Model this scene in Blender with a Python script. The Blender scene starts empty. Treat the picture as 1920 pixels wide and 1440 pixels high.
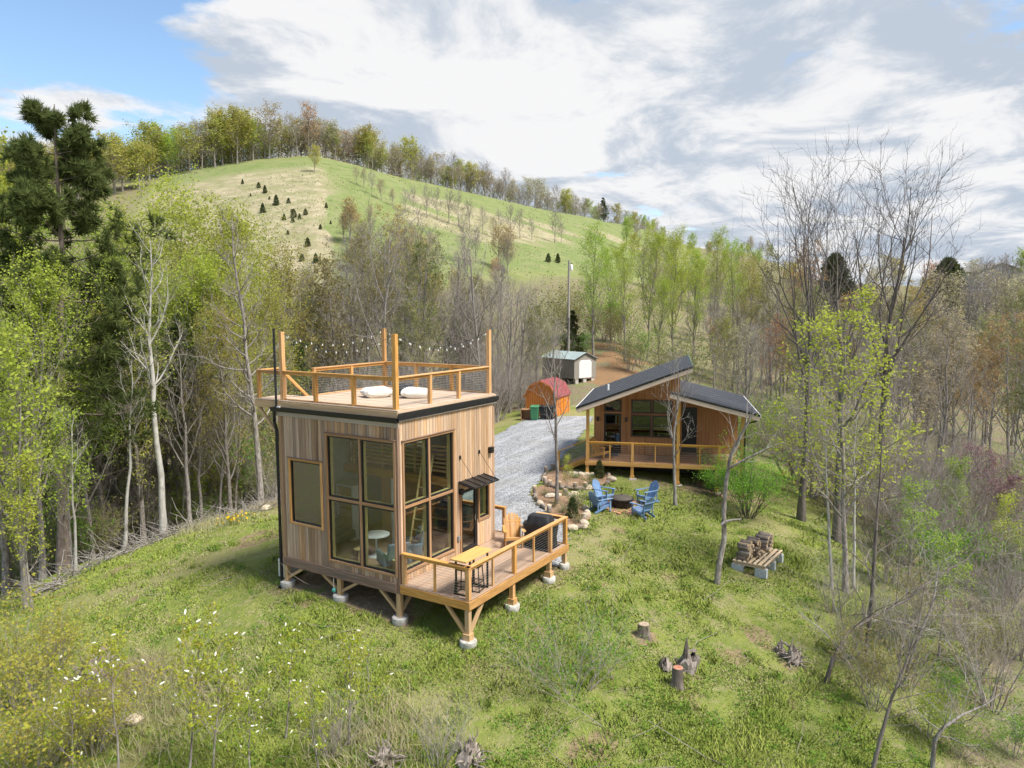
import bpy, math, random
import numpy as np
from mathutils import Vector, Matrix

# ------------------------------------------------------------------ camera
scene = bpy.context.scene
CAM = np.array([-15.8877, -13.6498, 7.9464]); YAW = 0.5517; PITCH = 0.1002; ROLL = -0.0029; FPX = 1372.0
FW = np.array([math.cos(YAW)*math.cos(PITCH), math.sin(YAW)*math.cos(PITCH), -math.sin(PITCH)])
HF = np.array([math.cos(YAW), math.sin(YAW), 0.0]); HR = np.array([math.sin(YAW), -math.cos(YAW), 0.0])
_U = np.cross(HR, FW)
RT = HR*math.cos(ROLL) + _U*math.sin(ROLL); UP = _U*math.cos(ROLL) - HR*math.sin(ROLL)
cd = bpy.data.cameras.new('camera'); cam = bpy.data.objects.new('camera', cd); scene.collection.objects.link(cam)
cd.sensor_fit = 'HORIZONTAL'; cd.sensor_width = 36.0; cd.lens = 36.0*FPX/1920.0
cd.clip_start = 0.1; cd.clip_end = 6000
cam.matrix_world = Matrix(((RT[0], UP[0], -FW[0], CAM[0]), (RT[1], UP[1], -FW[1], CAM[1]), (RT[2], UP[2], -FW[2], CAM[2]), (0, 0, 0, 1)))
scene.camera = cam
# ------------------------------------------------------------------ sun, sky, exposure
SUN_AZ = math.radians(-88.0); SUN_EL = math.radians(56.0)      # direction TO the sun (azimuth from +X, ccw)
sl = bpy.data.lights.new('sun', 'SUN'); sl.energy = 1.95; sl.angle = math.radians(18.0); sl.color = (1.0, 0.955, 0.88)
so = bpy.data.objects.new('sun', sl); scene.collection.objects.link(so)
sdir = Vector((math.cos(SUN_EL)*math.cos(SUN_AZ), math.cos(SUN_EL)*math.sin(SUN_AZ), math.sin(SUN_EL)))
so.rotation_euler = sdir.to_track_quat('Z', 'Y').to_euler()
vs = scene.view_settings; vs.view_transform = 'Standard'; vs.look = 'None'; vs.exposure = 1.78; vs.gamma = 1.0; vs.use_curve_mapping = False
scene.cycles.use_denoising = True
scene.cycles.use_adaptive_sampling = True; scene.cycles.adaptive_threshold = 0.025; scene.cycles.max_bounces = 7; scene.cycles.diffuse_bounces = 3; scene.cycles.glossy_bounces = 3
scene.cycles.transmission_bounces = 4; scene.cycles.transparent_max_bounces = 12
scene.cycles.sample_clamp_indirect = 6.0

world = bpy.data.worlds.new('World'); scene.world = world; world.use_nodes = True
wt = world.node_tree; wt.nodes.clear()
def wn(t, **k):
    n = wt.nodes.new(t)
    for a, b in k.items(): setattr(n, a, b)
    return n
def wl(a, b): wt.links.new(a, b)
def wmath(op, a, b=None, clamp=False):
    n = wn('ShaderNodeMath', operation=op); n.use_clamp = clamp
    for i, x in enumerate((a, b)):
        if x is None: continue
        if isinstance(x, (int, float)): n.inputs[i].default_value = x
        else: wl(x, n.inputs[i])
    return n.outputs[0]
def wrange(x, a, b, c=0.0, d=1.0, kind='SMOOTHSTEP'):
    n = wn('ShaderNodeMapRange', interpolation_type=kind); wl(x, n.inputs[0])
    for i, q in zip((1, 2, 3, 4), (a, b, c, d)): n.inputs[i].default_value = q
    return n.outputs[0]
def wmix(f, a, b):
    n = wn('ShaderNodeMix', data_type='RGBA')
    if isinstance(f, (int, float)): n.inputs[0].default_value = f
    else: wl(f, n.inputs[0])
    for i, x in ((6, a), (7, b)):
        if isinstance(x, tuple): n.inputs[i].default_value = (*x, 1)
        else: wl(x, n.inputs[i])
    return n.outputs[2]
sky = wn('ShaderNodeTexSky', sky_type='NISHITA'); sky.sun_disc = False
sky.sun_elevation = SUN_EL; sky.sun_rotation = math.pi/2 - SUN_AZ
sky.air_density = 1.0; sky.dust_density = 1.2; sky.ozone_density = 2.0; sky.altitude = 600
tc = wn('ShaderNodeTexCoord'); gen = tc.outputs['Generated']
sep = wn('ShaderNodeSeparateXYZ'); wl(gen, sep.inputs[0])
zc = wmath('MAXIMUM', sep.outputs[2], 0.0)
den = wmath('ADD', zc, 0.16)
px = wmath('DIVIDE', sep.outputs[0], den); py = wmath('DIVIDE', sep.outputs[1], den)
cmb = wn('ShaderNodeCombineXYZ'); wl(px, cmb.inputs[0]); wl(py, cmb.inputs[1])
def wnoise(vec, scale, detail, rough, off, dist=0.0):
    m = wn('ShaderNodeMapping'); wl(vec, m.inputs[0]); m.inputs['Location'].default_value = off
    n = wn('ShaderNodeTexNoise'); wl(m.outputs[0], n.inputs['Vector'])
    n.inputs['Scale'].default_value = scale; n.inputs['Detail'].default_value = detail; n.inputs['Roughness'].default_value = rough
    n.inputs['Distortion'].default_value = dist
    return n.outputs[0]
def wdot(v):
    n = wn('ShaderNodeVectorMath', operation='DOT_PRODUCT'); wl(gen, n.inputs[0]); n.inputs[1].default_value = v
    return n.outputs['Value']
lat = wdot(tuple(HR))                                # how far to the east the direction points: the cloud bank lies to that side
big = wnoise(cmb.outputs[0], 0.75, 11, 0.60, (2.3, 7.1, 0.4), 0.25)
fine = wnoise(cmb.outputs[0], 2.6, 8, 0.6, (5.5, 1.2, 2.0), 0.2)
shape = wmath('ADD', wmath('MULTIPLY', big, 0.75), wmath('MULTIPLY', fine, 0.25))
bank = wrange(lat, -0.46, -0.16, -0.085, 0.112)
thin = wrange(sep.outputs[2], 0.27, 0.42, 0.0, -0.075)
cov = wrange(wmath('ADD', wmath('ADD', shape, bank), thin), 0.482, 0.535)
under = wnoise(cmb.outputs[0], 1.9, 12, 0.62, (9.4, 3.3, 6.1), 0.4)
shade = wrange(wmath('ADD', under, wmath('MULTIPLY', wrange(lat, -0.2, 0.35), 0.06)), 0.45, 0.62)
ccol = wmix(shade, (3.62, 3.62, 3.66), (2.1, 2.37, 2.76))
lowh = wrange(sep.outputs[2], 0.0, 0.20, 0.22, 0.0)
base = wmix(lowh, sky.outputs[0], (3.9, 3.7, 3.8))
tin = wn('ShaderNodeMix', data_type='RGBA', blend_type='MULTIPLY'); tin.inputs[0].default_value = 1.0; wl(base, tin.inputs[6]); tin.inputs[7].default_value = (.90, .93, .89, 1)
wcol = wmix(cov, tin.outputs[2], ccol)
bg = wn('ShaderNodeBackground'); wl(wcol, bg.inputs[0]); bg.inputs[1].default_value = 0.075
wo = wn('ShaderNodeOutputWorld'); wl(bg.outputs[0], wo.inputs[0])

# ------------------------------------------------------------------ small helpers
col = scene.collection
rng = np.random.default_rng(7); random.seed(7)
def sstep(a, b, x):
    t = np.clip((np.asarray(x, float)-a)/(b-a), 0, 1); return t*t*(3-2*t)
def vnoise(x, y, s=1.0, seed=0, oct=3):
    x = np.asarray(x, float)/s; y = np.asarray(y, float)/s; out = 0; amp = 1; tot = 0
    for o in range(oct):
        xi = np.floor(x).astype(np.int64); yi = np.floor(y).astype(np.int64); fx = x-xi; fy = y-yi
        def h(a, b):
            n = (a*374761393 + b*668265263 + (seed+o)*982451653) & 0x7fffffff
            n = ((n ^ (n >> 13))*1274126177) & 0x7fffffff
            return ((n ^ (n >> 16)) & 0xffff)/65535.0
        fx = fx*fx*(3-2*fx); fy = fy*fy*(3-2*fy)
        v = (h(xi, yi)*(1-fx)+h(xi+1, yi)*fx)*(1-fy)+(h(xi, yi+1)*(1-fx)+h(xi+1, yi+1)*fx)*fy
        out = out+amp*v; tot += amp; amp *= .5; x = x*2.03+11.3; y = y*2.03+5.7
    return out/tot
def tag(o, label=None, cat=None, group=None, kind=None):
    if label: o['label'] = label
    if cat: o['category'] = cat
    if group: o['group'] = group
    if kind: o['kind'] = kind
    return o
def thing(name, label, cat, loc=(0, 0, 0), rotz=0.0, group=None):
    o = bpy.data.objects.new(name, None); col.objects.link(o); o.empty_display_size = .2
    o.location = tuple(float(c) for c in loc); o.rotation_euler = (0, 0, rotz)
    return tag(o, label, cat, group)
def link(name, me, parent=None, mw=None):
    o = bpy.data.objects.new(name, me); col.objects.link(o)
    if parent is not None: o.parent = parent
    if mw is not None: o.matrix_local = mw
    return o
def np_mesh(name, V, F, mat, smooth=False, attr=None):
    """V (n,3), F (m,3) or (m,4) arrays -> mesh"""
    me = bpy.data.meshes.new(name); V = np.asarray(V, np.float32); F = np.asarray(F, np.int32)
    k = F.shape[1]
    me.vertices.add(len(V)); me.vertices.foreach_set('co', V.ravel())
    me.loops.add(F.size); me.loops.foreach_set('vertex_index', F.ravel())
    me.polygons.add(len(F)); me.polygons.foreach_set('loop_start', np.arange(0, F.size, k, dtype=np.int32))
    if smooth: me.polygons.foreach_set('use_smooth', np.ones(len(F), bool))
    if attr:
        for n, a in attr.items():
            at = me.attributes.new(n, 'FLOAT', 'POINT'); at.data.foreach_set('value', np.asarray(a, np.float32))
    me.update(calc_edges=True); me.validate()
    for m in (mat if isinstance(mat, (list, tuple)) else [mat]): me.materials.append(m)
    return me
def basis(p0, p1, up=(0, 0, 1)):
    x = Vector(p1)-Vector(p0); L = x.length; x.normalize(); u = Vector(up)
    y = u.cross(x)
    if y.length < 1e-4: y = Vector((0, 1, 0)).cross(x)
    if y.length < 1e-4: y = Vector((1, 0, 0)).cross(x)
    y.normalize(); z = x.cross(y)
    return x, y, z, L
class MB:
    """collects shapes for ONE mesh object"""
    def __init__(s): s.v = []; s.f = []
    def add(s, vs_, fs):
        b = len(s.v); s.v += [tuple(map(float, q)) for q in vs_]; s.f += [tuple(i+b for i in f) for f in fs]; return s
    def box(s, a, b):
        x0, y0, z0 = a; x1, y1, z1 = b
        return s.add([(x0, y0, z0), (x1, y0, z0), (x1, y1, z0), (x0, y1, z0), (x0, y0, z1), (x1, y0, z1), (x1, y1, z1), (x0, y1, z1)],
                     [(0, 3, 2, 1), (4, 5, 6, 7), (0, 1, 5, 4), (1, 2, 6, 5), (2, 3, 7, 6), (3, 0, 4, 7)])
    def beam(s, p0, p1, w, h, up=(0, 0, 1)):
        x, y, z, L = basis(p0, p1, up); p0 = Vector(p0); vs_ = []
        for l in (0, L):
            for a, b in ((-1, -1), (1, -1), (1, 1), (-1, 1)): vs_.append(p0+x*l+y*(a*w/2)+z*(b*h/2))
        return s.add(vs_, [(3, 2, 1, 0), (4, 5, 6, 7), (0, 1, 5, 4), (1, 2, 6, 5), (2, 3, 7, 6), (3, 0, 4, 7)])
    def tube(s, path, r, n=8, cap=True):
        path = [Vector(p) for p in path]; rs = r if isinstance(r, (list, tuple)) else [r]*len(path); vs_ = []; fs = []
        for i, p in enumerate(path):
            a = path[max(i-1, 0)]; b = path[min(i+1, len(path)-1)]
            x, y, z, L = basis(a, b)
            for k in range(n):
                t = 2*math.pi*k/n; vs_.append(p+y*(rs[i]*math.cos(t))+z*(rs[i]*math.sin(t)))
        for i in range(len(path)-1):
            for k in range(n): fs.append((i*n+k, i*n+(k+1) % n, (i+1)*n+(k+1) % n, (i+1)*n+k))
        if cap: fs += [tuple(range(n-1, -1, -1)), tuple(range((len(path)-1)*n, len(path)*n))]
        return s.add(vs_, fs)
    def lathe(s, c, prof, n=16):
        cx, cy, cz = c; vs_ = []; fs = []
        for r, z in prof:
            for k in range(n): t = 2*math.pi*k/n; vs_.append((cx+r*math.cos(t), cy+r*math.sin(t), cz+z))
        for i in range(len(prof)-1):
            for k in range(n): fs.append((i*n+k, i*n+(k+1) % n, (i+1)*n+(k+1) % n, (i+1)*n+k))
        fs += [tuple(range(n-1, -1, -1)), tuple(range((len(prof)-1)*n, len(prof)*n))]
        return s.add(vs_, fs)
    def prism(s, poly, off):
        """poly: list of 3D points (planar), extruded by vector off"""
        n = len(poly); off = Vector(off); vs_ = [Vector(p) for p in poly]+[Vector(p)+off for p in poly]
        fs = [tuple(range(n-1, -1, -1)), tuple(range(n, 2*n))]+[(i, (i+1) % n, n+(i+1) % n, n+i) for i in range(n)]
        return s.add(vs_, fs)
    def mesh(s, name, mat, smooth=False):
        me = bpy.data.meshes.new(name); me.from_pydata(s.v, [], s.f); me.update()
        import bmesh
        bm = bmesh.new(); bm.from_mesh(me); bmesh.ops.recalc_face_normals(bm, faces=bm.faces); bm.to_mesh(me); bm.free()
        me.materials.append(mat)
        if smooth:
            me.polygons.foreach_set('use_smooth', np.ones(len(me.polygons), bool)); me.set_sharp_from_angle(angle=math.radians(40))
        return me
    def build(s, name, mat, parent=None, smooth=False, bevel=0.0):
        o = link(name, s.mesh(name, mat, smooth), parent)
        if bevel:
            m = o.modifiers.new('edge', 'BEVEL'); m.width = bevel; m.segments = 2; m.limit_method = 'ANGLE'
        return o
_bcache = {}
def board(name, p0, p1, w, h, mat, parent=None, up=(0, 0, 1), ease=0.004):
    """one piece of timber from p0 to p1, w wide (across 'up'), h deep; alike pieces share a mesh; local X is the grain"""
    x, y, z, L = basis(p0, p1, up); key = (round(L, 3), round(w, 3), round(h, 3), mat.name)
    me = _bcache.get(key)
    if me is None:
        e = min(ease, w*.2, h*.2); ring = [(-w/2+e, -h/2), (w/2-e, -h/2), (w/2, -h/2+e), (w/2, h/2-e), (w/2-e, h/2), (-w/2+e, h/2), (-w/2, h/2-e), (-w/2, -h/2+e)]
        vs_ = [(0, a, b) for a, b in ring]+[(L, a, b) for a, b in ring]
        fs = [tuple(range(7, -1, -1)), tuple(range(8, 16))]+[(i, (i+1) % 8, 8+(i+1) % 8, 8+i) for i in range(8)]
        me = bpy.data.meshes.new(name); me.from_pydata(vs_, [], fs); me.update(); me.materials.append(mat); _bcache[key] = me
    p0 = Vector(p0)
    return link(name, me, parent, Matrix(((x.x, y.x, z.x, p0.x), (x.y, y.y, z.y, p0.y), (x.z, y.z, z.z, p0.z), (0, 0, 0, 1))))

# ------------------------------------------------------------------ materials
def new_mat(name):
    m = bpy.data.materials.new(name); m.use_nodes = True; t = m.node_tree; t.nodes.clear()
    return m, t
class NT:
    def __init__(s, t): s.t = t
    def n(s, ty, **k):
        q = s.t.nodes.new(ty)
        for a, b in k.items(): setattr(q, a, b)
        return q
    def l(s, a, b): s.t.links.new(a, b)
    def put(s, sock, x):
        if isinstance(x, (int, float)): sock.default_value = x
        elif isinstance(x, tuple): sock.default_value = (*x, 1) if len(x) == 3 and sock.type == 'RGBA' else x
        else: s.l(x, sock)
    def mix(s, f, a, b, bt='MIX'):
        q = s.n('ShaderNodeMix', data_type='RGBA', blend_type=bt); s.put(q.inputs[0], f); s.put(q.inputs[6], a); s.put(q.inputs[7], b); return q.outputs[2]
    def math(s, op, a, b=None, clamp=False):
        q = s.n('ShaderNodeMath', operation=op); q.use_clamp = clamp; s.put(q.inputs[0], a)
        if b is not None: s.put(q.inputs[1], b)
        return q.outputs[0]
    def rng(s, x, a, b, c=0.0, d=1.0):
        q = s.n('ShaderNodeMapRange', interpolation_type='SMOOTHSTEP'); s.put(q.inputs[0], x)
        for i, v in zip((1, 2, 3, 4), (a, b, c, d)): q.inputs[i].default_value = v
        return q.outputs[0]
    def noise(s, vec, scale, detail=5, rough=.55, stretch=None, dist=0.0):
        if stretch:
            m = s.n('ShaderNodeMapping'); s.l(vec, m.inputs[0]); m.inputs['Scale'].default_value = stretch; vec = m.outputs[0]
        q = s.n('ShaderNodeTexNoise'); s.l(vec, q.inputs['Vector'])
        q.inputs['Scale'].default_value = scale; q.inputs['Detail'].default_value = detail; q.inputs['Roughness'].default_value = rough; q.inputs['Distortion'].default_value = dist
        return q.outputs[0]
    def attr(s, name):
        return s.n('ShaderNodeAttribute', attribute_name=name).outputs['Fac']
    def out(s, sh):
        o = s.n('ShaderNodeOutputMaterial'); s.l(sh, o.inputs[0])
    def bsdf(s, colr, rough=.8, spec=.3, metal=0.0, bump=None, bstr=.3, bdist=.02):
        b = s.n('ShaderNodeBsdfPrincipled'); s.put(b.inputs['Base Color'], colr); s.put(b.inputs['Roughness'], rough)
        b.inputs['Specular IOR Level'].default_value = spec; b.inputs['Metallic'].default_value = metal
        if bump is not None:
            q = s.n('ShaderNodeBump'); s.l(bump, q.inputs['Height']); q.inputs['Strength'].default_value = bstr; q.inputs['Distance'].default_value = bdist
            s.l(q.outputs[0], b.inputs['Normal'])
        return b.outputs[0]
def surf(name, c1, c2, scale=4.0, rough=.8, stretch=None, spec=.3, metal=0.0, bump=.25, rnd=.0, lo=.35, hi=.65, c3=None, bdist=.01):
    """general two/three tone procedural surface in object space, tone varied per object"""
    m, t = new_mat(name); k = NT(t); tc_ = k.n('ShaderNodeTexCoord'); oi = k.n('ShaderNodeObjectInfo')
    add = k.n('ShaderNodeVectorMath', operation='ADD'); k.l(tc_.outputs['Object'], add.inputs[0])
    sc = k.n('ShaderNodeVectorMath', operation='SCALE'); sc.inputs[0].default_value = (37.0, 17.0, 53.0); k.l(oi.outputs['Random'], sc.inputs['Scale']); k.l(sc.outputs[0], add.inputs[1])
    nz = k.noise(add.outputs[0], scale, 6, .6, stretch)
    c = k.mix(k.rng(nz, lo, hi), c1, c2)
    if c3 is not None:
        nz2 = k.noise(add.outputs[0], scale*.27, 4, .6, stretch); c = k.mix(k.rng(nz2, .55, .72), c, c3)
    if rnd:
        h = k.n('ShaderNodeHueSaturation'); k.l(c, h.inputs['Color'])
        k.l(k.rng(oi.outputs['Random'], 0, 1, 1-rnd, 1+rnd), h.inputs['Value'])
        r2 = k.math('FRACT', k.math('MULTIPLY', oi.outputs['Random'], 7.31)); k.l(k.rng(r2, 0, 1, 1-rnd*.7, 1+rnd*.5), h.inputs['Saturation']); c = h.outputs[0]
    k.out(k.bsdf(c, rough, spec, metal, nz if bump else None, bump, bdist))
    return m
def leafmat(name, cols, trans=.45, vary=.12, rough=.6):
    """cols: list of colours; picked per leaf (mesh island); whole plant shifted a little per object"""
    m, t = new_mat(name); k = NT(t); g = k.n('ShaderNodeNewGeometry'); oi = k.n('ShaderNodeObjectInfo')
    cr = k.n('ShaderNodeValToRGB'); e = cr.color_ramp.elements
    while len(e) < len(cols): e.new(.5)
    for i, c in enumerate(cols): e[i].position = i/max(1, len(cols)-1); e[i].color = (*c, 1)
    k.l(g.outputs['Random Per Island'], cr.inputs[0])
    h = k.n('ShaderNodeHueSaturation'); k.l(cr.outputs[0], h.inputs['Color'])
    k.l(k.rng(oi.outputs['Random'], 0, 1, .5-.035*vary/.12, .5+.03*vary/.12), h.inputs['Hue'])
    r2 = k.math('FRACT', k.math('MULTIPLY', oi.outputs['Random'], 5.77)); k.l(k.rng(r2, 0, 1, 1-vary, 1+vary), h.inputs['Value'])
    d = k.n('ShaderNodeBsdfDiffuse'); k.l(h.outputs[0], d.inputs[0])
    tr = k.n('ShaderNodeBsdfTranslucent'); k.l(h.outputs[0], tr.inputs[0])
    mx = k.n('ShaderNodeMixShader'); mx.inputs[0].default_value = trans; k.l(d.outputs[0], mx.inputs[1]); k.l(tr.outputs[0], mx.inputs[2])
    k.out(mx.outputs[0]); return m
# ------------------------------------------------------------------ terrain (forward distance d, sideways s from the viewpoint; u = direction)
CT = np.array([  # d, s, z of the ground
 (20.7,-3.3,-1.21),(21.9,-5.26,-1.02),(23.2,-7.3,-1.03),(19.3,-1.24,-1.36),(21.4,.05,-1.12),(23.4,1.27,-1.01),(24.4,1.9,-.83),(25.3,-1.5,-.9),(27.5,-4.5,-.85),
 (35.8,3.7,-.16),(35.3,5.8,-.28),(34.9,8.0,-.5),(34.3,10.6,-1.0),(42,7,.0),(42,11,-.5),
 (16,0,-2.0),(16,-8,-2.35),(16,8,-2.5),(11,0,-2.9),(11,-10,-3.2),(11,10,-3.6),(4,0,-4.2),(4,-14,-4.6),(4,14,-5.0),
 (19,-10.5,-2.2),(24,-14,-2.2),(31,-19,-3.2),(33,-13.5,-1.7),(30,-9.5,-1.1),(26,-9.5,-1.1),
 (40,-12,-2.6),(45,-20,-6),(60,-25,-8),(35,-30,-7.8),(25,-25,-5.2),(18,-22,-5),(80,-45,-10),(60,-50,-13),(30,-50,-12),(70,-15,-5),(50,-8,-2.2),
 (23,12.5,-2.3),(28,10,-1.25),(33,13,-1.6),(22,4,-1.55),(30,5,-.72),(26,20,-4.2),(40,22,-3.6),(18,14,-3.6),(50,14,-1.4),(50,25,-4),(40,45,-8),(20,35,-9),(75,40,-4),
 (31,-1,-.68),(40,1,-.4),(52,3,-.25),(57,2,-.25),(47,-2,-.5),(57,-2,-.8),(74,8,.3),(80,9,.8),(90,11,2.4),(80,25,-1)], float)
def _tps(a, b):
    r2 = ((a[:, None, :]-b[None, :, :])**2).sum(-1); return np.where(r2 > 0, .5*r2*np.log(np.maximum(r2, 1e-9)), 0)
_n = len(CT); _A = np.zeros((_n+3, _n+3)); _A[:_n, :_n] = _tps(CT[:, :2], CT[:, :2])+np.eye(_n)*2.0
_A[:_n, _n] = 1; _A[:_n, _n+1:] = CT[:, :2]; _A[_n, :_n] = 1; _A[_n+1:, :_n] = CT[:, :2].T
_W = np.linalg.solve(_A, np.concatenate([CT[:, 2], np.zeros(3)]))
RU = np.array([-2500, -900, -300, 0, 150, 270, 380, 500, 600, 680, 800, 900, 1000, 1100, 1200, 1300, 1400, 1470, 1560, 1700, 1920, 2300, 4000], float)
RV = np.array([430, 420, 390, 365, 352, 343, 322, 304, 300, 318, 348, 372, 393, 412, 433, 468, 476, 505, 536, 540, 536, 530, 530], float)
RD = np.array([215, 215, 215, 215, 218, 222, 230, 240, 250, 262, 290, 315, 360, 430, 560, 620, 620, 420, 185, 165, 160, 160, 160], float)
Z0U = np.array([-2500, 0, 300, 500, 700, 900, 1050, 1150, 1300, 1500, 1900, 4000], float)
Z0V = np.array([-11, -10, -9, -6.5, -3.5, -1, .6, 1.2, -.6, -3.6, -4.5, -6], float)
def ground_ds(d, s):
    d = np.asarray(d, float); s = np.asarray(s, float); sh = d.shape; d = d.ravel(); s = s.ravel(); out = np.empty(d.size)
    for i in range(0, d.size, 20000):
        dd = d[i:i+20000]; ss = s[i:i+20000]; q = np.stack([np.clip(dd, -20, 110), np.clip(ss, -90, 90)], 1)
        near = _tps(q, CT[:, :2])@_W[:_n]+_W[_n]+q@_W[_n+1:]; near = np.clip(near, -14, 6)
        uu = 960+FPX*ss/np.maximum(np.maximum(dd, np.abs(ss)*.35), 1.0)
        rd = np.interp(uu, RU, RD); rv = np.interp(uu, RU, RV); z0 = np.interp(uu, Z0U, Z0V)
        zr = 7.95+(582-rv)/FPX*rd
        de = np.where(dd > 0, dd, 0); t = (de-68)/(rd-68); tc_ = np.clip(t, 0, 1)
        g = 1.16*tc_**1.3-.16*tc_**4.5
        hill = z0+(zr-z0)*g-np.maximum(de-rd, 0)*.10+np.clip(t, 0, 1)*1.6*(vnoise(dd, ss, 38, 3, 2)-.5)
        hill = np.maximum(hill, -25)
        w = sstep(58, 95, dd)
        bump = (vnoise(dd, ss, 3.1, 1, 3)-.5)*.16*sstep(5, 14, dd)
        out[i:i+20000] = near*(1-w)+hill*w+bump*(1-w)
    return out.reshape(sh)
def gz(x, y):
    x = np.asarray(x, float); y = np.asarray(y, float)
    return ground_ds((x-CAM[0])*HF[0]+(y-CAM[1])*HF[1], (x-CAM[0])*HR[0]+(y-CAM[1])*HR[1])
def ds2xy(d, s):
    return CAM[0]+HF[0]*d+HR[0]*s, CAM[1]+HF[1]*d+HR[1]*s
_TD = np.concatenate([np.arange(6, 70, .25), np.arange(70, 800, 2.0)])
def hit(u, v):
    """where the sight line through photo pixel (u, v) meets the ground"""
    r = FW+RT*(u-960)/FPX-UP*(v-720)/FPX; r = r/(r@HF)
    p = CAM[None, :]+r[None, :]*_TD[:, None]; below = p[:, 2] < gz(p[:, 0], p[:, 1])
    if not below.any(): i = len(_TD)-1
    else: i = int(np.argmax(below))
    lo, hi = _TD[max(i-1, 0)], _TD[i]
    for _ in range(12):
        mid = (lo+hi)/2; q = CAM+r*mid
        if q[2] < gz(q[0], q[1]): hi = mid
        else: lo = mid
    q = CAM+r*hi; return np.array([q[0], q[1], float(gz(q[0], q[1]))])
def ud(u, d):
    """ground point in direction of pixel column u at forward distance d"""
    s = (u-960)/FPX*d; x, y = ds2xy(d, s); return np.array([x, y, float(gz(x, y))])
def ds_of(x, y):
    return (x-CAM[0])*HF[0]+(y-CAM[1])*HF[1], (x-CAM[0])*HR[0]+(y-CAM[1])*HR[1]
def in_poly(x, y, P):
    x = np.asarray(x); y = np.asarray(y); c = np.zeros(x.shape, bool); j = len(P)-1
    for i in range(len(P)):
        xi, yi = P[i][0], P[i][1]; xj, yj = P[j][0], P[j][1]
        c ^= ((yi > y) != (yj > y)) & (x < (xj-xi)*(y-yi)/((yj-yi) if abs(yj-yi) > 1e-9 else 1e-9)+xi); j = i
    return c
# outlines on the ground
GRAVEL = [hit(u, v)[:2] for u, v in ((1064, 1010), (1062, 992), (1030, 965), (1006, 947), (996, 925), (1006, 907), (1018, 890), (1042, 874), (1062, 850), (1080, 830), (1096, 806), (1112, 782), (1062, 781), (1000, 784), (965, 796), (930, 816))]
GRAVEL += [np.array(p) for p in ((11.5, 9.5), (8.6, 7.0), (6.6, 4.2), (5.6, 2.6), (5.6, -.6), (5.75, -2.3))]
BED1 = [hit(u, v)[:2] for u, v in ((1000, 928), (1012, 912), (1040, 916), (1068, 930), (1086, 936), (1090, 950), (1100, 964), (1102, 976), (1092, 992), (1068, 996), (1034, 964), (1010, 945))]
BED2 = [hit(u, v)[:2] for u, v in ((1022, 892), (1044, 879), (1075, 882), (1108, 891), (1140, 889), (1150, 897), (1142, 908), (1112, 917), (1060, 916), (1030, 912), (1018, 902))]
LAWN_EDGE = [(-40, 22.5), (0, 24.2), (40, 27), (100, 29), (200, 31), (290, 32.5), (400, 33.5), (470, 35.5), (525, 38), (600, 42)]   # brush line at the left: direction, distance
LE = np.array([ud(u, d) for u, d in LAWN_EDGE])
LEd, LEs = ds_of(LE[:, 0], LE[:, 1])
REDGE = np.array([ds_of(*hit(u, v)[:2]) for u, v in ((1640, 1440), (1600, 1300), (1600, 1180), (1620, 1090), (1580, 1000), (1490, 930), (1440, 880))])
def forest_mask(d, s):
    nz = (vnoise(d, s, 4, 9, 3)-.5)*5
    o = np.argsort(LEd); edge_l = np.interp(d, LEd[o], LEs[o]); fl = sstep(.6, 3.2, edge_l-s+nz*.25)
    o = np.argsort(REDGE[:, 0]); edge_r = np.interp(d, REDGE[o, 0], REDGE[o, 1]); fr = sstep(0, 5, s-edge_r+nz)
    fb = sstep(58, 66, d+nz)*np.ones_like(d); fb2 = sstep(40, 46, d+nz)*sstep(-.8, -3, s+nz*.3+.02*(d-40)); fb3 = sstep(44, 50, d+nz)*sstep(6, 9, s)
    return np.clip(np.maximum.reduce([fl, fr, fb, fb2, fb3]), 0, 1)
# ---- ground sheet
def graded(pairs):
    a = []
    for lo, hi, st in pairs: a.append(np.arange(lo, hi, st))
    return np.concatenate(a)
gd = np.concatenate([graded([(-60, 8, 6), (8, 46, .3), (46, 70, .6), (70, 120, 1.5), (120, 330, 3.5), (330, 700, 12), (700, 1500, 80)]), [1500]])
gs = graded([(14, 26, .6), (26, 50, 1.5), (50, 120, 3.5), (120, 300, 7), (300, 900, 40), (900, 1501, 120)])
gs = np.concatenate([-gs[::-1], np.arange(-13.9, 14, .3), gs])
D_, S_ = np.meshgrid(gd, gs, indexing='ij'); Z_ = ground_ds(D_, S_); X_, Y_ = ds2xy(D_, S_)
nd, ns_ = D_.shape; idx = np.arange(nd*ns_).reshape(nd, ns_)
GF = np.stack([idx[:-1, :-1], idx[:-1, 1:], idx[1:, 1:], idx[1:, :-1]], -1).reshape(-1, 4)[:, ::-1]
UU = 960+FPX*S_/np.maximum(D_, 1); RDg = np.interp(UU, RU, RD); TT = (D_-68)/(RDg-68)
fm = forest_mask(D_, S_)
field = sstep(.24, .36, TT+(vnoise(D_, S_, 20, 4, 2)-.5)*.08)*sstep(230, 300, UU+(TT-.7)*-220)*(1-sstep(.965, 1.0, TT+.03*(vnoise(D_, S_, 9, 2, 2)-.5)))*(1-sstep(1240, 1330, UU))*(D_ > 68)
woodtop = np.where((D_ > 68) & (UU > -3000), 1-field, 0)
fm = np.where(D_ > 68, woodtop, fm)
dryf = field*(sstep(.40, .52, vnoise(D_, S_, 26, 12, 3)*.5+.30*sstep(690, 560, UU)+.05)*sstep(.93, .80, TT)*sstep(700, 600, UU+(TT-.6)*60)
              + .9*sstep(.50, .60, vnoise(D_, S_*.5, 30, 21, 3)*.6+.25*np.exp(-((TT-.62)/.16)**2))*sstep(700, 800, UU)*sstep(.9, .8, TT))
dryf = np.clip(dryf*(.55+.6*vnoise(D_, S_, 7, 90, 3)), 0, 1)
dirt = np.zeros_like(D_)
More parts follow.
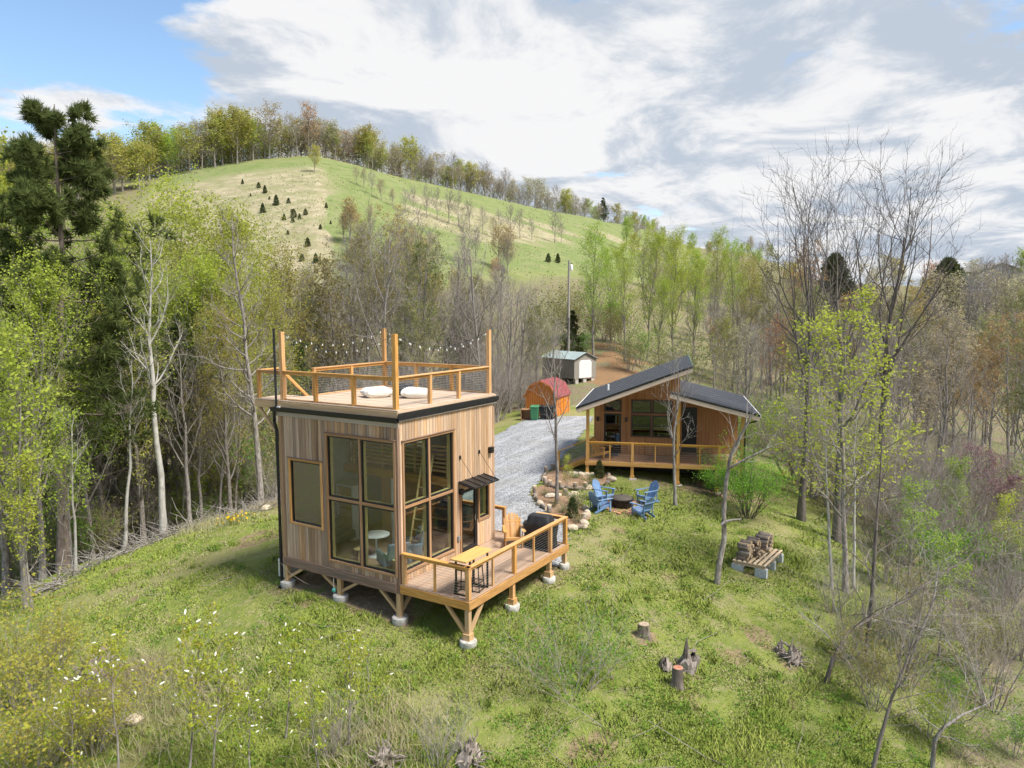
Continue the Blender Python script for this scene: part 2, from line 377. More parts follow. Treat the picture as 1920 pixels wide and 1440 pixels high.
def blob(u, v, r, amt=1.0):
    global dirt
    p = hit(u, v); rr = np.hypot(X_-p[0], Y_-p[1])+(vnoise(X_, Y_, .9, int(u), 3)-.5)*r*1.1; dirt = np.maximum(dirt, amt*sstep(r, r*.45, rr))
for b in ((1138, 696, 5.0), (1150, 668, 5.0), (1143, 648, 4.0), (1128, 712, 3.0)): blob(*b)
for b in ((480, 1010, 1.5, .8), (505, 1000, 1.0, .9), (130, 1105, 1.0, .8), (225, 1070, .8, .7), (650, 1110, 1.7, .95), (590, 1085, 1.4, .95), (700, 1130, 1.4, .9), (1330, 925, 1.6, .85), (1400, 935, 1.6, .8), (1250, 905, 1.2, .7), (1290, 912, 1.3, .8), (1130, 888, 1, .8), (850, 1120, .9, .6), (1160, 995, .7, .6), (1170, 1035, .8, .5), (330, 1300, 1.2, .6), (400, 1330, 1.2, .6), (1440, 930, 1.3, .6)): blob(*b)
for x, y in ((.06, .06), (.06, 2.45), (.06, 4.83), (.07, -2.38), (2.4, -2.38), (4.72, -2.38), (5.82, -2.38)):
    rr = np.hypot(X_-x, Y_-y)+(vnoise(X_, Y_, .5, 61, 3)-.5)*.5; dirt = np.maximum(dirt, .85*sstep(.75, .3, rr))
_q = np.random.default_rng(12)
for b in ((1207, 1194, .6, .7), (1270, 1290, .6, .7), (1288, 1262, .6, .6), (1486, 1244, .7, .6), (880, 1428, .7, .6), (185, 1285, 1.0, .7), (1420, 1080, 1.0, .5)): blob(*b)
for _ in range(45): blob(_q.uniform(50, 1600), _q.uniform(990, 1440), _q.uniform(.25, .9), _q.uniform(.45, .8))
rr = np.hypot(X_-hit(1166, 952)[0], Y_-hit(1166, 952)[1])+(vnoise(X_, Y_, .8, 66, 3)-.5)*1.2; dirt = np.maximum(dirt, .7*sstep(1.7, .8, rr))
def ground_mat():
    m, t = new_mat('ground_cover'); k = NT(t); g = k.n('ShaderNodeNewGeometry'); P = g.outputs['Position']
    n1 = k.noise(P, .9, 6, .6); n2 = k.noise(P, 5.5, 6, .65); n3 = k.noise(P, .16, 4, .55); n4 = k.noise(P, 26, 4, .7)
    grass = k.mix(k.rng(n1, .35, .65), (.225, .255, .06), (.165, .21, .046))
    grass = k.mix(k.rng(n2, .52, .70), grass, (.31, .285, .115))
    grass = k.mix(k.math('MULTIPLY', k.rng(n3, .46, .59), .5), grass, (.36, .30, .165))
    n5 = k.noise(P, 2.3, 8, .7); grass = k.mix(k.math('MULTIPLY', k.rng(n5, .50, .64), .6), grass, (.34, .285, .17))
    litter = k.mix(k.rng(n2, .35, .65), (.165, .128, .085), (.28, .225, .155))
    litter = k.mix(k.math('MULTIPLY', k.rng(n1, .42, .62), .75), litter, (.18, .215, .07))
    nh = k.noise(P, .33, 9, .68); hill = k.mix(k.rng(n3, .35, .65), (.165, .22, .07), (.215, .25, .10)); hill = k.mix(k.math('MULTIPLY', k.rng(nh, .45, .65), .6), hill, (.25, .235, .12)); hill = k.mix(k.math('MULTIPLY', k.rng(nh, .48, .34), .5), hill, (.115, .155, .05))
    tan = k.mix(k.rng(nh, .36, .62), (.42, .36, .245), (.28, .25, .15)); tan = k.mix(k.math('MULTIPLY', k.rng(n3, .42, .62), .6), tan, (.215, .225, .10))
    dirtc = k.mix(k.rng(n2, .35, .65), (.33, .19, .10), (.235, .145, .085))
    dirtc = k.mix(k.rng(k.attr('red'), .2, .8), k.mix(k.rng(n2, .35, .65), (.22, .155, .095), (.33, .245, .15)), dirtc)
    c = k.mix(k.rng(k.math('ADD', k.attr('forest'), k.math('MULTIPLY', k.math('SUBTRACT', n2, .5), .5)), .3, .7), grass, litter)
    c = k.mix(k.attr('field'), c, hill); c = k.mix(k.rng(k.math('ADD', k.attr('dry'), k.math('MULTIPLY', k.math('SUBTRACT', n1, .5), .5)), .25, .75), c, tan)
    c = k.mix(k.rng(k.math('ADD', k.attr('dirt'), k.math('MULTIPLY', k.math('SUBTRACT', n2, .5), .6)), .3, .65), c, dirtc)
    c = k.mix(k.math('MULTIPLY', k.rng(n4, .4, .7), .3), c, (.12, .12, .05))
    k.out(k.bsdf(c, .95, .1, 0, k.math('ADD', n2, k.math('MULTIPLY', n4, .5)), .9, .08)); return m
red = sstep(66, 72, D_)
gnd = link('ground', np_mesh('ground', np.stack([X_, Y_, Z_], -1).reshape(-1, 3), GF, ground_mat(), True, dict(forest=fm.ravel(), field=field.ravel(), dry=dryf.ravel(), dirt=dirt.ravel(), red=red.ravel())))
gnd['kind'] = 'structure'
def draped(name, poly, mat, step, off, subn=0):
    """a sheet laid on the ground inside an outline: grid cells whose centre is inside, edges left ragged"""
    P = np.array([p[:2] for p in poly]); x0, y0 = P.min(0)-.3; x1, y1 = P.max(0)+.3
    xs = np.arange(x0, x1, step); ys = np.arange(y0, y1, step); A, B = np.meshgrid(xs, ys, indexing='ij')
    jx = A+(vnoise(A, B, step*2, 31, 2)-.5)*step*.9; jy = B+(vnoise(A, B, step*2, 47, 2)-.5)*step*.9
    wob = .35
    cx = A[:-1, :-1]+step/2; cy = B[:-1, :-1]+step/2
    ins = in_poly(cx+(vnoise(cx, cy, .7, 5, 2)-.5)*wob, cy+(vnoise(cx, cy, .7, 8, 2)-.5)*wob, P)
    Zg = gz(jx, jy)+off; id_ = np.arange(A.size).reshape(A.shape)
    F = np.stack([id_[:-1, :-1], id_[1:, :-1], id_[1:, 1:], id_[:-1, 1:]], -1)[ins]
    used = np.unique(F); mp = np.zeros(A.size, int); mp[used] = np.arange(len(used))
    V = np.stack([jx.ravel(), jy.ravel(), Zg.ravel()], -1)[used]
    o = link(name, np_mesh(name, V, mp[F], mat, True)); o['kind'] = 'structure'; return o
def gravel_mat():
    m, t = new_mat('crushed_gravel'); k = NT(t); P = k.n('ShaderNodeNewGeometry').outputs['Position']
    vo = k.n('ShaderNodeTexVoronoi'); k.l(P, vo.inputs['Vector']); vo.inputs['Scale'].default_value = 16
    sp = k.n('ShaderNodeSeparateColor'); k.l(vo.outputs['Color'], sp.inputs[0])
    n1 = k.noise(P, .5, 4); c = k.mix(sp.outputs[0], (.15, .152, .16), (.47, .475, .49))
    tr_ = k.noise(P, 1.0, 3, .5, (.18, 1.1, 1)); c = k.mix(k.math('MULTIPLY', k.rng(tr_, .48, .62), .45), c, (.50, .50, .52)); c = k.mix(k.math('MULTIPLY', k.rng(n1, .45, .7), .4), c, (.26, .25, .22))
    k.out(k.bsdf(c, .85, .25, 0, vo.outputs['Distance'], .9, .05)); return m
def mulch_mat():
    m, t = new_mat('bark_mulch'); k = NT(t); P = k.n('ShaderNodeNewGeometry').outputs['Position']
    n1 = k.noise(P, 22, 5, .7); n2 = k.noise(P, 1.6, 4)
    c = k.mix(k.rng(n1, .35, .65), (.16, .095, .06), (.36, .235, .15)); c = k.mix(k.math('MULTIPLY', k.rng(n2, .45, .65), .5), c, (.40, .29, .19))
    k.out(k.bsdf(c, .95, .1, 0, n1, .9, .04)); return m
draped('gravel_drive', GRAVEL, gravel_mat(), .22, .03)
MULCH = mulch_mat()
draped('mulch_bed', BED1, MULCH, .14, .05); draped('mulch_bed', BED2, MULCH, .14, .05)
# ------------------------------------------------------------------ vegetation
BARK_GREY = surf('bark_grey', (.18, .155, .13), (.34, .31, .28), 12, .9, (1, 1, .35), .1, 0, .9, .12, c3=(.13, .11, .095), bdist=.03)
BARK_BROWN = surf('bark_brown', (.12, .10, .085), (.21, .175, .15), 9, .9, (1, 1, .25), .1, 0, .5, .15)
BARK_PINE = surf('bark_pine', (.13, .105, .088), (.235, .19, .16), 10, .95, (1, 1, .3), .1, 0, .6, .15)
BARK_WHITE = surf('bark_pale', (.36, .34, .30), (.50, .48, .44), 5, .85, (1, 1, .5), .15, 0, .3, .06, c3=(.20, .18, .155))
TWIG = surf('twig_grey', (.25, .215, .185), (.36, .32, .285), 3, .9, None, .1, 0, 0, .18)
TWIG_DARK = surf('twig_dark', (.07, .06, .062), (.115, .10, .10), 3, .9, None, .1, 0, 0, .15)
L_LIME = leafmat('leaf_lime', [(.30, .39, .055), (.41, .49, .08), (.36, .45, .07), (.48, .54, .11)], .5, .08)
L_YEL = leafmat('leaf_yellow_green', [(.32, .36, .07), (.43, .44, .10), (.50, .48, .13), (.36, .39, .08)], .5)  # kept light in colour to stand in for haze on the far trees
L_GREEN = leafmat('leaf_spring_green', [(.12, .24, .025), (.20, .34, .04), (.27, .40, .05), (.15, .27, .03)], .45)
L_TAN = leafmat('leaf_tan_bud', [(.43, .38, .23), (.50, .45, .29), (.46, .39, .25), (.43, .43, .22)], .4, .08)  # lightened likewise: haze over the ridge is put into the leaf colour
L_ORANGE = leafmat('leaf_orange_bud', [(.42, .25, .11), (.48, .33, .14), (.44, .35, .13), (.38, .24, .12)], .4)
L_PINK = leafmat('redbud_blossom', [(.30, .16, .18), (.36, .22, .24), (.27, .15, .15), (.34, .24, .20)], .3, .05)
L_PINE = leafmat('needle_pine', [(.09, .13, .045), (.135, .185, .06), (.175, .225, .08), (.105, .155, .05)], .45, .12)
L_CEDAR = leafmat('needle_cedar', [(.06, .085, .035), (.09, .115, .045), (.12, .14, .06)], .25, .12)
L_BUSH = leafmat('leaf_bush', [(.17, .34, .035), (.26, .45, .05), (.21, .39, .045), (.32, .49, .07)], .5, .05)
L_OLIVE = leafmat('leaf_olive', [(.22, .23, .08), (.29, .29, .10), (.33, .31, .12), (.25, .26, .09)], .45)
L_CHERRY = leafmat('leaf_cherry', [(.32, .43, .04), (.42, .52, .06), (.47, .50, .08), (.44, .38, .08)], .55, .05)
L_WHITE = leafmat('blossom_white', [(.82, .80, .70), (.88, .87, .80), (.78, .78, .62)], .3, .03)
L_HERB = leafmat('leaf_herb', [(.10, .18, .03), (.18, .28, .04), (.26, .35, .06), (.14, .23, .04)], .4, .1)

def unit(a): return a/np.maximum(np.linalg.norm(a, axis=-1, keepdims=True), 1e-9)
def perp(a, r):
    q = r.normal(size=a.shape); q -= (q*a).sum(-1, keepdims=True)*a; return unit(q)
def tubes(pts, rad, k):
    """pts (B,n,3), rad (B,n) -> V,F quads"""
    B, n, _ = pts.shape
    if B == 0: return np.zeros((0, 3)), np.zeros((0, 4), int)
    T = np.empty_like(pts); T[:, 1:-1] = pts[:, 2:]-pts[:, :-2]; T[:, 0] = pts[:, 1]-pts[:, 0]; T[:, -1] = pts[:, -1]-pts[:, -2]; T = unit(T)
    ax = unit(pts[:, -1]-pts[:, 0]); ref = np.where(np.abs(ax[:, 2:3]) < .8, np.array([[0, 0, 1.]]), np.array([[1., 0, 0]]))
    Y = unit(np.cross(T, np.broadcast_to(ref[:, None, :], T.shape))); Z = np.cross(T, Y)
    a = np.arange(k)*2*np.pi/k
    V = pts[:, :, None, :]+rad[:, :, None, None]*(np.cos(a)[None, None, :, None]*Y[:, :, None, :]+np.sin(a)[None, None, :, None]*Z[:, :, None, :])
    i = np.arange(B*n*k).reshape(B, n, k); j = np.roll(i, -1, 2)
    F = np.stack([i[:, :-1], j[:, :-1], j[:, 1:], i[:, 1:]], -1).reshape(-1, 4)
    return V.reshape(-1, 3), F
def path_trunk(path, r0, r1):
    p = np.array(path, float)[None]; n = p.shape[1]; return p, np.linspace(r0, r1, n)[None]
def trunk(r, H, r0, n=9, lean=(0, 0), wob=.03, tip=.12):
    t = np.linspace(0, 1, n); w = np.cumsum(r.normal(size=(n, 2))*wob*H/n**.5, 0)*(t[:, None]**.8); w -= w[0]
    p = np.stack([w[:, 0]+lean[0]*H*t, w[:, 1]+lean[1]*H*t, H*t], -1)
    rad = r0*((1-t)**.9*(1-tip)+tip); rad[0] *= 1.35; return p[None], rad[None]
def sprout(r, pts, rad, cnt, t0, t1, ang, ln, n, up=.15, jit=.18, shape=None, rr=.6, tip=.25, whorl=0, minr=.004):
    """children on every branch of a level"""
    B, m, _ = pts.shape; L = np.linalg.norm(np.diff(pts, axis=1), axis=-1).sum(1)
    t = (np.arange(cnt)[None, :]+r.random((B, cnt)))/cnt
    if whorl: t = (np.floor(t*whorl)+.5+r.normal(size=t.shape)*.06)/whorl
    t = np.clip(t0+(t1-t0)*t, 0, .999); x = t*(m-1); i = np.floor(x).astype(int); f = (x-i)[..., None]; b = np.arange(B)[:, None]
    p0 = pts[b, i]*(1-f)+pts[b, i+1]*f; T = unit(pts[b, i+1]-pts[b, i]); R0 = (rad[b, i]*(1-f[..., 0])+rad[b, i+1]*f[..., 0])
    ref = np.where(np.abs(T[..., 2:3]) < .85, np.array([0, 0, 1.]), np.array([1., 0, 0])); Y = unit(np.cross(T, ref)); Z = np.cross(T, Y)
    ph = (np.arange(cnt)[None, :]*2.39996+r.random((B, 1))*6.283)+r.normal(size=(B, cnt))*.35
    a = np.radians(ang)*(1+r.normal(size=(B, cnt))*.18); q = np.cos(ph)[..., None]*Y+np.sin(ph)[..., None]*Z
    d = unit(T*np.cos(a)[..., None]+q*np.sin(a)[..., None])
    sh = 1.0 if shape is None else shape(t); l = ln*(L[:, None] if ln < 1.5 else 1)*sh*(.75+.5*r.random((B, cnt)))
    d = d.reshape(-1, 3); p0 = p0.reshape(-1, 3); l = l.reshape(-1); R0 = np.maximum(R0.reshape(-1)*rr, minr)
    out = np.empty((len(d), n, 3)); out[:, 0] = p0; st = l/(n-1)
    for s in range(1, n):
        d = unit(d+r.normal(size=d.shape)*jit+np.array([0, 0, up])); out[:, s] = out[:, s-1]+d*st[:, None]
    tt = np.linspace(0, 1, n)[None, :]; rd = R0[:, None]*(1-(1-tip)*tt)
    return out, rd
def on_twigs(r, pts, per, spread, tmin=.2):
    B, n, _ = pts.shape; t = tmin+(1-tmin)*r.random((B, per)); x = t*(n-1)*.999; i = np.floor(x).astype(int); f = (x-i)[..., None]; b = np.arange(B)[:, None]
    p = pts[b, i]*(1-f)+pts[b, i+1]*f; return (p+r.normal(size=p.shape)*spread).reshape(-1, 3)
def leaves(r, P, size, droop=.3, asp=.6, fold=True):
    N = len(P); a = unit(r.normal(size=(N, 3))*np.array([1, 1, .7])+np.array([0, 0, -droop])); b = perp(a, r); s = size*(.6+.8*r.random((N, 1)))
    V = np.stack([P, P+a*s*.5+b*s*asp*.5, P+a*s, P+a*s*.5-b*s*asp*.5], 1).reshape(-1, 3); return V, np.arange(N*4).reshape(N, 4)
def needles(r, P, out, size, w, per=6):
    N = len(P); P = np.repeat(P, per, 0); o = np.repeat(out, per, 0); a = unit(o*.8+r.normal(size=P.shape)*.75+np.array([0, 0, .25])); b = perp(a, r); s = size*(.6+.7*r.random((len(P), 1)))
    V = np.stack([P-b*w*.5, P+b*w*.5, P+a*s], 1).reshape(-1, 3); return V, np.arange(len(P)*3).reshape(-1, 3)
def join(parts):
    Vs, Fs, o = [], [], 0
    for V, F in parts:
        if len(V) == 0: continue
        Vs.append(V); Fs.append(F+o); o += len(V)
    return np.concatenate(Vs), np.concatenate(Fs)
def tri(F): return np.concatenate([F[:, [0, 1, 2]], F[:, [0, 2, 3]]]) if F.shape[1] == 4 else F
class Tree:
    """meshes of one kind of tree: trunk with limbs, crown of twigs and leaves"""
    def __init__(s, name, wood, fine, barkm, twigm, leafV=None, leafm=None, H=None):
        if H:                                               # the nominal height is the height of the whole tree
            zz = np.concatenate([p[..., 2].ravel() for p, q, k in wood+fine]); f_ = H/np.percentile(zz, 99.7)
            wood = [(p*f_, q, k) for p, q, k in wood]; fine = [(p*f_, q, k) for p, q, k in fine]
            if leafV is not None: leafV = (leafV[0]*f_, leafV[1])
        V, F = join([tubes(p, q, k) for p, q, k in wood]); s.trunk = np_mesh(name+'_trunk', V, F, barkm, True)
        parts = [tubes(p, q, k) for p, q, k in fine]; s.crown = None; s.name = name
        if leafV is not None:
            lv, lf = leafV; tv, tf = join(parts) if parts else (np.zeros((0, 3)), np.zeros((0, 4), int))
            tf = tri(tf) if len(tf) else np.zeros((0, 3), int); lf = tri(lf)
            me = np_mesh(name+'_crown', np.concatenate([tv, lv]), np.concatenate([tf, lf+len(tv)]), [twigm, leafm])
            me.polygons.foreach_set('material_index', np.concatenate([np.zeros(len(tf), np.int32), np.ones(len(lf), np.int32)]))
            s.crown = me
        elif parts:
            V, F = join(parts); s.crown = np_mesh(name+'_crown', V, F, twigm, True)
def dome(t): return .35+1.0*np.sin(np.clip((t-.05)/.95, 0, 1)**.7*np.pi)**.8*.75+.1
def topheavy(t): return 1.15-.75*np.clip(t, 0, 1)
def hardwood(name, seed, H=16, r0=.2, barkm=BARK_GREY, twigm=TWIG, leafm=None, nleaf=0, lsize=.14, first=.3, limbs=16, spread=50, ln=.42, twigs=5, fine=4, up=.22, lspread=.12, tr=None, lean=(0, 0), thick=1.0, shape=topheavy, l3=3):
    r = np.random.default_rng(seed); p0, q0 = tr if tr is not None else trunk(r, H, r0, 10, lean, .035)
    p1, q1 = sprout(r, p0, q0, limbs, first, .98, spread, ln, 7, up, .13, shape, .55)
    p2, q2 = sprout(r, p1, q1, twigs, .2, .98, 42, .42, 5, up*.8, .17, None, .6, minr=.006*thick)
    p3, q3 = sprout(r, p2, q2, fine, .15, .98, 40, .5, 4, up*.6, .2, None, .6, minr=.0045*thick)
    fl = [(p3, q3, 3)]; last = p3
    if l3:
        p4, q4 = sprout(r, p3, q3, l3, .1, .98, 38, .55, 3, up*.5, .2, None, .6, minr=.0035*thick); fl.append((p4, q4, 3)); last = p4
    lv = None
    if leafm is not None:
        P = on_twigs(r, last, max(1, int(round(nleaf/len(last)))) if nleaf >= len(last) else 1, lspread)
        if len(P) > nleaf: P = P[r.permutation(len(P))[:nleaf]]
        lv = leaves(r, P, lsize)
    return Tree(name, [(p0, q0, 8), (p1, q1, 5), (p2, q2, 4)], fl, barkm, twigm, lv, leafm, H if tr is None else None)
def pine(name, seed, H=17, r0=.24, first=.42, limbs=46, ln=.22, leafm=L_PINE, barkm=BARK_PINE, up=.03, per=5, nsz=.26, tufts=5, shape=None, ang=82):
    r = np.random.default_rng(seed); p0, q0 = trunk(r, H, r0, 10, (r.normal()*.012, r.normal()*.012), .012, .06)
    nv_ = 0; sh = shape or (lambda t: np.clip(1.25-1.05*t, .12, 1)*(.55+.9*r.random(t.shape)))
    p1, q1 = sprout(r, p0, q0, limbs, first, .985, ang, ln, 6, up, .09, sh, .32, whorl=11)
    p2, q2 = sprout(r, p1, q1, 7, .25, 1, 50, .32, 4, up+.03, .12, lambda t: 1.2-.6*t, .5, minr=.008)
    p3, q3 = sprout(r, p2, q2, 3, .25, 1, 42, .5, 3, .06, .15, None, .6, minr=.006)
    nb = max(3, limbs//5); d1, e1 = sprout(r, p0, q0, nb, .12, first, 88, ln*.55, 4, -.03, .16, None, .18)     # dead stubs below the crown
    tw = np.concatenate([p2[:, 1:], p3], 0)
    P = on_twigs(r, tw, tufts, .05, .3); o = np.repeat(unit(tw[:, -1]-tw[:, 0]), tufts, 0)
    nv = needles(r, P, o, nsz, nsz*.16, per)
    return Tree(name, [(p0, q0, 8), (p1, q1, 4), (d1, e1, 3)], [(p2, q2, 3)], barkm, barkm, nv, leafm, H)
def cedar(name, seed, H=2.6, fat=.36, N=700, rnd=.55):
    r = np.random.default_rng(seed); p0, q0 = trunk(r, H*.96, .05, 5, (0, 0), .01)
    t = r.random(N)**1.1; a = r.random(N)*6.283; rad = fat*H*(1-t)**rnd*np.clip(t*7+.35, 0, 1)*(.35+.65*r.random(N)**.5)*(1+.22*np.sin(t*17+3*np.sin(a*2)+r.random()*6))
    P = np.stack([rad*np.cos(a), rad*np.sin(a), .04*H+t*H*.96], -1); o = unit(np.stack([np.cos(a), np.sin(a), .5+t], -1))
    nv = needles(r, P, o, .1*H*(700/N)**.4, .035*H*(700/N)**.4, 3); return Tree(name, [(p0, q0, 5)], [], BARK_PINE, BARK_PINE, nv, L_CEDAR)
def shrub(name, seed, H=3.0, stems=14, barkm=TWIG, twigm=TWIG, leafm=None, nleaf=0, lsize=.06, flare=.55, fine=6, lspread=.08, r0=.018, l3=0):
    r = np.random.default_rng(seed); a = r.random(stems)*6.283; b = r.random(stems)**.6*flare
    base = np.stack([np.cos(a)*.12*H*b, np.sin(a)*.12*H*b, -.05*np.ones(stems)], -1); d = unit(np.stack([np.cos(a)*b, np.sin(a)*b, np.ones(stems)], -1)); n = 7
    P = np.empty((stems, n, 3)); P[:, 0] = base; L = H*(.6+.5*r.random(stems))
    for i in range(1, n):
        d = unit(d+r.normal(size=d.shape)*.11+np.array([0, 0, .02])); P[:, i] = P[:, i-1]+d*(L/(n-1))[:, None]
    R = (r0*H/3)*(.6+.6*r.random((stems, 1)))*np.linspace(1, .3, n)[None]
    p2, q2 = sprout(r, P, R, fine, .25, .98, 35, .4, 5, .1, .16, None, .6, minr=.004); p3, q3 = sprout(r, p2, q2, 4, .15, .98, 38, .5, 4, .08, .18, None, .6, minr=.003)
    fl = [(p2, q2, 3), (p3, q3, 3)]; last = p3
    if l3: p4, q4 = sprout(r, p3, q3, l3, .1, .98, 38, .55, 3, .05, .2, None, .6, minr=.003); fl.append((p4, q4, 3)); last = p4
    lv = None
    if leafm is not None:
        Q = on_twigs(r, last, max(1, -(-nleaf//len(last))), lspread); Q = Q[r.permutation(len(Q))[:nleaf]]; lv = leaves(r, Q, lsize)
    return Tree(name, [(P, R, 5)], fl, barkm, twigm, lv, leafm)
def plant(T, pos, scale=1.0, rot=None, label='', name='tree', group=None, cat='tree', sink=.06, tilt=0.0, sz=None):
    e = thing(name, label, cat, (pos[0], pos[1], pos[2]-sink), random.random()*6.283 if rot is None else rot, group)
    e.scale = (scale, scale, sz or scale); e.rotation_euler[0] = tilt
    link('trunk', T.trunk, e)
    if T.crown: link('crown', T.crown, e)
    return e
# ---- kinds of trees
far_bare = [hardwood('far_bare_%d' % i, 20+i, 15, .17, BARK_GREY, TWIG, None, 0, fine=5, l3=0, limbs=18, twigs=7, thick=5.5, first=.22, up=.2, ln=.42) for i in range(2)]
far_yel = [hardwood('far_yellow_%d' % i, 30+i, 15, .17, BARK_GREY, TWIG, L_YEL, 2300, .46, fine=3, l3=0, limbs=18, lspread=.45, thick=4.5, first=.16, up=.16, ln=.42) for i in range(2)]
far_lime = [hardwood('far_lime_%d' % i, 34+i, 15, .17, BARK_GREY, TWIG, L_LIME, 1900, .43, fine=3, l3=0, limbs=18, lspread=.45, thick=4.5, first=.2, up=.18, ln=.38) for i in range(2)]
far_tan = [hardwood('far_tan_%d' % i, 40+i, 15, .17, BARK_GREY, TWIG, L_TAN, 1500, .38, fine=4, l3=0, limbs=18, lspread=.45, thick=5, first=.2, up=.18, ln=.42) for i in range(2)]
far_orange = [hardwood('far_orange_0', 46, 15, .17, BARK_GREY, TWIG, L_ORANGE, 1500, .40, fine=4, l3=0, limbs=18, lspread=.45, thick=5, first=.2, up=.18, ln=.42)]
mid_bare = [hardwood('mid_bare_%d' % i, 60+i, 19, .2, BARK_GREY, TWIG, None, 0, limbs=15, first=.3, fine=4, l3=3, thick=2.4, up=.24, ln=.38) for i in range(3)]
mid_olive = [hardwood('mid_olive_%d' % i, 70+i, 15, .16, BARK_GREY, TWIG, L_OLIVE, 5200, .17, limbs=16, first=.22, fine=4, l3=2, thick=2.0, up=.22, ln=.38) for i in range(2)]
mid_orange = [hardwood('mid_orange_0', 75, 14, .15, BARK_GREY, TWIG, L_ORANGE, 5200, .17, limbs=16, first=.22, fine=4, l3=2, thick=2.0, up=.2, ln=.4), hardwood('mid_orange_1', 76, 13, .15, BARK_GREY, TWIG, L_TAN, 5600, .17, limbs=16, first=.2, fine=4, l3=2, thick=2.0, up=.2, ln=.4)]
poplar = [hardwood('poplar_%d' % i, 80+i, 19, .17, BARK_GREY, TWIG, L_LIME, 11500, .155, limbs=24, first=.22, spread=38, ln=.25, fine=3, l3=2, thick=1.6, up=.28, lspread=.22, shape=dome) for i in range(3)]
poplar_y = [hardwood('poplar_y_%d' % i, 90+i, 18, .19, BARK_GREY, TWIG, L_YEL, 9000, .15, limbs=22, first=.2, spread=42, ln=.27, fine=3, l3=2, thick=1.6, up=.24, lspread=.24, shape=dome) for i in range(1)]
pines = [pine('pine_%d' % i, 100+i, 18, .23, .45, 44, .19) for i in range(3)]
pine_big = pine('big_pine', 108, 21, .28, .33, 66, .25, nsz=.36, tufts=7, per=6, up=.015)
firs = [pine('fir_0', 112, 12, .2, .08, 70, .27, L_CEDAR, BARK_PINE, .02, 5, .3, 4, lambda t: np.clip(1.08-t, .05, 1))]
evergreens = [cedar('evergreen_%d' % i, 116+i, 12, f, 3600, .5) for i, f in enumerate((.30, .36))]
cedars = [cedar('cedar_%d' % i, 120+i, 2.6, f) for i, f in enumerate((.30, .42, .36))]
scrub = [shrub('scrub_%d' % i, 130+i, 4.0, 15, TWIG, TWIG, None, 0, fine=7, r0=.022, l3=2) for i in range(2)]
scrub_g = [shrub('scrub_olive', 136, 3.5, 14, TWIG, TWIG, L_OLIVE, 2600, .10, fine=6, r0=.02), shrub('scrub_lime', 138, 3.5, 14, TWIG, TWIG, L_GREEN, 2600, .10, fine=6, r0=.02)]
redbud = [hardwood('redbud_0', 150, 6, .10, BARK_BROWN, TWIG_DARK, L_PINK, 7000, .085, limbs=14, first=.15, spread=45, ln=.5, fine=5, l3=2, thick=1.1, up=.1, lspread=.05)]
# ------------------------------------------------------------------ planting
rp = random.Random(11)
def pick(a): return a[rp.randrange(len(a))]
def ridge(u, f=1.0):
    return ud(u, float(np.interp(u, RU, RD))*f)
# wood along the hilltop
u = -60.0; 
while u < 1225:
    zone = 'left' if u < 520 else ('mid' if u < 760 else 'right')
    rows = {'left': 4, 'mid': 3, 'right': 3}[zone]
    for rw in range(rows):
        uu = u+rp.uniform(-9, 9); f = 1.0+rw*.035+rp.uniform(-.012, .02)
        if zone == 'left' and rw == 0: f -= .02+.05*max(0, (330-uu)/330)
        if uu < 290 and rw == 0: f -= .06
        p = ridge(uu, f); x = rp.random(); h = rp.uniform(.7, 1.08)*(1.08 if zone == 'left' else .95)
        if zone == 'left': T, w = (pick(far_yel), 'yellow-green') if x < .36 else (pick(far_tan), 'pale tan') if x < .62 else (pick(far_lime), 'fresh lime') if x < .80 else (pick(far_bare), 'bare grey')
        elif zone == 'mid': T, w = (far_orange[0], 'russet') if x < .25 else (pick(far_tan), 'pale tan') if x < .55 else (pick(far_yel), 'yellow-green') if x < .78 else (pick(far_bare), 'bare grey')
        else: T, w = (pick(far_bare), 'bare grey') if x < .5 else (pick(far_tan), 'pale tan') if x < .83 else (pick(far_yel), 'yellow-green')
        where = {'left': 'left end of', 'mid': 'crest of', 'right': 'descending right part of'}[zone]
        plant(T, p, h*1.3, None, '%s tree in the wood along the %s the hilltop' % (w, where), 'hilltop_tree', 'wood along the hilltop', sz=h)
    u += {'left': 16.5, 'mid': 16, 'right': 14.5}[zone]
plant(far_yel[0], ridge(432, .985), 1.15, .5, 'rounded bright yellow tree at the hilltop pasture edge', 'hilltop_tree')
plant(far_yel[1], ridge(698, .985), .82, 1.5, 'broad yellow-green tree where the hilltop wood meets the pasture', 'hilltop_tree')
plant(far_orange[0], ridge(590, 1.0), 1.15, 1.5, 'tall russet tree on the crest of the hilltop wood', 'hilltop_tree')
plant(firs[0], ridge(1130, .99), 1.2, 0, 'dark pointed fir at the low right end of the hilltop wood', 'fir_tree')
plant(far_yel[1], ud(600, 214), .52, 0, 'lone small tree standing on the green shoulder of the pasture', 'pasture_tree')
for i in range(46):
    uu = rp.uniform(1170, 1500); d = rp.uniform(170, 520) if uu < 1440 else rp.uniform(150, 300); p = ud(uu, d); x = rp.random()
    plant(pick(far_lime) if x < .34 else pick(far_yel) if x < .55 else pick(far_tan) if x < .8 else pick(far_bare), p, rp.uniform(.6, .95), None, 'small tree covering the far slope right of the pasture', 'distant_tree', 'trees on the far slope')
for uu in range(1225, 1440, 17):
    x = rp.random(); p = ud(uu+rp.uniform(-6, 6), rp.uniform(150, 190)); plant(pick(far_lime) if x < .5 else pick(far_tan) if x < .75 else pick(far_bare), p, rp.uniform(.55, .75), None, 'small distant tree along the low ridge right of the pasture', 'distant_tree', 'trees on the low ridge')
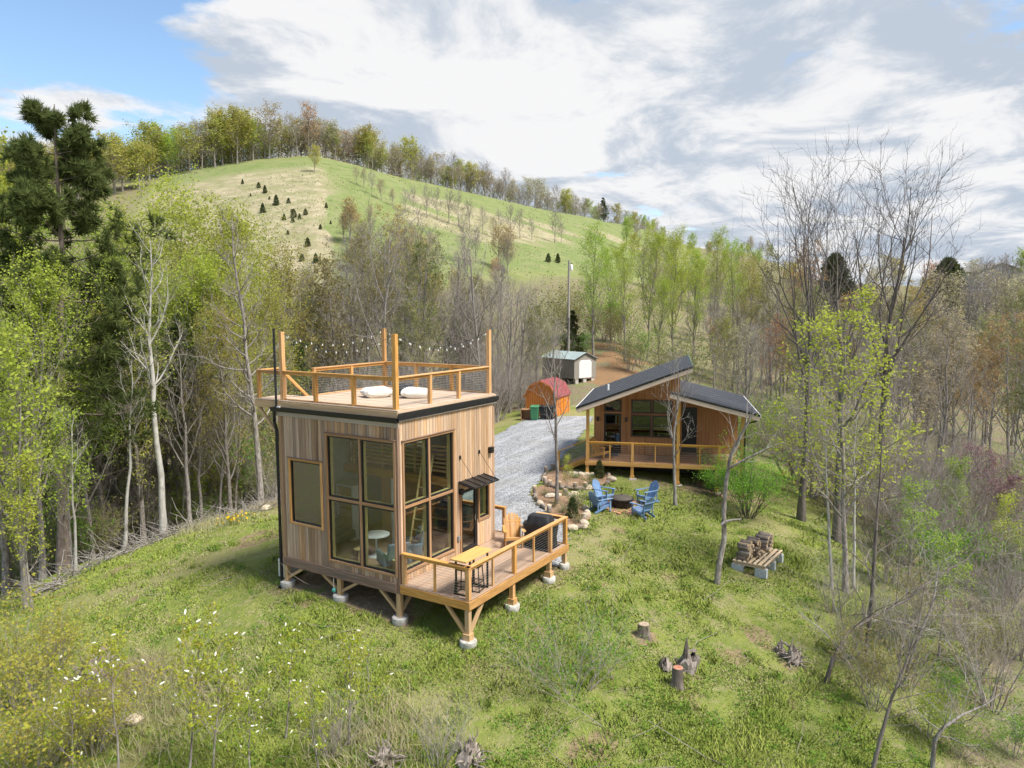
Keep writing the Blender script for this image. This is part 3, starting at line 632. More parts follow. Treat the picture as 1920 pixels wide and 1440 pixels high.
# cedars dotted over the dry pasture
for uu, vv, h in ((455, 345, .8), (485, 352, .9), (497, 362, 1.2), (518, 385, 1.5), (541, 381, .8), (493, 399, 1.35), (551, 408, 1.2), (562, 411, .8), (573, 403, .9), (533, 413, .9), (549, 417, .7), (612, 390, .8), (577, 462, 1.1), (566, 490, .9), (592, 493, 1.1), (601, 430, .7), (505, 374, .5), (547, 398, .5), (540, 440, .6), (620, 420, .5), (470, 368, .5), (1028, 492, 1.4), (1046, 493, 1.5)):
    p = hit(uu, vv); plant(pick(cedars), p, h*.62, None, 'small dark cedar bush dotted over the dry hillside pasture' if uu < 700 else 'dark cedar bush beside the right-hand pasture', 'cedar_bush', 'cedars on the pasture', 'bush')
# undergrowth closing the foot of the hilltop wood
_r = np.random.default_rng(41); _u = _r.uniform(-60, 1225, 15000); _f = 1.0+_r.uniform(-.012, .11, 15000); _d = np.interp(_u, RU, RD)*_f; _x, _y = ds2xy(_d, (_u-960)/FPX*_d); _h = _r.random(15000)**1.6*5.5*(.4+vnoise(_u, _d, 30, 6, 2))
tag(link('hilltop_undergrowth', np_mesh('hilltop_undergrowth', *leaves(_r, np.stack([_x, _y, gz(_x, _y)+_h], -1), .55, .1, .7), leafmat('leaf_undergrowth', [(.36, .35, .20), (.42, .43, .20), (.34, .33, .20), (.40, .38, .26)], .4))), 'dense budding undergrowth along the foot of the hilltop wood', 'undergrowth', kind='stuff')
# coarse tufts that roughen the pasture
_m = 16000; _u = _r.uniform(290, 1230, _m); _t = _r.uniform(.28, .97, _m); _d = 68+_t*(np.interp(_u, RU, RD)-68); _x, _y = ds2xy(_d, (_u-960)/FPX*_d); _k = vnoise(_x, _y, 14, 55, 3)+_r.normal(size=_m)*.06 > .52
tag(link('pasture_tufts', np_mesh('pasture_tufts', *leaves(_r, np.stack([_x, _y, gz(_x, _y)+.15+.25*_r.random(_m)], -1)[_k], .36, -.4, .8), leafmat('leaf_pasture', [(.30, .32, .15), (.38, .36, .21), (.44, .39, .26), (.28, .31, .13)], .35))), 'coarse grass tufts scattered over the hillside pasture', 'grass', kind='stuff')
# hedge line and loose shrubs across the pasture
for uu, vv, h in ((668, 345, 5), (682, 352, 6), (697, 366, 7), (715, 376, 6), (735, 386, 5), (760, 400, 7), (775, 402, 8), (800, 408, 9), (820, 412, 9), (842, 420, 10), (860, 426, 10), (880, 432, 9), (905, 440, 8), (925, 446, 6)):
    p = hit(uu, vv); plant(pick(far_bare) if h > 6 else pick(far_tan), p, h/15, None, 'bare shrub in the hedge line crossing the green pasture', 'hedge_tree', 'hedge line across the pasture', 'shrub')
for uu, vv, h in ((935, 443, 8), (958, 446, 10), (975, 447, 9), (997, 450, 7), (1040, 456, 11), (1052, 455, 7)):
    p = hit(uu, vv); plant(pick(far_bare), p, h/15, None, 'small bare tree standing in the tan strip of the right pasture', 'pasture_tree', 'bare trees in the right pasture')
# trees in the hollow behind the tower (centre)
for i in range(62):
    uu = rp.uniform(545, 1030); d = rp.uniform(58, 120); p = ud(uu, d); x = rp.random()
    vt = np.interp(uu, [540, 620, 720, 800, 900, 1010], [470, 450, 420, 440, 480, 540])+rp.uniform(0, 110)
    H = 7.95+(582-vt)/FPX*d-p[2]
    T, w, h0 = (pick(mid_bare), 'bare grey', 19) if x < .5 else (pick(mid_olive), 'olive budding', 15) if x < .88 else (mid_orange[1], 'tan budding', 13)
    plant(T, p, max(.3, H/h0), None, '%s tree in the hollow behind the tower roof deck' % w, 'hollow_tree', 'trees in the hollow')
for uu, d, vt, T, h0, lab in ((720, 62, 365, mid_bare[0], 19, 'tall bare tree rising highest behind the roof deck posts'), (790, 66, 385, mid_bare[1], 19, 'bare tree with upswept limbs right of the roof deck posts'), (905, 60, 420, mid_bare[2], 19, 'dense bare tree behind the right corner post of the roof deck'), (850, 74, 430, mid_bare[0], 19, 'leaning bare tree between the hedge line and the roof deck'),
        (745, 90, 390, mid_orange[0], 14, 'golden orange budding tree in the hollow below the pasture'), (770, 85, 475, mid_orange[0], 14, 'low russet budding tree behind the roof deck'), (690, 84, 430, mid_olive[1], 15, 'olive green tree left of the golden tree in the hollow'), (800, 92, 480, poplar_y[0], 18, 'yellow-green tree under the hedge line')):
    p = ud(uu, d); plant(T, p, (7.95+(582-vt)/FPX*d-p[2])/h0, None, lab, 'hollow_tree')
for i in range(14):
    uu = rp.uniform(840, 1010); d = rp.uniform(62, 80); p = ud(uu, d); H = rp.uniform(8, 12)
    plant(pick(mid_bare), p, H/19, None, 'slim bare tree behind the gravel drive', 'slim_tree', 'slim trees behind the drive')
for i in range(44):
    uu = rp.uniform(640, 960); d = rp.uniform(105, 165); p = ud(uu, d); x = rp.random()
    T, w = (pick(far_bare), 'bare grey') if x < .5 else (pick(far_tan), 'pale tan') if x < .7 else (pick(far_yel), 'yellow-green') if x < .9 else (far_orange[0], 'russet')
    plant(T, p, rp.uniform(.4, .72), None, '%s tree climbing the lower edge of the pasture' % w, 'slope_tree', 'trees climbing the pasture edge')
# poplars behind the cabin
for uu, d, vt, k, lab in ((1112, 82, 418, 0, 'tall lime green poplar with a straight pale trunk right of the grey shed'), (1172, 86, 452, 1, 'lime green poplar behind the left end of the cabin roof'), (1215, 92, 430, 2, 'dense lime green poplar above the cabin roof'), (1262, 88, 428, 0, 'broad lime green poplar behind the high edge of the cabin roof'), (1300, 96, 470, 1, 'lime green poplar right of the cabin roof peak'), (1235, 78, 520, 2, 'young lime green poplar close behind the cabin'), (1340, 118, 430, 0, 'round spring green tree on the ridge right of the poplars'), (1145, 100, 462, 2, 'slender lime green poplar beside the utility pole'), (1375, 125, 450, 1, 'second spring green tree on the ridge right of the poplars')):
    p = ud(uu, d); plant(poplar[k], p, (7.95+(582-vt)/FPX*d-p[2])/19, None, lab, 'poplar_tree')
for uu, d, H in ((1150, 92, 5), (1180, 80, 4), (1200, 84, 4.5), (1235, 72, 5), (1085, 84, 4), (1165, 98, 6), (1290, 70, 6), (1130, 100, 6), (1105, 96, 5), (1070, 100, 7), (1040, 96, 7)):
    p = ud(uu, d); plant(pick(scrub_g), p, H/3.5, None, 'leafy green shrub on the bank behind the sheds and cabin', 'bank_shrub', 'shrubs on the bank', 'shrub')
for uu, d, H in ((1075, 84, 6), (760, 70, 9), (870, 78, 10), (545, 52, 9), (560, 56, 11)):
    p = ud(uu, d); plant(firs[0] if uu > 600 else pines[1], p, H/(12 if uu > 600 else 18), None, {1075: 'dark evergreen bush behind the grey shed', 760: 'dark evergreen half hidden by bare trees behind the roof deck', 870: 'dark evergreen behind the right roof deck post', 545: 'short pine left of the roof deck', 560: 'bushy pine left of the roof deck'}[uu], 'evergreen_tree')
# left forest: pines
for i, (uu, d, vt) in enumerate(((120, 38, 590), (175, 44, 560), (245, 42, 600), (300, 47, 560), (335, 42, 590), (380, 46, 560), (150, 54, 500), (20, 46, 540), (430, 52, 590), (60, 48, 560))):
    p = ud(uu, d); H = 7.95+(582-vt)/FPX*d-p[2]
    plant(pines[i % 3], p, H/18, None, 'pine with a bare dark trunk in the stand left of the tower', 'pine_tree', 'pine stand left of the tower')
for uu, d, vt in ((150, 42, 520), (205, 45, 490), (275, 44, 470), (320, 46, 500), (365, 44, 480), (450, 46, 500), (100, 44, 470), (410, 50, 450), (510, 50, 520), (240, 57, 430), (60, 40, 480)):
    p = ud(uu, d); plant(poplar_y[0] if rp.random() < .6 else pick(poplar), p, (7.95+(582-vt)/FPX*d-p[2])/18.5, None, 'airy yellow-green tree among the pines left of the tower', 'airy_tree', 'airy trees among the pines')
p = ud(92, 34); plant(pine_big, p, (7.95+(582-205)/FPX*34-p[2])/21, 5.3, 'big dark white pine reaching above the hilltop at the far left', 'pine_tree')
# left forest: deciduous
for uu, d, vt, T, h0, lab in ((345, 50, 330, poplar[0], 19, 'tallest lime green tree left of the tower, in front of the dry pasture'), (300, 54, 380, poplar[1], 19, 'lime green tree just left of the tallest one'), (400, 48, 370, poplar[2], 19, 'lime green tree right of the tallest one before the dry pasture'), (470, 52, 415, poplar[1], 19, 'fresh green tree nearest the roof deck on the left'), (512, 60, 440, poplar_y[0], 18, 'yellow-green tree at the left foot of the pasture'), (230, 50, 400, poplar_y[0], 18, 'yellow-green tree between the white pine and the lime trees'), (30, 42, 330, poplar[2], 19, 'lime green tree at the left picture edge beneath the white pine'), (-20, 36, 260, poplar[0], 19, 'lime green tree cut by the left picture edge'), (15, 28, 560, poplar_y[0], 18, 'yellow-green leafy tree low at the left picture edge'), (420, 41, 560, poplar_y[0], 18, 'low yellow-green tree in front of the pine trunks near the tower'), (250, 39, 520, poplar_y[0], 18, 'yellow-green tree in front of the pines left of the white-barked tree'), (150, 36, 560, poplar[1], 19, 'light green tree in front of the pines below the white pine'), (50, 31, 470, poplar[2], 19, 'lime green tree hiding the foot of the white pine'), (190, 52, 440, poplar_y[0], 18, 'yellow-green tree in front of the white pine')):
    p = ud(uu, d); plant(T, p, (7.95+(582-vt)/FPX*d-p[2])/h0, None, lab, 'leafy_tree')
for i in range(40):
    uu = rp.uniform(-40, 540); d = rp.uniform(52, 115); p = ud(uu, d); vt = rp.uniform(440, 600); x = rp.random()
    T, w, h0 = (pick(mid_olive), 'olive budding', 15) if x < .4 else (poplar_y[0], 'yellow-green', 18) if x < .6 else (pick(poplar), 'lime green', 19) if x < .75 else (pick(mid_bare), 'bare grey', 19)
    plant(T, p, max(.35, (7.95+(582-vt)/FPX*d-p[2])/h0), None, '%s tree deep in the left forest' % w, 'forest_tree', 'trees deep in the left forest')
for i in range(22):
    uu = rp.uniform(20, 540); d = rp.uniform(38, 50); p = ud(uu, d)
    plant(pick(mid_bare), p, rp.uniform(.45, .72), None, 'thin bare understorey tree in the left forest', 'understorey_tree', 'understorey trees in the left forest')
# right woods
for i in range(95):
    uu = rp.uniform(1335, 1990); d = rp.uniform(42, 105); p = ud(uu, d); x = rp.random()
    vt = np.interp(uu, [1330, 1420, 1560, 1700, 1800, 1990], [520, 510, 505, 515, 545, 560])+rp.uniform(0, 130)
    T, w, h0 = (pick(mid_bare), 'bare grey', 19) if x < .60 else (pick(mid_olive), 'olive budding', 15) if x < .84 else (pick(mid_orange), 'orange budding', 14)
    plant(T, p, max(.3, (7.95+(582-vt)/FPX*d-p[2])/h0), None, '%s tree in the tangled wood right of the cabin' % w, 'wood_tree', 'tangled wood at the right')
for uu, d, vt, T, h0, lab in ((1560, 120, 482, evergreens[0], 12, 'dark rounded evergreen behind the big bare trees'), (1770, 118, 490, evergreens[1], 12, 'dark evergreen left of the distant house'), (1500, 105, 455, mid_orange[0], 14, 'orange budding tree behind the left big bare tree'), (1640, 90, 490, mid_orange[1], 13, 'tan budding tree behind the right big bare tree'), (1800, 62, 560, mid_orange[1], 13, 'golden budding tree on the right slope'), (1870, 58, 590, mid_orange[0], 14, 'orange budding tree at the right edge of the slope'), (1910, 70, 540, mid_olive[0], 15, 'olive tree at the right picture edge'), (1880, 120, 478, far_bare[0], 15, 'bare tree rising behind the distant house'), (1845, 118, 482, far_bare[1], 15, 'small bare tree left behind the distant house'), (1450, 80, 470, mid_olive[0], 15, 'olive green tree right of the cabin roof'), (1410, 90, 480, poplar_y[0], 18, 'yellow-green tree right of the spring green ridge trees')):
    p = ud(uu, d); plant(T, p, (7.95+(582-vt)/FPX*d-p[2])/h0, None, lab, 'wood_tree')
for uu, d, vt in ((1825, 110, 508), (1850, 105, 510), (1880, 112, 504), (1905, 104, 508), (1935, 110, 500), (1840, 95, 522), (1895, 96, 520), (1865, 100, 512), (1920, 98, 512), (1810, 100, 515), (1790, 105, 512)):
    p = ud(uu, d); plant(pick(far_tan+far_bare), p, (7.95+(582-vt)/FPX*d-p[2])/15, None, 'budding tree on the rise before the distant house', 'wood_tree', 'trees before the distant house')
for uu, d, H, k, lab in ((1850, 36, 5.6, 0, 'pink redbud in bloom at the right picture edge'), (1900, 33, 5.0, 0, 'second pink redbud nearer the right picture edge')):
    p = ud(uu, d); plant(redbud[k], p, H/6, None, lab, 'redbud_tree')
for i in range(60):
    uu = rp.uniform(1300, 1990); d = rp.uniform(85, 150); p = ud(uu, d); x = rp.random()
    T, w = (pick(far_bare), 'bare grey') if x < .45 else (pick(far_tan), 'pale tan') if x < .75 else (pick(far_yel), 'yellow-green') if x < .92 else (far_orange[0], 'russet')
    plant(T, p, rp.uniform(.5, .72), None, '%s tree on the wooded rise at the far right' % w, 'rise_tree', 'wooded rise at the far right')
# scrub of the right thicket and the left forest edge: individual shrubs
for i in range(34):
    uu = rp.uniform(1640, 1990); d = rp.uniform(22, 36)*(1 if uu > 1750 else 1.2); p = ud(uu, d); x = rp.random()
    plant(pick(scrub) if x < .6 else pick(scrub_g), p, rp.uniform(.55, .95), None, 'tangled brush along the lower right edge of the lawn', 'brush_shrub', 'brush at the lower right', 'shrub')
for i in range(44):
    uu = rp.uniform(1400, 1990); d = rp.uniform(33, 48)
    if uu < 1520: d += 8
    p = ud(uu, d); x = rp.random()
    plant(pick(scrub) if x < .62 else pick(scrub_g), p, rp.uniform(.8, 1.35), None, 'twiggy shrub in the thicket right of the lawn', 'thicket_shrub', 'thicket right of the lawn', 'shrub')
for i in range(46):
    uu = rp.uniform(-20, 520); d = np.interp(uu, [0, 520], [33, 42])+rp.uniform(0, 14); p = ud(uu, d); x = rp.random()
    plant(pick(scrub) if x < .3 else pick(scrub_g), p, rp.uniform(.4, 1.0), None, 'low shrub under the pines at the left forest edge', 'forest_shrub', 'shrubs at the left forest edge', 'shrub')
for i in range(16):
    uu = rp.uniform(930, 1010); d = rp.uniform(60, 72); p = ud(uu, d); plant(pick(scrub), p, rp.uniform(.5, 1), None, 'grey twiggy shrub behind the orange shed', 'drive_shrub', 'shrubs behind the orange shed', 'shrub')
for i in range(26):
    uu = rp.uniform(560, 930); d = rp.uniform(50, 66); p = ud(uu, d); plant(pick(scrub), p, rp.uniform(.9, 1.7), None, 'grey twiggy shrub in the hollow behind the tower', 'hollow_shrub', 'shrubs in the hollow', 'shrub')
for i in range(34):
    uu = rp.uniform(-20, 540); d = rp.uniform(44, 66); p = ud(uu, d)
    plant(pick(scrub_g), p, rp.uniform(1.0, 2.0), None, 'leafy shrub brightening the floor deep in the left forest', 'forest_shrub', 'leafy shrubs deep in the left forest', 'shrub')
# trees one can single out
big_bare = [hardwood('tall_bare_%d' % i, 160+i, 17.5, .23, BARK_BROWN, TWIG_DARK, None, 0, limbs=13, first=.40, spread=34, ln=.40, twigs=6, fine=4, l3=2, up=.22, thick=2.0, shape=lambda t: .7+.4*np.sin(t*3.1)) for i in range(2)]
def stand(T, h0, u, v, vt, lab, name='bare_tree', rot=None, w=1.0, tilt=0.0):
    p = hit(u, v) if v > 200 else ud(u, v); d = ds_of(p[0], p[1])[0]; s = (7.95+(582-vt)/FPX*d-p[2])/h0
    return plant(T, p, s*w, rot, lab, name, tilt=tilt, sz=s)
stand(big_bare[0], 17.5, 1502, 975, 268, 'tall bare tree with a straight dark trunk right of the cabin', rot=.6, w=.8)
stand(big_bare[1], 17.5, 1570, 1015, 290, 'tall bare forked tree in the middle of the right group', rot=2.4, w=.85)
stand(big_bare[0], 17.5, 1650, 985, 252, 'tallest spreading bare tree of the right group', rot=4.0, w=.9)
lime_tree = hardwood('lime_young', 170, 12, .11, BARK_GREY, TWIG, L_LIME, 4300, .14, limbs=24, first=.22, spread=58, ln=.30, fine=3, l3=2, up=.1, thick=1.2, lspread=.1, shape=lambda t: 1.15-.7*t)
stand(lime_tree, 12, 1585, 1110, 545, 'young tree with bright green new leaves and pale trunk beside the wood', 'leafy_tree', rot=1.0, w=1.05)
stem_pale = hardwood('pale_stem', 172, 12, .09, BARK_WHITE, TWIG, None, 0, limbs=10, first=.45, spread=35, ln=.25, fine=3, l3=1, thick=1.5)
stand(stem_pale, 12, 1560, 1104, 640, 'slim pale stem leaning left in the clump beside the lawn', 'pale_tree', rot=3.0, w=.9, tilt=.05)
stand(stem_pale, 12, 1600, 1104, 680, 'slim pale stem at the right of the clump beside the lawn', 'pale_tree', rot=.4, w=.9, tilt=-.04)
stem_lime = hardwood('lime_small', 174, 7, .06, BARK_GREY, TWIG, L_LIME, 2200, .12, limbs=14, first=.25, ln=.3, fine=3, l3=1, thick=1.2)
for uu, vv, vt, lab in ((1790, 1060, 860, 'small yellow-green tree by the redbuds at the right'), (1700, 1120, 900, 'small leafy tree behind the fallen trunk at the right'), (1880, 1130, 930, 'small leafy tree low at the right picture edge'), (1760, 1230, 1010, 'leafy sapling in the right undergrowth'), (60, 1150, 850, 'leafy sapling at the left edge of the lawn'), (110, 30, 760, 'green leafy tree left of the brush line')):
    stand(stem_lime, 7, uu, vv, vt, lab, 'sapling')
stand(stem_lime, 7, 48, 1140, 600, 'pale trunk with light leaves at the left edge', 'leafy_tree', w=.8)
syc = hardwood('sycamore', 180, 15.5, .17, BARK_WHITE, TWIG, L_YEL, 700, .14, limbs=15, first=.45, spread=46, ln=.26, twigs=4, fine=3, l3=2, thick=1.5, up=.2)
stand(syc, 15.5, 289, 33, 400, 'straight white-barked tree at the brush line left of the tower', 'white_barked_tree', rot=1.2)
stand(hardwood('edge_bare', 182, 14, .15, BARK_GREY, TWIG, None, 0, limbs=34, first=.3, spread=62, ln=.17, twigs=5, fine=3, l3=2, thick=2, up=.18), 14, 478, 38, 390, 'narrow grey-brown bare tree just left of the tower', 'bare_tree', rot=0)
lean_w = hardwood('lean_white', 184, 9, .085, BARK_WHITE, TWIG, None, 0, limbs=7, first=.5, spread=40, ln=.3, fine=3, l3=1, thick=1.4)
stand(lean_w, 9, 212, 32, 640, 'crooked pale sapling leaning left at the brush line', 'pale_tree', rot=1.0, tilt=.12)
stand(lean_w, 9, 115, 30, 740, 'thin pale sapling left of the crooked one', 'pale_tree', rot=3.0, tilt=-.1)
small_bare = [hardwood('yard_bare_%d' % i, 190+i, 8, .085, BARK_GREY, TWIG, None, 0, limbs=11, first=.33, spread=42, ln=.36, twigs=4, fine=3, l3=2, thick=1.4, up=.2) for i in range(2)]
stand(small_bare[0], 8, 1044, 946, 590, 'bare young tree growing in the lower mulch bed', 'young_tree', rot=1.0)
stand(small_bare[1], 8, 1266, 948, 640, 'slim bare tree standing in front of the cabin deck', 'young_tree', rot=2.0)
P0 = hit(1344, 1094)
def rel(u, v, dd=0.0):
    d = ds_of(P0[0], P0[1])[0]+dd; r = FW+RT*(u-960)/FPX-UP*(v-720)/FPX; r = r/(r@HF); return CAM+r*d-P0
tw = [rel(1344, 1100), rel(1348, 1060), rel(1358, 1010, .1), rel(1357, 960, .2), rel(1362, 900, .1), rel(1370, 855), rel(1398, 800, -.2), rel(1412, 775, -.3)]
r_ = np.random.default_rng(5); tp, tq = path_trunk(tw, .11, .035)
b1 = np.array([rel(1364, 880), rel(1385, 868, -.2), rel(1420, 850, -.4), rel(1450, 835, -.5), rel(1472, 830, -.6)])[None]; b2 = np.array([rel(1352, 985), rel(1360, 978), rel(1372, 975), rel(1384, 974), rel(1390, 973)])[None]
q1 = np.linspace(.05, .015, 5)[None]; q2_ = np.linspace(.06, .02, 5)[None]
c1, d1 = sprout(r_, b1, q1, 6, .2, 1, 50, .35, 4, .15, .15, None, .5); c2, d2 = sprout(r_, tp, tq, 7, .6, 1, 50, .2, 4, .15, .15, None, .4); c3, d3 = sprout(r_, np.concatenate([c1, c2]), np.concatenate([d1, d2]), 4, .2, 1, 40, .5, 3, .1, .2)
plant(Tree('broken_tree', [(tp, tq, 8), (b1, q1, 6), (b2, q2_, 6)], [(c1, d1, 4), (c2, d2, 4), (c3, d3, 3)], BARK_GREY, TWIG), P0, 1, 0, 'crooked grey trunk with a broken side stub beside the firewood pallets', 'crooked_tree', sink=0)
bushT = shrub('vase_bush', 200, 3.4, 30, BARK_BROWN, TWIG_DARK, L_BUSH, 10500, .07, flare=.75, fine=8, lspread=.10, r0=.02)
plant(bushT, hit(1402, 968), .85, 0, 'large bright green vase-shaped bush in front of the cabin right end', 'leafy_bush', cat='bush')
plant(shrub('vase_bush_b', 201, 2.6, 20, BARK_BROWN, TWIG_DARK, L_BUSH, 8000, .075, flare=.7, fine=6, lspread=.09), hit(1345, 930), .6, 1, 'smaller bright green bush against the cabin deck', 'leafy_bush', cat='bush')
plant(shrub('lawn_bush', 203, 2.2, 22, TWIG, TWIG, L_GREEN, 3600, .05, flare=1.3, fine=6, lspread=.1, r0=.016), hit(1075, 1300), 1.0, 1, 'airy green bush on the slope below the deck corner', 'leafy_bush', cat='bush')
for uu, vv, k, H, lab in ((1590, 1240, 0, 2.2, 'leafless twiggy bush on the lawn above the torn root'), (1560, 1150, 1, 1.8, 'small leafless bush left of the pale stems'), (1700, 1290, 0, 2.6, 'leafless bush beside the leaning trunk'), (1860, 1330, 1, 3, 'leafless bush low at the right picture edge'), (1800, 1200, 1, 2.5, 'leafless bush under the leaning trunk'), (620, 1425, 0, 1.4, 'leafless brush at the bottom edge left of the rotten log'), (820, 1440, 1, 1.5, 'leafless brush at the bottom edge by the rotten log')):
    plant(scrub[k], hit(uu, vv), H/4, None, lab, 'bare_bush', cat='bush')
for i, (uu, vv) in enumerate(((1640, 1330), (1740, 1380), (1830, 1270), (1720, 1180), (1900, 1420), (1880, 1220), (1660, 1210), (1800, 1420), (1850, 1150), (1780, 1320))):
    plant(pick(scrub_g), hit(uu, vv), rp.uniform(.3, .6), None, 'leafy undergrowth shrub in the lower right corner', 'undergrowth_shrub', 'undergrowth lower right', 'shrub')
# leaning and fallen trunks at the lower right
def limb_tree(pts_px, r0, r1, lab, name, seed, bark=BARK_GREY, nb=14, d_off=None):
    base = hit(*pts_px[0][:2]); d0 = ds_of(base[0], base[1])[0]; P = []
    for q in pts_px:
        dd = q[2] if len(q) > 2 else 0; r = FW+RT*(q[0]-960)/FPX-UP*(q[1]-720)/FPX; r = r/(r@HF); P.append(CAM+r*(d0+dd)-base)
    P[0][2] -= .05; rr_ = np.random.default_rng(seed); tp, tq = path_trunk(P, r0, r1)
    a, b = sprout(rr_, tp, tq, nb, .25, 1, 55, .30, 5, .08, .2, None, .4); c, d = sprout(rr_, a, b, 4, .2, 1, 45, .5, 4, .05, .22, None, .5, minr=.005); e, f = sprout(rr_, c, d, 3, .2, 1, 45, .5, 3, .05, .2, None, .5, minr=.004)
    plant(Tree(name, [(tp, tq, 8), (a, b, 5)], [(c, d, 3), (e, f, 3)], bark, TWIG), base, 1, 0, lab, name, sink=0)
limb_tree([(1548, 1280), (1562, 1235), (1590, 1185, .2), (1640, 1155, .6), (1700, 1125, 1), (1755, 1080, 1.6), (1812, 1050, 2.2), (1850, 1010, 2.5)], .065, .008, 'grey trunk leaning far to the right above the lower lawn edge', 'leaning_tree', 301, BARK_BROWN, 22)
limb_tree([(1635, 1445), (1655, 1370), (1672, 1310, .1), (1700, 1240, .2), (1722, 1170, .3), (1735, 1090, .4)], .05, .008, 'mottled thin trunk rising from the bottom right', 'thin_tree', 302, BARK_BROWN, 20)
limb_tree([(1622, 1240), (1634, 1130), (1640, 1040), (1645, 960), (1650, 900), (1655, 800)], .07, .012, 'dark ivy-grown trunk behind the leaning one', 'thin_tree', 303, BARK_BROWN)
limb_tree([(1748, 1440), (1752, 1390), (1768, 1365), (1805, 1340, .2), (1850, 1320, .4), (1890, 1290, .5)], .06, .008, 'pale forked branch stem at the bottom right edge', 'thin_tree', 304)
limb_tree([(1690, 1290), (1720, 1200), (1750, 1130, .3), (1760, 1060, .6)], .045, .02, 'slender grey stem beside the fallen limb', 'thin_tree', 305)
limb_tree([(1600, 1170), (1660, 1160, .3), (1740, 1180, .5), (1830, 1205, .8)], .05, .02, 'dead limb lying across the leaning trunk', 'dead_limb', 306, BARK_WHITE)
limb_tree([(1600, 1235), (1570, 1210), (1540, 1180, .2), (1500, 1150, .4)], .03, .01, 'pale dead branch fan lying beside the torn root', 'dead_limb', 307, BARK_WHITE)
# cherry saplings with white blossom in the foreground
def cherry(name, seed, H):
    r = np.random.default_rng(seed); p0, q0 = trunk(r, H, .028, 8, (r.normal()*.06, r.normal()*.06), .05, .2)
    p1, q1 = sprout(r, p0, q0, 11, .25, .97, 42, .34, 6, .12, .1, lambda t: 1.2-.7*t, .6); p2, q2 = sprout(r, p1, q1, 4, .3, 1, 40, .4, 4, .1, .15, None, .6, minr=.004)
    tips = np.concatenate([p2[:, 1:], p2[:, 1:]]); Q = on_twigs(r, p2, 26, .045, .25); lv = leaves(r, Q, .075, .5, .42)
    Tt = Tree(name, [(p0, q0, 7), (p1, q1, 4)], [(p2, q2, 3)], BARK_GREY, BARK_GREY, lv, L_CHERRY)
    e = p2[r.permutation(len(p2))[:int(len(p2)*.42)], -1]; N = len(e); ax = unit(r.normal(size=(N, 3))*np.array([1, 1, .6])+np.array([0, 0, .4])); L = .10
    pts = e[:, None, :]+ax[:, None, :]*np.linspace(0, L, 4)[None, :, None]; rad = np.tile(np.array([.013, .023, .02, .007])[None], (N, 1)); V, F = tubes(pts, rad, 5)
    Tt.bl = np_mesh(name+'_blossom', V, F, L_WHITE, True); return Tt
cher = [cherry('cherry_%d' % i, 320+i, 3.0) for i in range(3)]
for i, (uu, vv, H, lab) in enumerate(((352, 1470, 3.5, 'tallest white-flowering cherry sapling at the bottom left'), (222, 1450, 3.0, 'white-flowering cherry sapling left of the tallest one'), (400, 1460, 2.9, 'white-flowering cherry sapling right of the tallest one'), (535, 1385, 2.5, 'white-flowering cherry sapling below the tower left window'), (655, 1400, 2.6, 'white-flowering cherry sapling nearest the tower corner footing'), (600, 1470, 2.2, 'white-flowering cherry sapling at the bottom edge right of the others'), (140, 1480, 2.8, 'white-flowering cherry sapling near the bottom left corner'), (690, 1300, 1.4, 'short white-flowering cherry sapling under the tower corner'), (470, 1480, 2.3, 'low white-flowering cherry sapling at the bottom edge'))):
    p = hit(uu, vv); e = plant(cher[i % 3], p, H/3.0, None, lab, 'cherry_sapling', 'cherry saplings in bloom'); link('blossom', cher[i % 3].bl, e)
yel_bush = shrub('yellow_bush', 340, 2.6, 16, TWIG, TWIG, leafmat('leaf_ochre', [(.36, .39, .06), (.45, .45, .08), (.44, .38, .09), (.32, .38, .06)], .5, .05), 3000, .075, flare=.6, fine=6, lspread=.07)
for uu, vv, s, lab in ((25, 1330, 1.1, 'ochre-leaved bush at the lower left picture edge'), (60, 1470, 1.1, 'ochre-leaved bush in the bottom left corner'), (110, 1260, .7, 'small ochre-leaved bush left of the torn root mass'), (170, 1420, .8, 'ochre-leaved bush beside the leftmost cherry sapling')):
    plant(yel_bush, hit(uu, vv), s, None, lab, 'ochre_bush', cat='bush')
for uu, vv in ((850, 1400), (985, 1415), (700, 1420), (1010, 1330)):
    pass
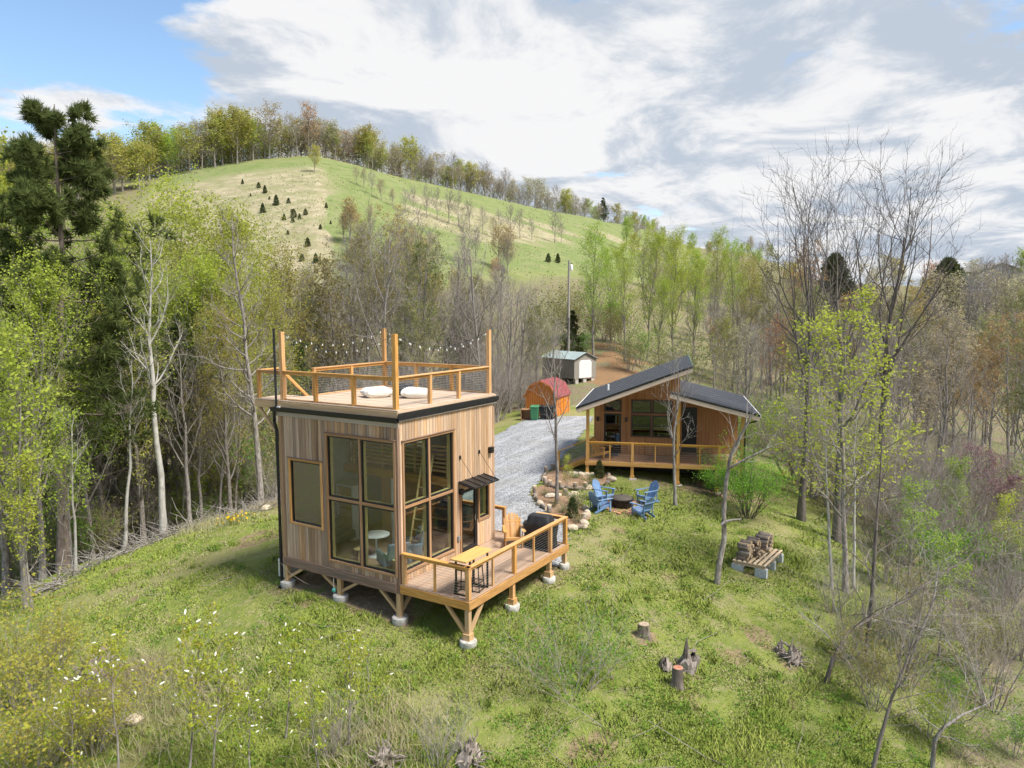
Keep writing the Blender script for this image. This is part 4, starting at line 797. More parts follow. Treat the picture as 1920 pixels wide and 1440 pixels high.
# ---- grass, herbs, brush as masses
def grass_field(N, seed):
    r = np.random.default_rng(seed); v = 880+600*r.random(N*2)**.8; u = r.uniform(-150, 2070, N*2)
    d = (9.2*FPX)/np.maximum(v-582, 150); s = (u-960)/FPX*d; d = d+r.normal(size=d.shape)*.8
    x, y = ds2xy(d, s); fm_ = forest_mask(d, s); ok = (r.random(d.size) > fm_*.75) & (d > 10) & (d < 47)
    ok &= ~in_poly(x, y, GRAVEL) & ~in_poly(x, y, BED1) & ~in_poly(x, y, BED2)
    ok &= ~((x > -.1) & (x < 5.2) & (y > -.3) & (y < 5)) & ~((x > .5) & (x < 5.8) & (y > -2.3) & (y < 0) & (r.random(x.size) < .4))
    cl = vnoise(x, y, 1.1, 77, 4); pt = vnoise(x, y, 5.0, 60, 3); ok &= r.random(d.size) < sstep(.36, .54, cl*.62+pt*.38)*.95+.05
    x, y, d, cl, pt = x[ok][:N], y[ok][:N], d[ok][:N], cl[ok][:N], pt[ok][:N]; n = len(x); z = gz(x, y)
    lush = sstep(.45, .72, cl)*sstep(.3, .6, pt)
    tone = np.clip(.28+.5*(vnoise(x, y, .8, 13, 2)-.2)+.25*(pt-.5)+r.normal(size=n)*.13, 0, 1); dead = (r.random(n) < .05+.34*sstep(.52, .34, pt)); tone = np.where(dead, 1.0+0*tone, tone*.9)
    h = (.02+.035*r.random(n)+.10*lush*r.random(n))*(1+.018*(d-18)); w = .005+.0006*d; a = r.random(n)*6.283; le = h*(.3+.8*r.random(n)); b = r.random(n)*6.283
    P = np.stack([x, y, z-.01], -1); side = np.stack([np.cos(a), np.sin(a), 0*a], -1)*(w*(.6+.9*r.random(n)))[:, None]; tip = P+np.stack([np.cos(b)*le, np.sin(b)*le, h], -1)
    V = np.stack([P-side, P+side, tip], 1).reshape(-1, 3); return V, np.arange(n*3).reshape(n, 3), np.repeat(tone, 3)
def grass_mat():
    m, t = new_mat('grass_blade'); k = NT(t); cr = k.n('ShaderNodeValToRGB'); e = cr.color_ramp.elements
    for _ in range(3): e.new(.5)
    for i, (p_, c) in enumerate(((0, (.14, .20, .035)), (.3, (.21, .275, .05)), (.6, (.27, .32, .065)), (.85, (.33, .345, .09)), (1.0, (.40, .355, .20)))): e[i].position = p_; e[i].color = (*c, 1)
    k.l(k.attr('tone'), cr.inputs[0]); d = k.n('ShaderNodeBsdfDiffuse'); k.l(cr.outputs[0], d.inputs[0])                       # short turf: blades shade like the sward they form, normal bent to the sky
    g = k.n('ShaderNodeNewGeometry'); v1 = k.n('ShaderNodeVectorMath', operation='SCALE'); k.l(g.outputs['Normal'], v1.inputs[0]); v1.inputs['Scale'].default_value = .45
    v2 = k.n('ShaderNodeVectorMath', operation='ADD'); k.l(v1.outputs[0], v2.inputs[0]); v2.inputs[1].default_value = (0, 0, 1); v3 = k.n('ShaderNodeVectorMath', operation='NORMALIZE'); k.l(v2.outputs[0], v3.inputs[0]); k.l(v3.outputs[0], d.inputs['Normal']); k.out(d.outputs[0]); return m
gv, gf, gt = grass_field(620000, 3)
go = link('grass', np_mesh('grass', gv, gf, grass_mat(), False, dict(tone=gt))); tag(go, 'patchy spring grass covering the lawn around the tower', 'grass', kind='stuff')
def herbs(n, seed):
    r = np.random.default_rng(seed); Ps = []
    k = 0
    while k < n:
        uu = r.uniform(-50, 1980); vv = r.uniform(930, 1470); p = hit(uu, vv); d, s = ds_of(p[0], p[1])
        if in_poly(np.array([p[0]]), np.array([p[1]]), GRAVEL)[0] or in_poly(np.array([p[0]]), np.array([p[1]]), BED1)[0]: continue
        if -.1 < p[0] < 5.2 and -.5 < p[1] < 5: continue
        R = r.uniform(.12, .34); m = int(40*R/.2); q = r.normal(size=(m, 3))*np.array([R, R, R*.35])*.6; q[:, 2] = np.abs(q[:, 2])+.04; Ps.append(p+q); k += 1
    return leaves(r, np.concatenate(Ps), .065, .1, .5)
hv, hf = herbs(480, 5)
tag(link('herbs', np_mesh('herbs', hv, hf, L_HERB)), 'low leafy weeds scattered through the grass', 'weeds', kind='stuff')
def tufts(n, seed):
    r = np.random.default_rng(seed); c = []
    while len(c) < n:
        p = hit(r.uniform(-30, 1650), r.uniform(940, 1460)); q = (np.array([p[0]]), np.array([p[1]]))
        if any(in_poly(*q, G)[0] for G in (GRAVEL, BED1, BED2)) or (-.3 < p[0] < 5.9 and -2.6 < p[1] < 5.2): continue
        c.append((*p, r.uniform(.10, .30), r.random()))
    c = np.array(c); m = 46; C_ = np.repeat(c, m, 0); N = len(C_); P = C_[:, :3].copy(); P[:, :2] += r.normal(size=(N, 2))*C_[:, 3:4]*.6; P[:, 2] = gz(P[:, 0], P[:, 1]); h = C_[:, 3]*(.5+.9*r.random(N)); a = r.random(N)*6.283; b = r.random(N)*6.283
    sd = np.stack([np.cos(a), np.sin(a), 0*a], -1)*.014; tp = P+np.stack([np.cos(b)*h*.6, np.sin(b)*h*.6, h], -1); return np.stack([P-sd, P+sd, tp], 1).reshape(-1, 3), np.arange(N*3).reshape(N, 3), np.repeat(np.clip(C_[:, 4]*.75+r.normal(size=N)*.08, 0, .9), 3)
tv_, tf_, tt_ = tufts(300, 71)
tag(link('grass_tufts', np_mesh('grass_tufts', tv_, tf_, bpy.data.materials['grass_blade'], False, dict(tone=tt_))), 'taller green grass tufts dotted over the lawn', 'grass', kind='stuff')
def sticks(n, seed, where, rad=.02):
    r = np.random.default_rng(seed); c = where(r, n); a = r.random(n)*6.283; L = r.uniform(.5, 2.2, n); el = r.normal(size=n)*.25; dr = np.stack([np.cos(a)*np.cos(el), np.sin(a)*np.cos(el), np.abs(np.sin(el))], -1)
    pts = np.empty((n, 4, 3)); pts[:, 0] = c
    for i in range(1, 4): dr = unit(dr+r.normal(size=dr.shape)*.18); pts[:, i] = pts[:, i-1]+dr*(L/3)[:, None]
    return tubes(pts, rad*(.3+.9*r.random((n, 1)))*np.linspace(1, .4, 4)[None], 4)
def brush(r, n):
    t = 2.2+r.random(n)*(len(LE)-3.3); i = np.floor(t).astype(int); f = (t-i)[:, None]; c = LE[i]*(1-f)+LE[i+1]*f; k_ = vnoise(t*3.0, t*0, 1.0, 4, 2); c = c+r.normal(size=c.shape)*np.array([.30, .30, 0])*(.3+k_)[:, None]; c[:, 2] = gz(c[:, 0], c[:, 1])+np.abs(r.normal(size=n))*.14*k_-.05; return c
V, F = sticks(800, 8, brush, .022)
tag(link('brush_pile', np_mesh('brush_pile', V, F, BARK_GREY, True)), 'long pile of grey sticks and branches along the left lawn edge', 'brush pile', kind='stuff')
def litter(r, n):
    u = r.uniform(0, 1920, n); v = r.uniform(1000, 1440, n); d = 9.3*FPX/(v-582); x, y = ds2xy(d, (u-960)/FPX*d); return np.stack([x, y, gz(x, y)+.02], -1)
V, F = sticks(160, 9, litter, .010)
tag(link('fallen_twigs', np_mesh('fallen_twigs', V, F, TWIG, True)), 'scattered fallen twigs lying in the grass', 'twigs', kind='stuff')
# ------------------------------------------------------------------ building materials
SIDING = surf('weathered_siding_shade_tone', (.31, .19, .115), (.47, .315, .20), 3.0, .85, (.35, 9, 9), .15, 0, .35, .26, c3=(.20, .14, .10), lo=.3, hi=.7, bdist=.004)  # left face: weathered boards with their shade painted into the colour
SIDING_LIT = surf('siding_lit_tone', (.44, .275, .16), (.60, .415, .265), 3.0, .85, (.35, 9, 9), .15, 0, .35, .2, c3=(.36, .26, .18), lo=.3, hi=.7, bdist=.004)  # same boards for the right face, sunlight painted in as a lighter colour
DARKWOOD = surf('weathered_beam', (.165, .105, .075), (.27, .185, .135), 3.0, .85, (.35, 9, 9), .15, 0, .35, .10, c3=(.13, .10, .085), bdist=.004)
TRIM = surf('cedar_trim', (.30, .165, .082), (.42, .245, .128), 3.0, .7, (.35, 9, 9), .2, 0, .25, .08, bdist=.003)
CEDAR = surf('stained_cedar', (.46, .235, .08), (.62, .35, .13), 4.0, .65, (.5, 8, 8), .25, 0, .25, .14, c3=(.36, .18, .065), bdist=.003)
RAW = surf('raw_pine', (.44, .28, .14), (.56, .38, .21), 3.0, .8, (.3, 8, 8), .2, 0, .25, .08, c3=(.42, .29, .16), bdist=.003)
DECKB = surf('deck_board', (.335, .225, .155), (.44, .315, .225), 3.0, .75, (.3, 9, 9), .2, 0, .25, .09, c3=(.29, .20, .145), bdist=.003)
DECKR = surf('roof_deck_board', (.46, .34, .245), (.57, .44, .325), 3.0, .75, (.3, 9, 9), .2, 0, .25, .07, c3=(.40, .29, .21), bdist=.003)
BLACK = surf('black_metal', (.012, .012, .013), (.02, .02, .021), 8, .4, None, .4, .0, .05)
FASC = surf('grey_fascia', (.36, .30, .25), (.45, .38, .32), 3, .8, (.3, 8, 8), .2, 0, .2, .06)
CONC = surf('footing_concrete', (.40, .38, .34), (.58, .56, .52), 7, .9, None, .2, 0, .4, .06, c3=(.30, .26, .21))
STEEL = surf('cable_steel', (.55, .55, .55), (.65, .65, .65), 5, .35, None, .5, .9, 0)
PLASTER = surf('white_plaster', (.40, .42, .41), (.47, .49, .48), 2, .85, None, .2, 0, .05)
PLY = surf('pine_panelling', (.42, .235, .10), (.52, .31, .14), 2.5, .7, (.4, 6, 6), .2, 0, .1, .06)
JAMB = surf('pine_jamb', (.58, .43, .18), (.66, .50, .23), 3, .7, (.3, 8, 8), .2, 0, .1, .04)
FLOORW = surf('floor_boards', (.34, .22, .14), (.44, .30, .2), 3, .5, (.4, 8, 1), .3, 0, .1, .05)
WHITE = surf('white_enamel', (.72, .72, .71), (.78, .78, .77), 4, .5, None, .35, 0, .05, .03)
GREYBLUE = surf('grey_blue_fabric', (.17, .23, .28), (.23, .29, .34), 20, .95, None, .1, 0, .3, .05)
def glass_mat(name, tint=(.84, .88, .865), refl=1.0):
    m, t = new_mat(name); k = NT(t); tr = k.n('ShaderNodeBsdfTransparent'); tr.inputs[0].default_value = (*tint, 1)
    gl = k.n('ShaderNodeBsdfGlossy'); gl.inputs['Roughness'].default_value = .01
    ge = k.n('ShaderNodeNewGeometry'); dt = k.n('ShaderNodeVectorMath', operation='DOT_PRODUCT'); k.l(ge.outputs['Incoming'], dt.inputs[0]); k.l(ge.outputs['Normal'], dt.inputs[1])
    f = k.math('MULTIPLY', k.math('ADD', k.math('MULTIPLY', k.math('POWER', k.math('SUBTRACT', 1.0, k.math('ABSOLUTE', dt.outputs['Value'])), 5.0), .92), .085), refl, True)   # reflection grows towards grazing view, alike from both sides
    mx = k.n('ShaderNodeMixShader'); k.l(f, mx.inputs[0]); k.l(tr.outputs[0], mx.inputs[1]); k.l(gl.outputs[0], mx.inputs[2]); k.out(mx.outputs[0]); return m
GLASS = glass_mat('window_glass'); GLASS_D = glass_mat('dark_window_glass', (.36, .41, .40), 1.0); GLASS_S = glass_mat('reflective_glass', (.42, .47, .45), 2.6)  # dark tints stand in for dim rooms behind cabin and small tower panes
LA, LB, HW = 4.93, 5.09, 4.66                       # tower plan (y, x) and wall height
def cable_rows(mb, p0, p1, z0, z1, n, r=.0032):
    for i in range(n):
        z = z0+(z1-z0)*(i+.5)/n; mb.tube([(p0[0], p0[1], p0[2]+z), (p1[0], p1[1], p1[2]+z)], r, 5, False)
# ------------------------------------------------------------------ tower
tower = thing('tower_cabin', 'square two-storey wooden tower cabin on stilts with rooftop deck and corner windows', 'cabin', (0, 0, -1.2))
tower.location.z = 0.0
def wall_shell(name, axis, at, thick, lo, hi, holes, z0, z1, mat):
    """wall panel along an axis with rectangular holes (a0,a1,z0,z1)"""
    m = MB(); xs = sorted({lo, hi, *[h[0] for h in holes], *[h[1] for h in holes]}); zs = sorted({z0, z1, *[h[2] for h in holes], *[h[3] for h in holes]})
    for i in range(len(xs)-1):
        for j in range(len(zs)-1):
            cx, cz = (xs[i]+xs[i+1])/2, (zs[j]+zs[j+1])/2
            if any(h[0] < cx < h[1] and h[2] < cz < h[3] for h in holes): continue
            if axis == 'y': m.box((at, xs[i], zs[j]), (at+thick, xs[i+1], zs[j+1]))
            else: m.box((xs[i], at, zs[j]), (xs[i+1], at+thick, zs[j+1]))
    return m.build(name, mat, tower)
HL = [(.13, 2.80, .26, 4.16), (3.10, 4.46, 1.21, 3.22)]; HRR = [(.26, 2.68, .30, 4.12), (3.10, 4.04, .02, 2.10), (4.14, 4.72, .93, 2.0)]
wl_ = wall_shell('wall', 'y', .03, .12, .15, LA-.15, HL, 0.0, HW, PLASTER)
wr_ = wall_shell('wall', 'x', .03, .12, .03, LB-.03, HRR, 0.0, HW, PLASTER)
HB = [(.7, 2.2, 1.0, 2.1), (2.9, 4.2, 2.9, 4.0)]
wb_ = wall_shell('wall', 'y', LB-.15, .12, .15, LA-.15, HB, 0.0, HW+.1, PLASTER)
wk_ = wall_shell('wall', 'x', LA-.15, .12, .03, LB-.03, [(3.0, 3.9, 2.2, 3.4)], 0.0, HW+.05, PLASTER)
def clad(parent, axis, at, out, lo, hi, top, holes, mat, bw=.139, mats=None):
    """vertical siding boards, cut round the openings; each board its own piece"""
    n = int(round((hi-lo)/bw)); bw = (hi-lo)/n; rb = random.Random(int(at*100)+n)
    for i in range(n):
        a = lo+bw*(i+.5); segs = [(-.005, top(a))]
        for h in holes:
            if h[0]-bw*.35 < a < h[1]+bw*.35:
                ns = []
                for z0, z1 in segs:
                    if h[2] > z0+.03: ns.append((z0, min(z1, h[2])))
                    if h[3] < z1-.03: ns.append((max(z0, h[3]), z1))
                segs = ns
        for z0, z1 in segs:
            o = out+rb.uniform(-.0035, .0035); w = bw-.009
            p0, p1 = ((o, a, z0), (o, a, z1)) if axis == 'y' else ((a, o, z0), (a, o, z1))
            board('siding_board', p0, p1, w if axis == 'y' else .022, .022 if axis == 'y' else w, mat, parent, up=(1, 0, 0))
topL = lambda a: HW-.02
topR = lambda a: HW+.14
clad(wl_, 'y', 0, .012, .10, LA-.06, topL, HL, SIDING); clad(wr_, 'x', 0, .012, .10, LB-.06, topR, HRR, SIDING_LIT)
clad(wb_, 'y', 1, LB-.012, .06, LA-.06, lambda a: HW+.06, HB, SIDING_LIT); clad(wk_, 'x', 2, LA-.012, .06, LB-.06, topR, [(3.0, 3.9, 2.2, 3.4)], SIDING)
for x, y in ((0, 0), (0, LA), (LB, 0), (LB, LA)):
    board('corner_post', (x+(.045 if x == 0 else -.045), y+(.045 if y == 0 else -.045), -.3), (x+(.045 if x == 0 else -.045), y+(.045 if y == 0 else -.045), HW-.01), .115, .115, DARKWOOD if (x, y) == (0, 0) else SIDING, tower, up=(1, 0, 0))
for p0, p1 in (((-.012, .11, -.155), (-.012, LA-.11, -.155)), ((.11, -.012, -.155), (LB-.11, -.012, -.155)), ((LB+.012, .11, -.155), (LB+.012, LA-.11, -.155)), ((.11, LA+.012, -.155), (LB-.11, LA+.012, -.155))):
    board('rim_beam', p0, p1, .075, .29, DARKWOOD, tower)
MB().box((.1, .1, -.26), (LB-.1, LA-.1, -.02)).build('floor_frame', DARKWOOD, tower)
MB().box((.15, .15, -.018), (LB-.15, LA-.15, .03)).build('floor', FLOORW, tower)
MB().box((.15, .15, HW-.06), (LB-.15, LA-.15, HW-.01)).build('ceiling', PLY, tower)
def window(axis, a0, a1, z0, z1, cols, rows, label=None, casing=TRIM, sill=True, glass=None):
    """casing outside, black sashes, panes; axis 'y' = on the x=0 face, 'x' = on the y=0 face"""
    w = thing_part('window', tower)
    def P(a, o, z): return (o, a, z) if axis == 'y' else (a, o, z)
    upv = (1, 0, 0) if axis == 'y' else (0, 1, 0)
    def bar(name, q0, q1, ww, dd, mat): return board(name, q0, q1, ww, dd, mat, w, up=upv)
    cw = .075
    for q in (a0-cw/2+.01, a1+cw/2-.01): bar('casing', P(q, -.012, z0-cw), P(q, -.012, z1+cw), cw, .05, casing)
    bar('casing', P(a0, -.012, z1+cw/2), P(a1, -.012, z1+cw/2), cw, .05, casing); bar('casing', P(a0, -.012, z0-cw/2), P(a1, -.012, z0-cw/2), cw, .05, casing)
    bar('drip_cap', P(a0-.09, -.03, z1+cw+.012), P(a1+.09, -.03, z1+cw+.012), .02, .085, DARKWOOD)
    mw_ = .085; cwid = (a1-a0-mw_*(cols-1))/cols; rwid = (z1-z0-mw_*(rows-1))/rows
    for i in range(1, cols): q = a0+i*cwid+(i-.5)*mw_; bar('mullion', P(q, .012, z0), P(q, .012, z1), mw_, .05, casing)
    for j in range(1, rows):
        q = z0+j*rwid+(j-.5)*mw_
        for i in range(cols): b0 = a0+i*(cwid+mw_); bar('mullion', P(b0, .012, q), P(b0+cwid, .012, q), mw_, .048, casing)
    for i in range(cols):
        for j in range(rows):
            b0 = a0+i*(cwid+mw_); c0 = z0+j*(rwid+mw_); b1, c1 = b0+cwid, c0+rwid; m = MB(); f = .048
            for A, B in (((b0, c0), (b0+f, c1)), ((b1-f, c0), (b1, c1)), ((b0+f, c0), (b1-f, c0+f)), ((b0+f, c1-f), (b1-f, c1))): m.box(P(A[0], .012, A[1]), P(B[0], .07, B[1]))
            m.build('sash', BLACK, w)
            j_ = MB(); g = .012; i0, i1, k0, k1 = b0+.03, b1-.03, c0+.03, c1-.03
            for A, B in (((i0, k0), (i0+g, k1)), ((i1-g, k0), (i1, k1)), ((i0+g, k0), (i1-g, k0+g)), ((i0+g, k1-g), (i1-g, k1))): j_.box(P(A[0], .072, A[1]), P(B[0], .20, B[1]))
            j_.build('jamb', JAMB, w)
            MB().box(P(b0+f, .040, c0+f), P(b1-f, .046, c1-f)).build('pane', glass or GLASS, w)
    return w
def thing_part(name, parent, label=None):
    o = bpy.data.objects.new(name, None); col.objects.link(o); o.parent = parent; o.empty_display_size = .1
    if label: o['label'] = label
    return o
window('y', *HL[0], 2, 2); window('y', *HL[1], 1, 1, casing=CEDAR, glass=GLASS_S); window('x', *HRR[0], 2, 2); window('x', *HRR[2], 1, 1)
for h_, ax in ((HB[0], 'y'), (HB[1], 'y'), ((3.0, 3.9, 2.2, 3.4), 'x')):                    # unseen windows added on the two far sides to let daylight in
    w_ = thing_part('window', tower); m = MB(); a0, a1, z0, z1 = h_; Q = (lambda a, o, z: (LB-.13+o, a, z)) if ax == 'y' else (lambda a, o, z: (a, LA-.13+o, z))
    for A, B in (((a0, z0), (a0+.06, z1)), ((a1-.06, z0), (a1, z1)), ((a0+.06, z0), (a1-.06, z0+.06)), ((a0+.06, z1-.06), (a1-.06, z1))): m.box(Q(A[0], 0, A[1]), Q(B[0], .11, B[1]))
    m.build('frame', BLACK, w_); MB().box(Q(a0+.06, .05, z0+.06), Q(a1-.06, .056, z1-.06)).build('pane', GLASS, w_)
dr = thing_part('door', tower)
m = MB()
for A, B in (((3.10, .02), (3.19, 2.10)), ((3.90, .02), (4.04, 2.10)), ((3.19, .02), (3.90, .14)), ((3.19, 2.0), (3.90, 2.10))): m.box((A[0], .0, A[1]), (B[0], .07, B[1]))
m.build('door_frame', BLACK, dr); MB().box((3.19, .03, .14), (3.90, .037, 2.0)).build('pane', GLASS, dr)
MB().beam((3.87, -.03, .95), (3.87, -.03, 1.15), .02, .02, (1, 0, 0)).box((3.86, -.03, 1.04), (3.88, .0, 1.06)).build('handle', STEEL, dr)
board('casing', (3.06, -.012, 0), (3.06, -.012, 2.2), .05, .07, TRIM, dr, up=(1, 0, 0)); MB().box((3.04, -.06, 0.0), (4.06, .0, .022)).build('threshold', BLACK, dr)
# roof, gutter, roof deck
r = MB(); r.prism([(-.05, -.08, HW+.145), (LB+.10, -.08, HW+.16), (LB+.10, LA+.10, HW+.16), (-.05, LA+.10, HW+.145)], (0, 0, .07)); r.build('roof', surf('roof_membrane', (.05, .05, .055), (.08, .08, .085), 6, .6, None, .3, 0, .1), tower)
board('fascia', (-.035, -.09, HW+.05), (-.035, LA+.1, HW+.05), .03, .18, FASC, tower)
board('fascia', (-.02, -.055, HW+.17), (LB+.08, -.055, HW+.17), .03, .09, FASC, tower)
board('metal_edge', (-.06, -.105, HW+.285), (LB+.14, -.105, HW+.285), .03, .14, BLACK, tower)
g = MB(); gp = [(-.17, .0), (-.06, .0), (-.06, .13), (-.075, .13), (-.075, .02), (-.155, .02), (-.185, .13), (-.20, .13)]
g.prism([(x, -.14, HW+.11+z) for x, z in gp], (0, LA+.32, 0)); g.build('gutter', BLACK, tower)
MB().tube([(-.11, LA+.08, HW+.13), (-.09, LA+.10, HW-.25), (-.045, LA+.06, HW-.5), (-.045, LA+.06, -.85), (-.10, LA+.02, -1.0), (-.22, LA-.02, -1.02)], .055, 8).build('downspout', BLACK, tower, True)
ZR = 5.12
for q0, q1 in (((-.02, -.06, ZR-.16), (-.02, LA+1.08, ZR-.16)), ((LB+.05, -.03, ZR-.10), (LB+.05, LA+.05, ZR-.10))): board('deck_fascia', q0, q1, .04, .22 if q0[0] < 1 else .13, RAW, tower)
board('deck_fascia', (.0, -.06, ZR-.066), (LB+.04, -.06, ZR-.066), .03, .055, DECKR, tower)
for i in range(int((LB+.06)/.145)):
    x = .05+.145*i; ext = LA+1.06 if x < 1.2 else LA+.06
    board('roof_deck_board', (x, -.05, ZR-.02), (x, ext, ZR-.02), .139, .035, DECKR, tower)
board('landing_beam', (.0, LA+1.05, ZR-.16), (1.2, LA+1.05, ZR-.16), .04, .235, RAW, tower)
board('landing_brace', (.06, LA+1.0, ZR-.27), (.06, LA+.02, ZR-1.25), .085, .085, RAW, tower); board('landing_brace', (1.1, LA+1.0, ZR-.27), (1.1, LA+.02, ZR-1.25), .085, .085, RAW, tower)
RHT = .94; pi_ = .12
def post(x, y, z0, z1, s=.11, mat=CEDAR, parent=None, name='rail_post'): return board(name, (x, y, z0), (x, y, z1), s, s, mat, parent or tower, up=(1, 0, 0))
for x, y in ((pi_, pi_), (pi_, LA-.12), (LB-.12, pi_), (LB-.12, LA-.12)): post(x, y, ZR-.0, ZR+2.17, .135, name='corner_mast')
for x, y in ((pi_, 3.35), (pi_, 1.75), (1.7, pi_), (3.2, pi_), (LB-.12, 1.7), (LB-.12, 3.3), (3.2, LA-.12), (1.45, LA-.12), (.08, LA+.98), (1.12, LA+.98)): post(x, y, ZR, ZR+RHT-.04)
def rail(p0, p1, z, mat=CEDAR, parent=None, w=.14):
    board('top_rail', (p0[0], p0[1], z-.02), (p1[0], p1[1], z-.02), w, .038, mat, parent or tower); board('sub_rail', (p0[0], p0[1], z-.085), (p1[0], p1[1], z-.085), .04, .085, mat, parent or tower)
h = .07
for p0, p1 in (((pi_, pi_+h), (pi_, LA-.12-h)), ((pi_+h, pi_), (LB-.12-h, pi_)), ((LB-.12, pi_+h), (LB-.12, LA-.12-h)), ((1.38, LA-.12), (LB-.12-h, LA-.12)), ((.08, LA-.05), (.08, LA+1.03)), ((.08, LA+.98), (1.18, LA+.98))):
    rail(p0, p1, ZR+RHT)
    cb = MB(); cable_rows(cb, (*p0, ZR), (*p1, ZR), .08, RHT-.14, 9); cb.build('cable_infill', STEEL, tower)
for p0, p1 in (((pi_, pi_+h), (pi_, LA-.12-h)), ((LB-.12, pi_+h), (LB-.12, LA-.12-h)), ((1.38, LA-.12), (LB-.12-h, LA-.12))): board('toe_rail', (p0[0], p0[1], ZR+.02), (p1[0], p1[1], ZR+.02), .09, .035, CEDAR, tower)
# stair from the landing down along the hidden side
st0 = Vector((1.2, LA+.5, ZR-.05)); st1 = Vector((6.9, LA+.5, -.9))
for dy in (-.45, .45): board('stringer', (st0.x, st0.y+dy, st0.z-.1), (st1.x, st1.y+dy, st1.z), .04, .26, RAW, tower)
for i in range(26):
    q = st0.lerp(st1, (i+.7)/27); board('tread', (q.x, q.y-.43, q.z), (q.x, q.y+.43, q.z), .25, .035, DECKR, tower)
board('stair_rail', (.2, LA+.06, ZR+RHT+.03), (6.6, LA+.06, -.2+.55), .05, .10, CEDAR, tower)
MB().tube([(-.05, LA+.03, ZR-.3), (-.05, LA+.03, ZR+2.28)], .038, 8).build('black_pole', BLACK, tower, True)
for z in (ZR+.35, ZR+1.0, ZR+1.75): MB().box((pi_-.02, LA-.02, z-.07), (pi_+.06, LA+.03, z+.07)).build('mast_bracket', STEEL, tower)
MB().box((-.09, LA-.16, ZR-.33), (.02, LA-.02, ZR-.2)).build('gutter_bracket', WHITE, tower)
# awning over the door
aw = thing_part('awning', tower); a0, a1, zt, zf, pr = 2.95, 4.42, 2.42, 2.29, .62
AWM = surf('awning_metal', (.028, .024, .022), (.045, .04, .037), 6, .45, None, .4, .4, .05)
MB().prism([(a0, -.02, zt), (a1, -.02, zt), (a1, -pr, zf), (a0, -pr, zf)], (0, 0, .02)).build('awning_sheet', AWM, aw)
for i in range(5): q = a0+.03+(a1-a0-.06)*i/4; board('awning_seam', (q, -.02, zt+.032), (q, -pr, zf+.032), .022, .03, AWM, aw)
for q0, q1 in (((a0, -pr, zf), (a1, -pr, zf)), ((a0, -.03, zt), (a1, -.03, zt)), ((a0, -.03, zt-.01), (a0, -pr, zf-.01)), ((a1, -.03, zt-.01), (a1, -pr, zf-.01))): board('awning_bar', q0, q1, .035, .04, BLACK, aw)
for x0, x1 in ((3.05, 3.25), (4.15, 4.36)):
    MB().box((x0-.035, -.04, 3.17), (x0+.035, -.012, 3.29)).build('tie_anchor', BLACK, aw); MB().tube([(x0, -.03, 3.23), (x1, -pr+.06, zf+.05)], .007, 6).build('tie_rod', BLACK, aw)
MB().box((4.70, -.14, 3.09), (4.88, -.012, 3.14)).prism([(4.70, -.012, 3.14), (4.88, -.012, 3.14), (4.88, -.14, 3.14), (4.70, -.14, 3.14)], (0, 0, .16)).build('wall_lamp_box', BLACK, tower, bevel=.01)  # unlit box lamp high on the right face
MB().box((2.97, -.03, 2.02), (3.09, -.012, 2.2)).lathe((3.03, -.1, 2.02), [(.055, 0), (.06, .03), (.06, .17), (.03, .19)], 12).build('wall_lamp', BLACK, tower)
MB().box((2.86, -.06, .50), (2.98, -.012, .66)).build('outlet_box', surf('outlet_grey', (.2, .2, .2), (.25, .25, .25), 4, .6), tower, bevel=.01)
# stilts with knee braces and concrete footings
def stilt(parent, x, y, ztop, braces, mat=RAW, s=.15, foot=.30, plinth=False):
    foot *= .82
    g = float(gz(x, y)); board('stilt', (x, y, g+.05), (x, y, ztop), s, s, mat, parent, up=(1, 0, 0))
    f = MB(); f.lathe((x, y, g-.25), [(foot*.9, 0), (foot*.93, .25), (foot, .30), (foot*.98, .41), (foot*.9, .43)], 18); f.build('footing', CONC, parent, True)
    if plinth: board('post_base', (x, y, g+.17), (x, y, g+.36), s+.09, s+.09, mat, parent, up=(1, 0, 0))
    for dx, dy in braces:
        L = .72; board('knee_brace', (x+dx*.06, y+dy*.06, max(g+.3, ztop-L-.08)), (x+dx*(L+.02), y+dy*(L+.02), ztop-.02), .09, .09, mat, parent)
stilt(tower, .06, .06, -.3, ((0, 1), (1, 0))); stilt(tower, .06, 2.45, -.3, ((0, 1), (0, -1))); stilt(tower, .06, LA-.1, -.3, ((0, -1),)); stilt(tower, LB-.1, .1, -.3, ()); stilt(tower, LB-.1, LA-.1, -.3, ()); stilt(tower, 2.5, 2.5, -.3, ()); stilt(tower, 2.5, LA-.1, -.3, ())
# ------------------------------------------------------------------ inside the tower
loft = thing('sleeping_loft', 'pine sleeping loft with horizontal slat railing inside the tower', 'loft', (0, 0, 0))
MB().box((2.75, .16, 2.42), (LB-.16, LA-.16, 2.58)).build('loft_floor', PLY, loft); board('loft_beam', (2.70, .17, 2.44), (2.70, LA-.17, 2.44), .09, .26, CEDAR, loft)
for i in range(7): board('slat', (2.72, .3, 2.78+i*.135), (2.72, LA-.6, 2.78+i*.135), .025, .07, PLY, loft)
for y in (.25, 1.6, 3.0, LA-.55): board('loft_post', (2.76, y, 2.58), (2.76, y, 3.75), .09, .09, CEDAR, loft, up=(1, 0, 0))
part_ = MB().box((3.3, 1.6, .03), (3.38, 3.6, 2.42)); tag(part_.build('partition', PLY), 'pine panel partition under the loft inside the tower', 'partition')
tag(board('column', (2.75, 2.55, .03), (2.75, 2.55, 2.31), .13, .13, WHITE, up=(1, 0, 0)), 'white column under the loft inside the tower', 'column')
ck = thing('kitchen_shelf', 'white kitchen shelf unit with wooden drawers inside the tower', 'shelf', (0, 0, 0))
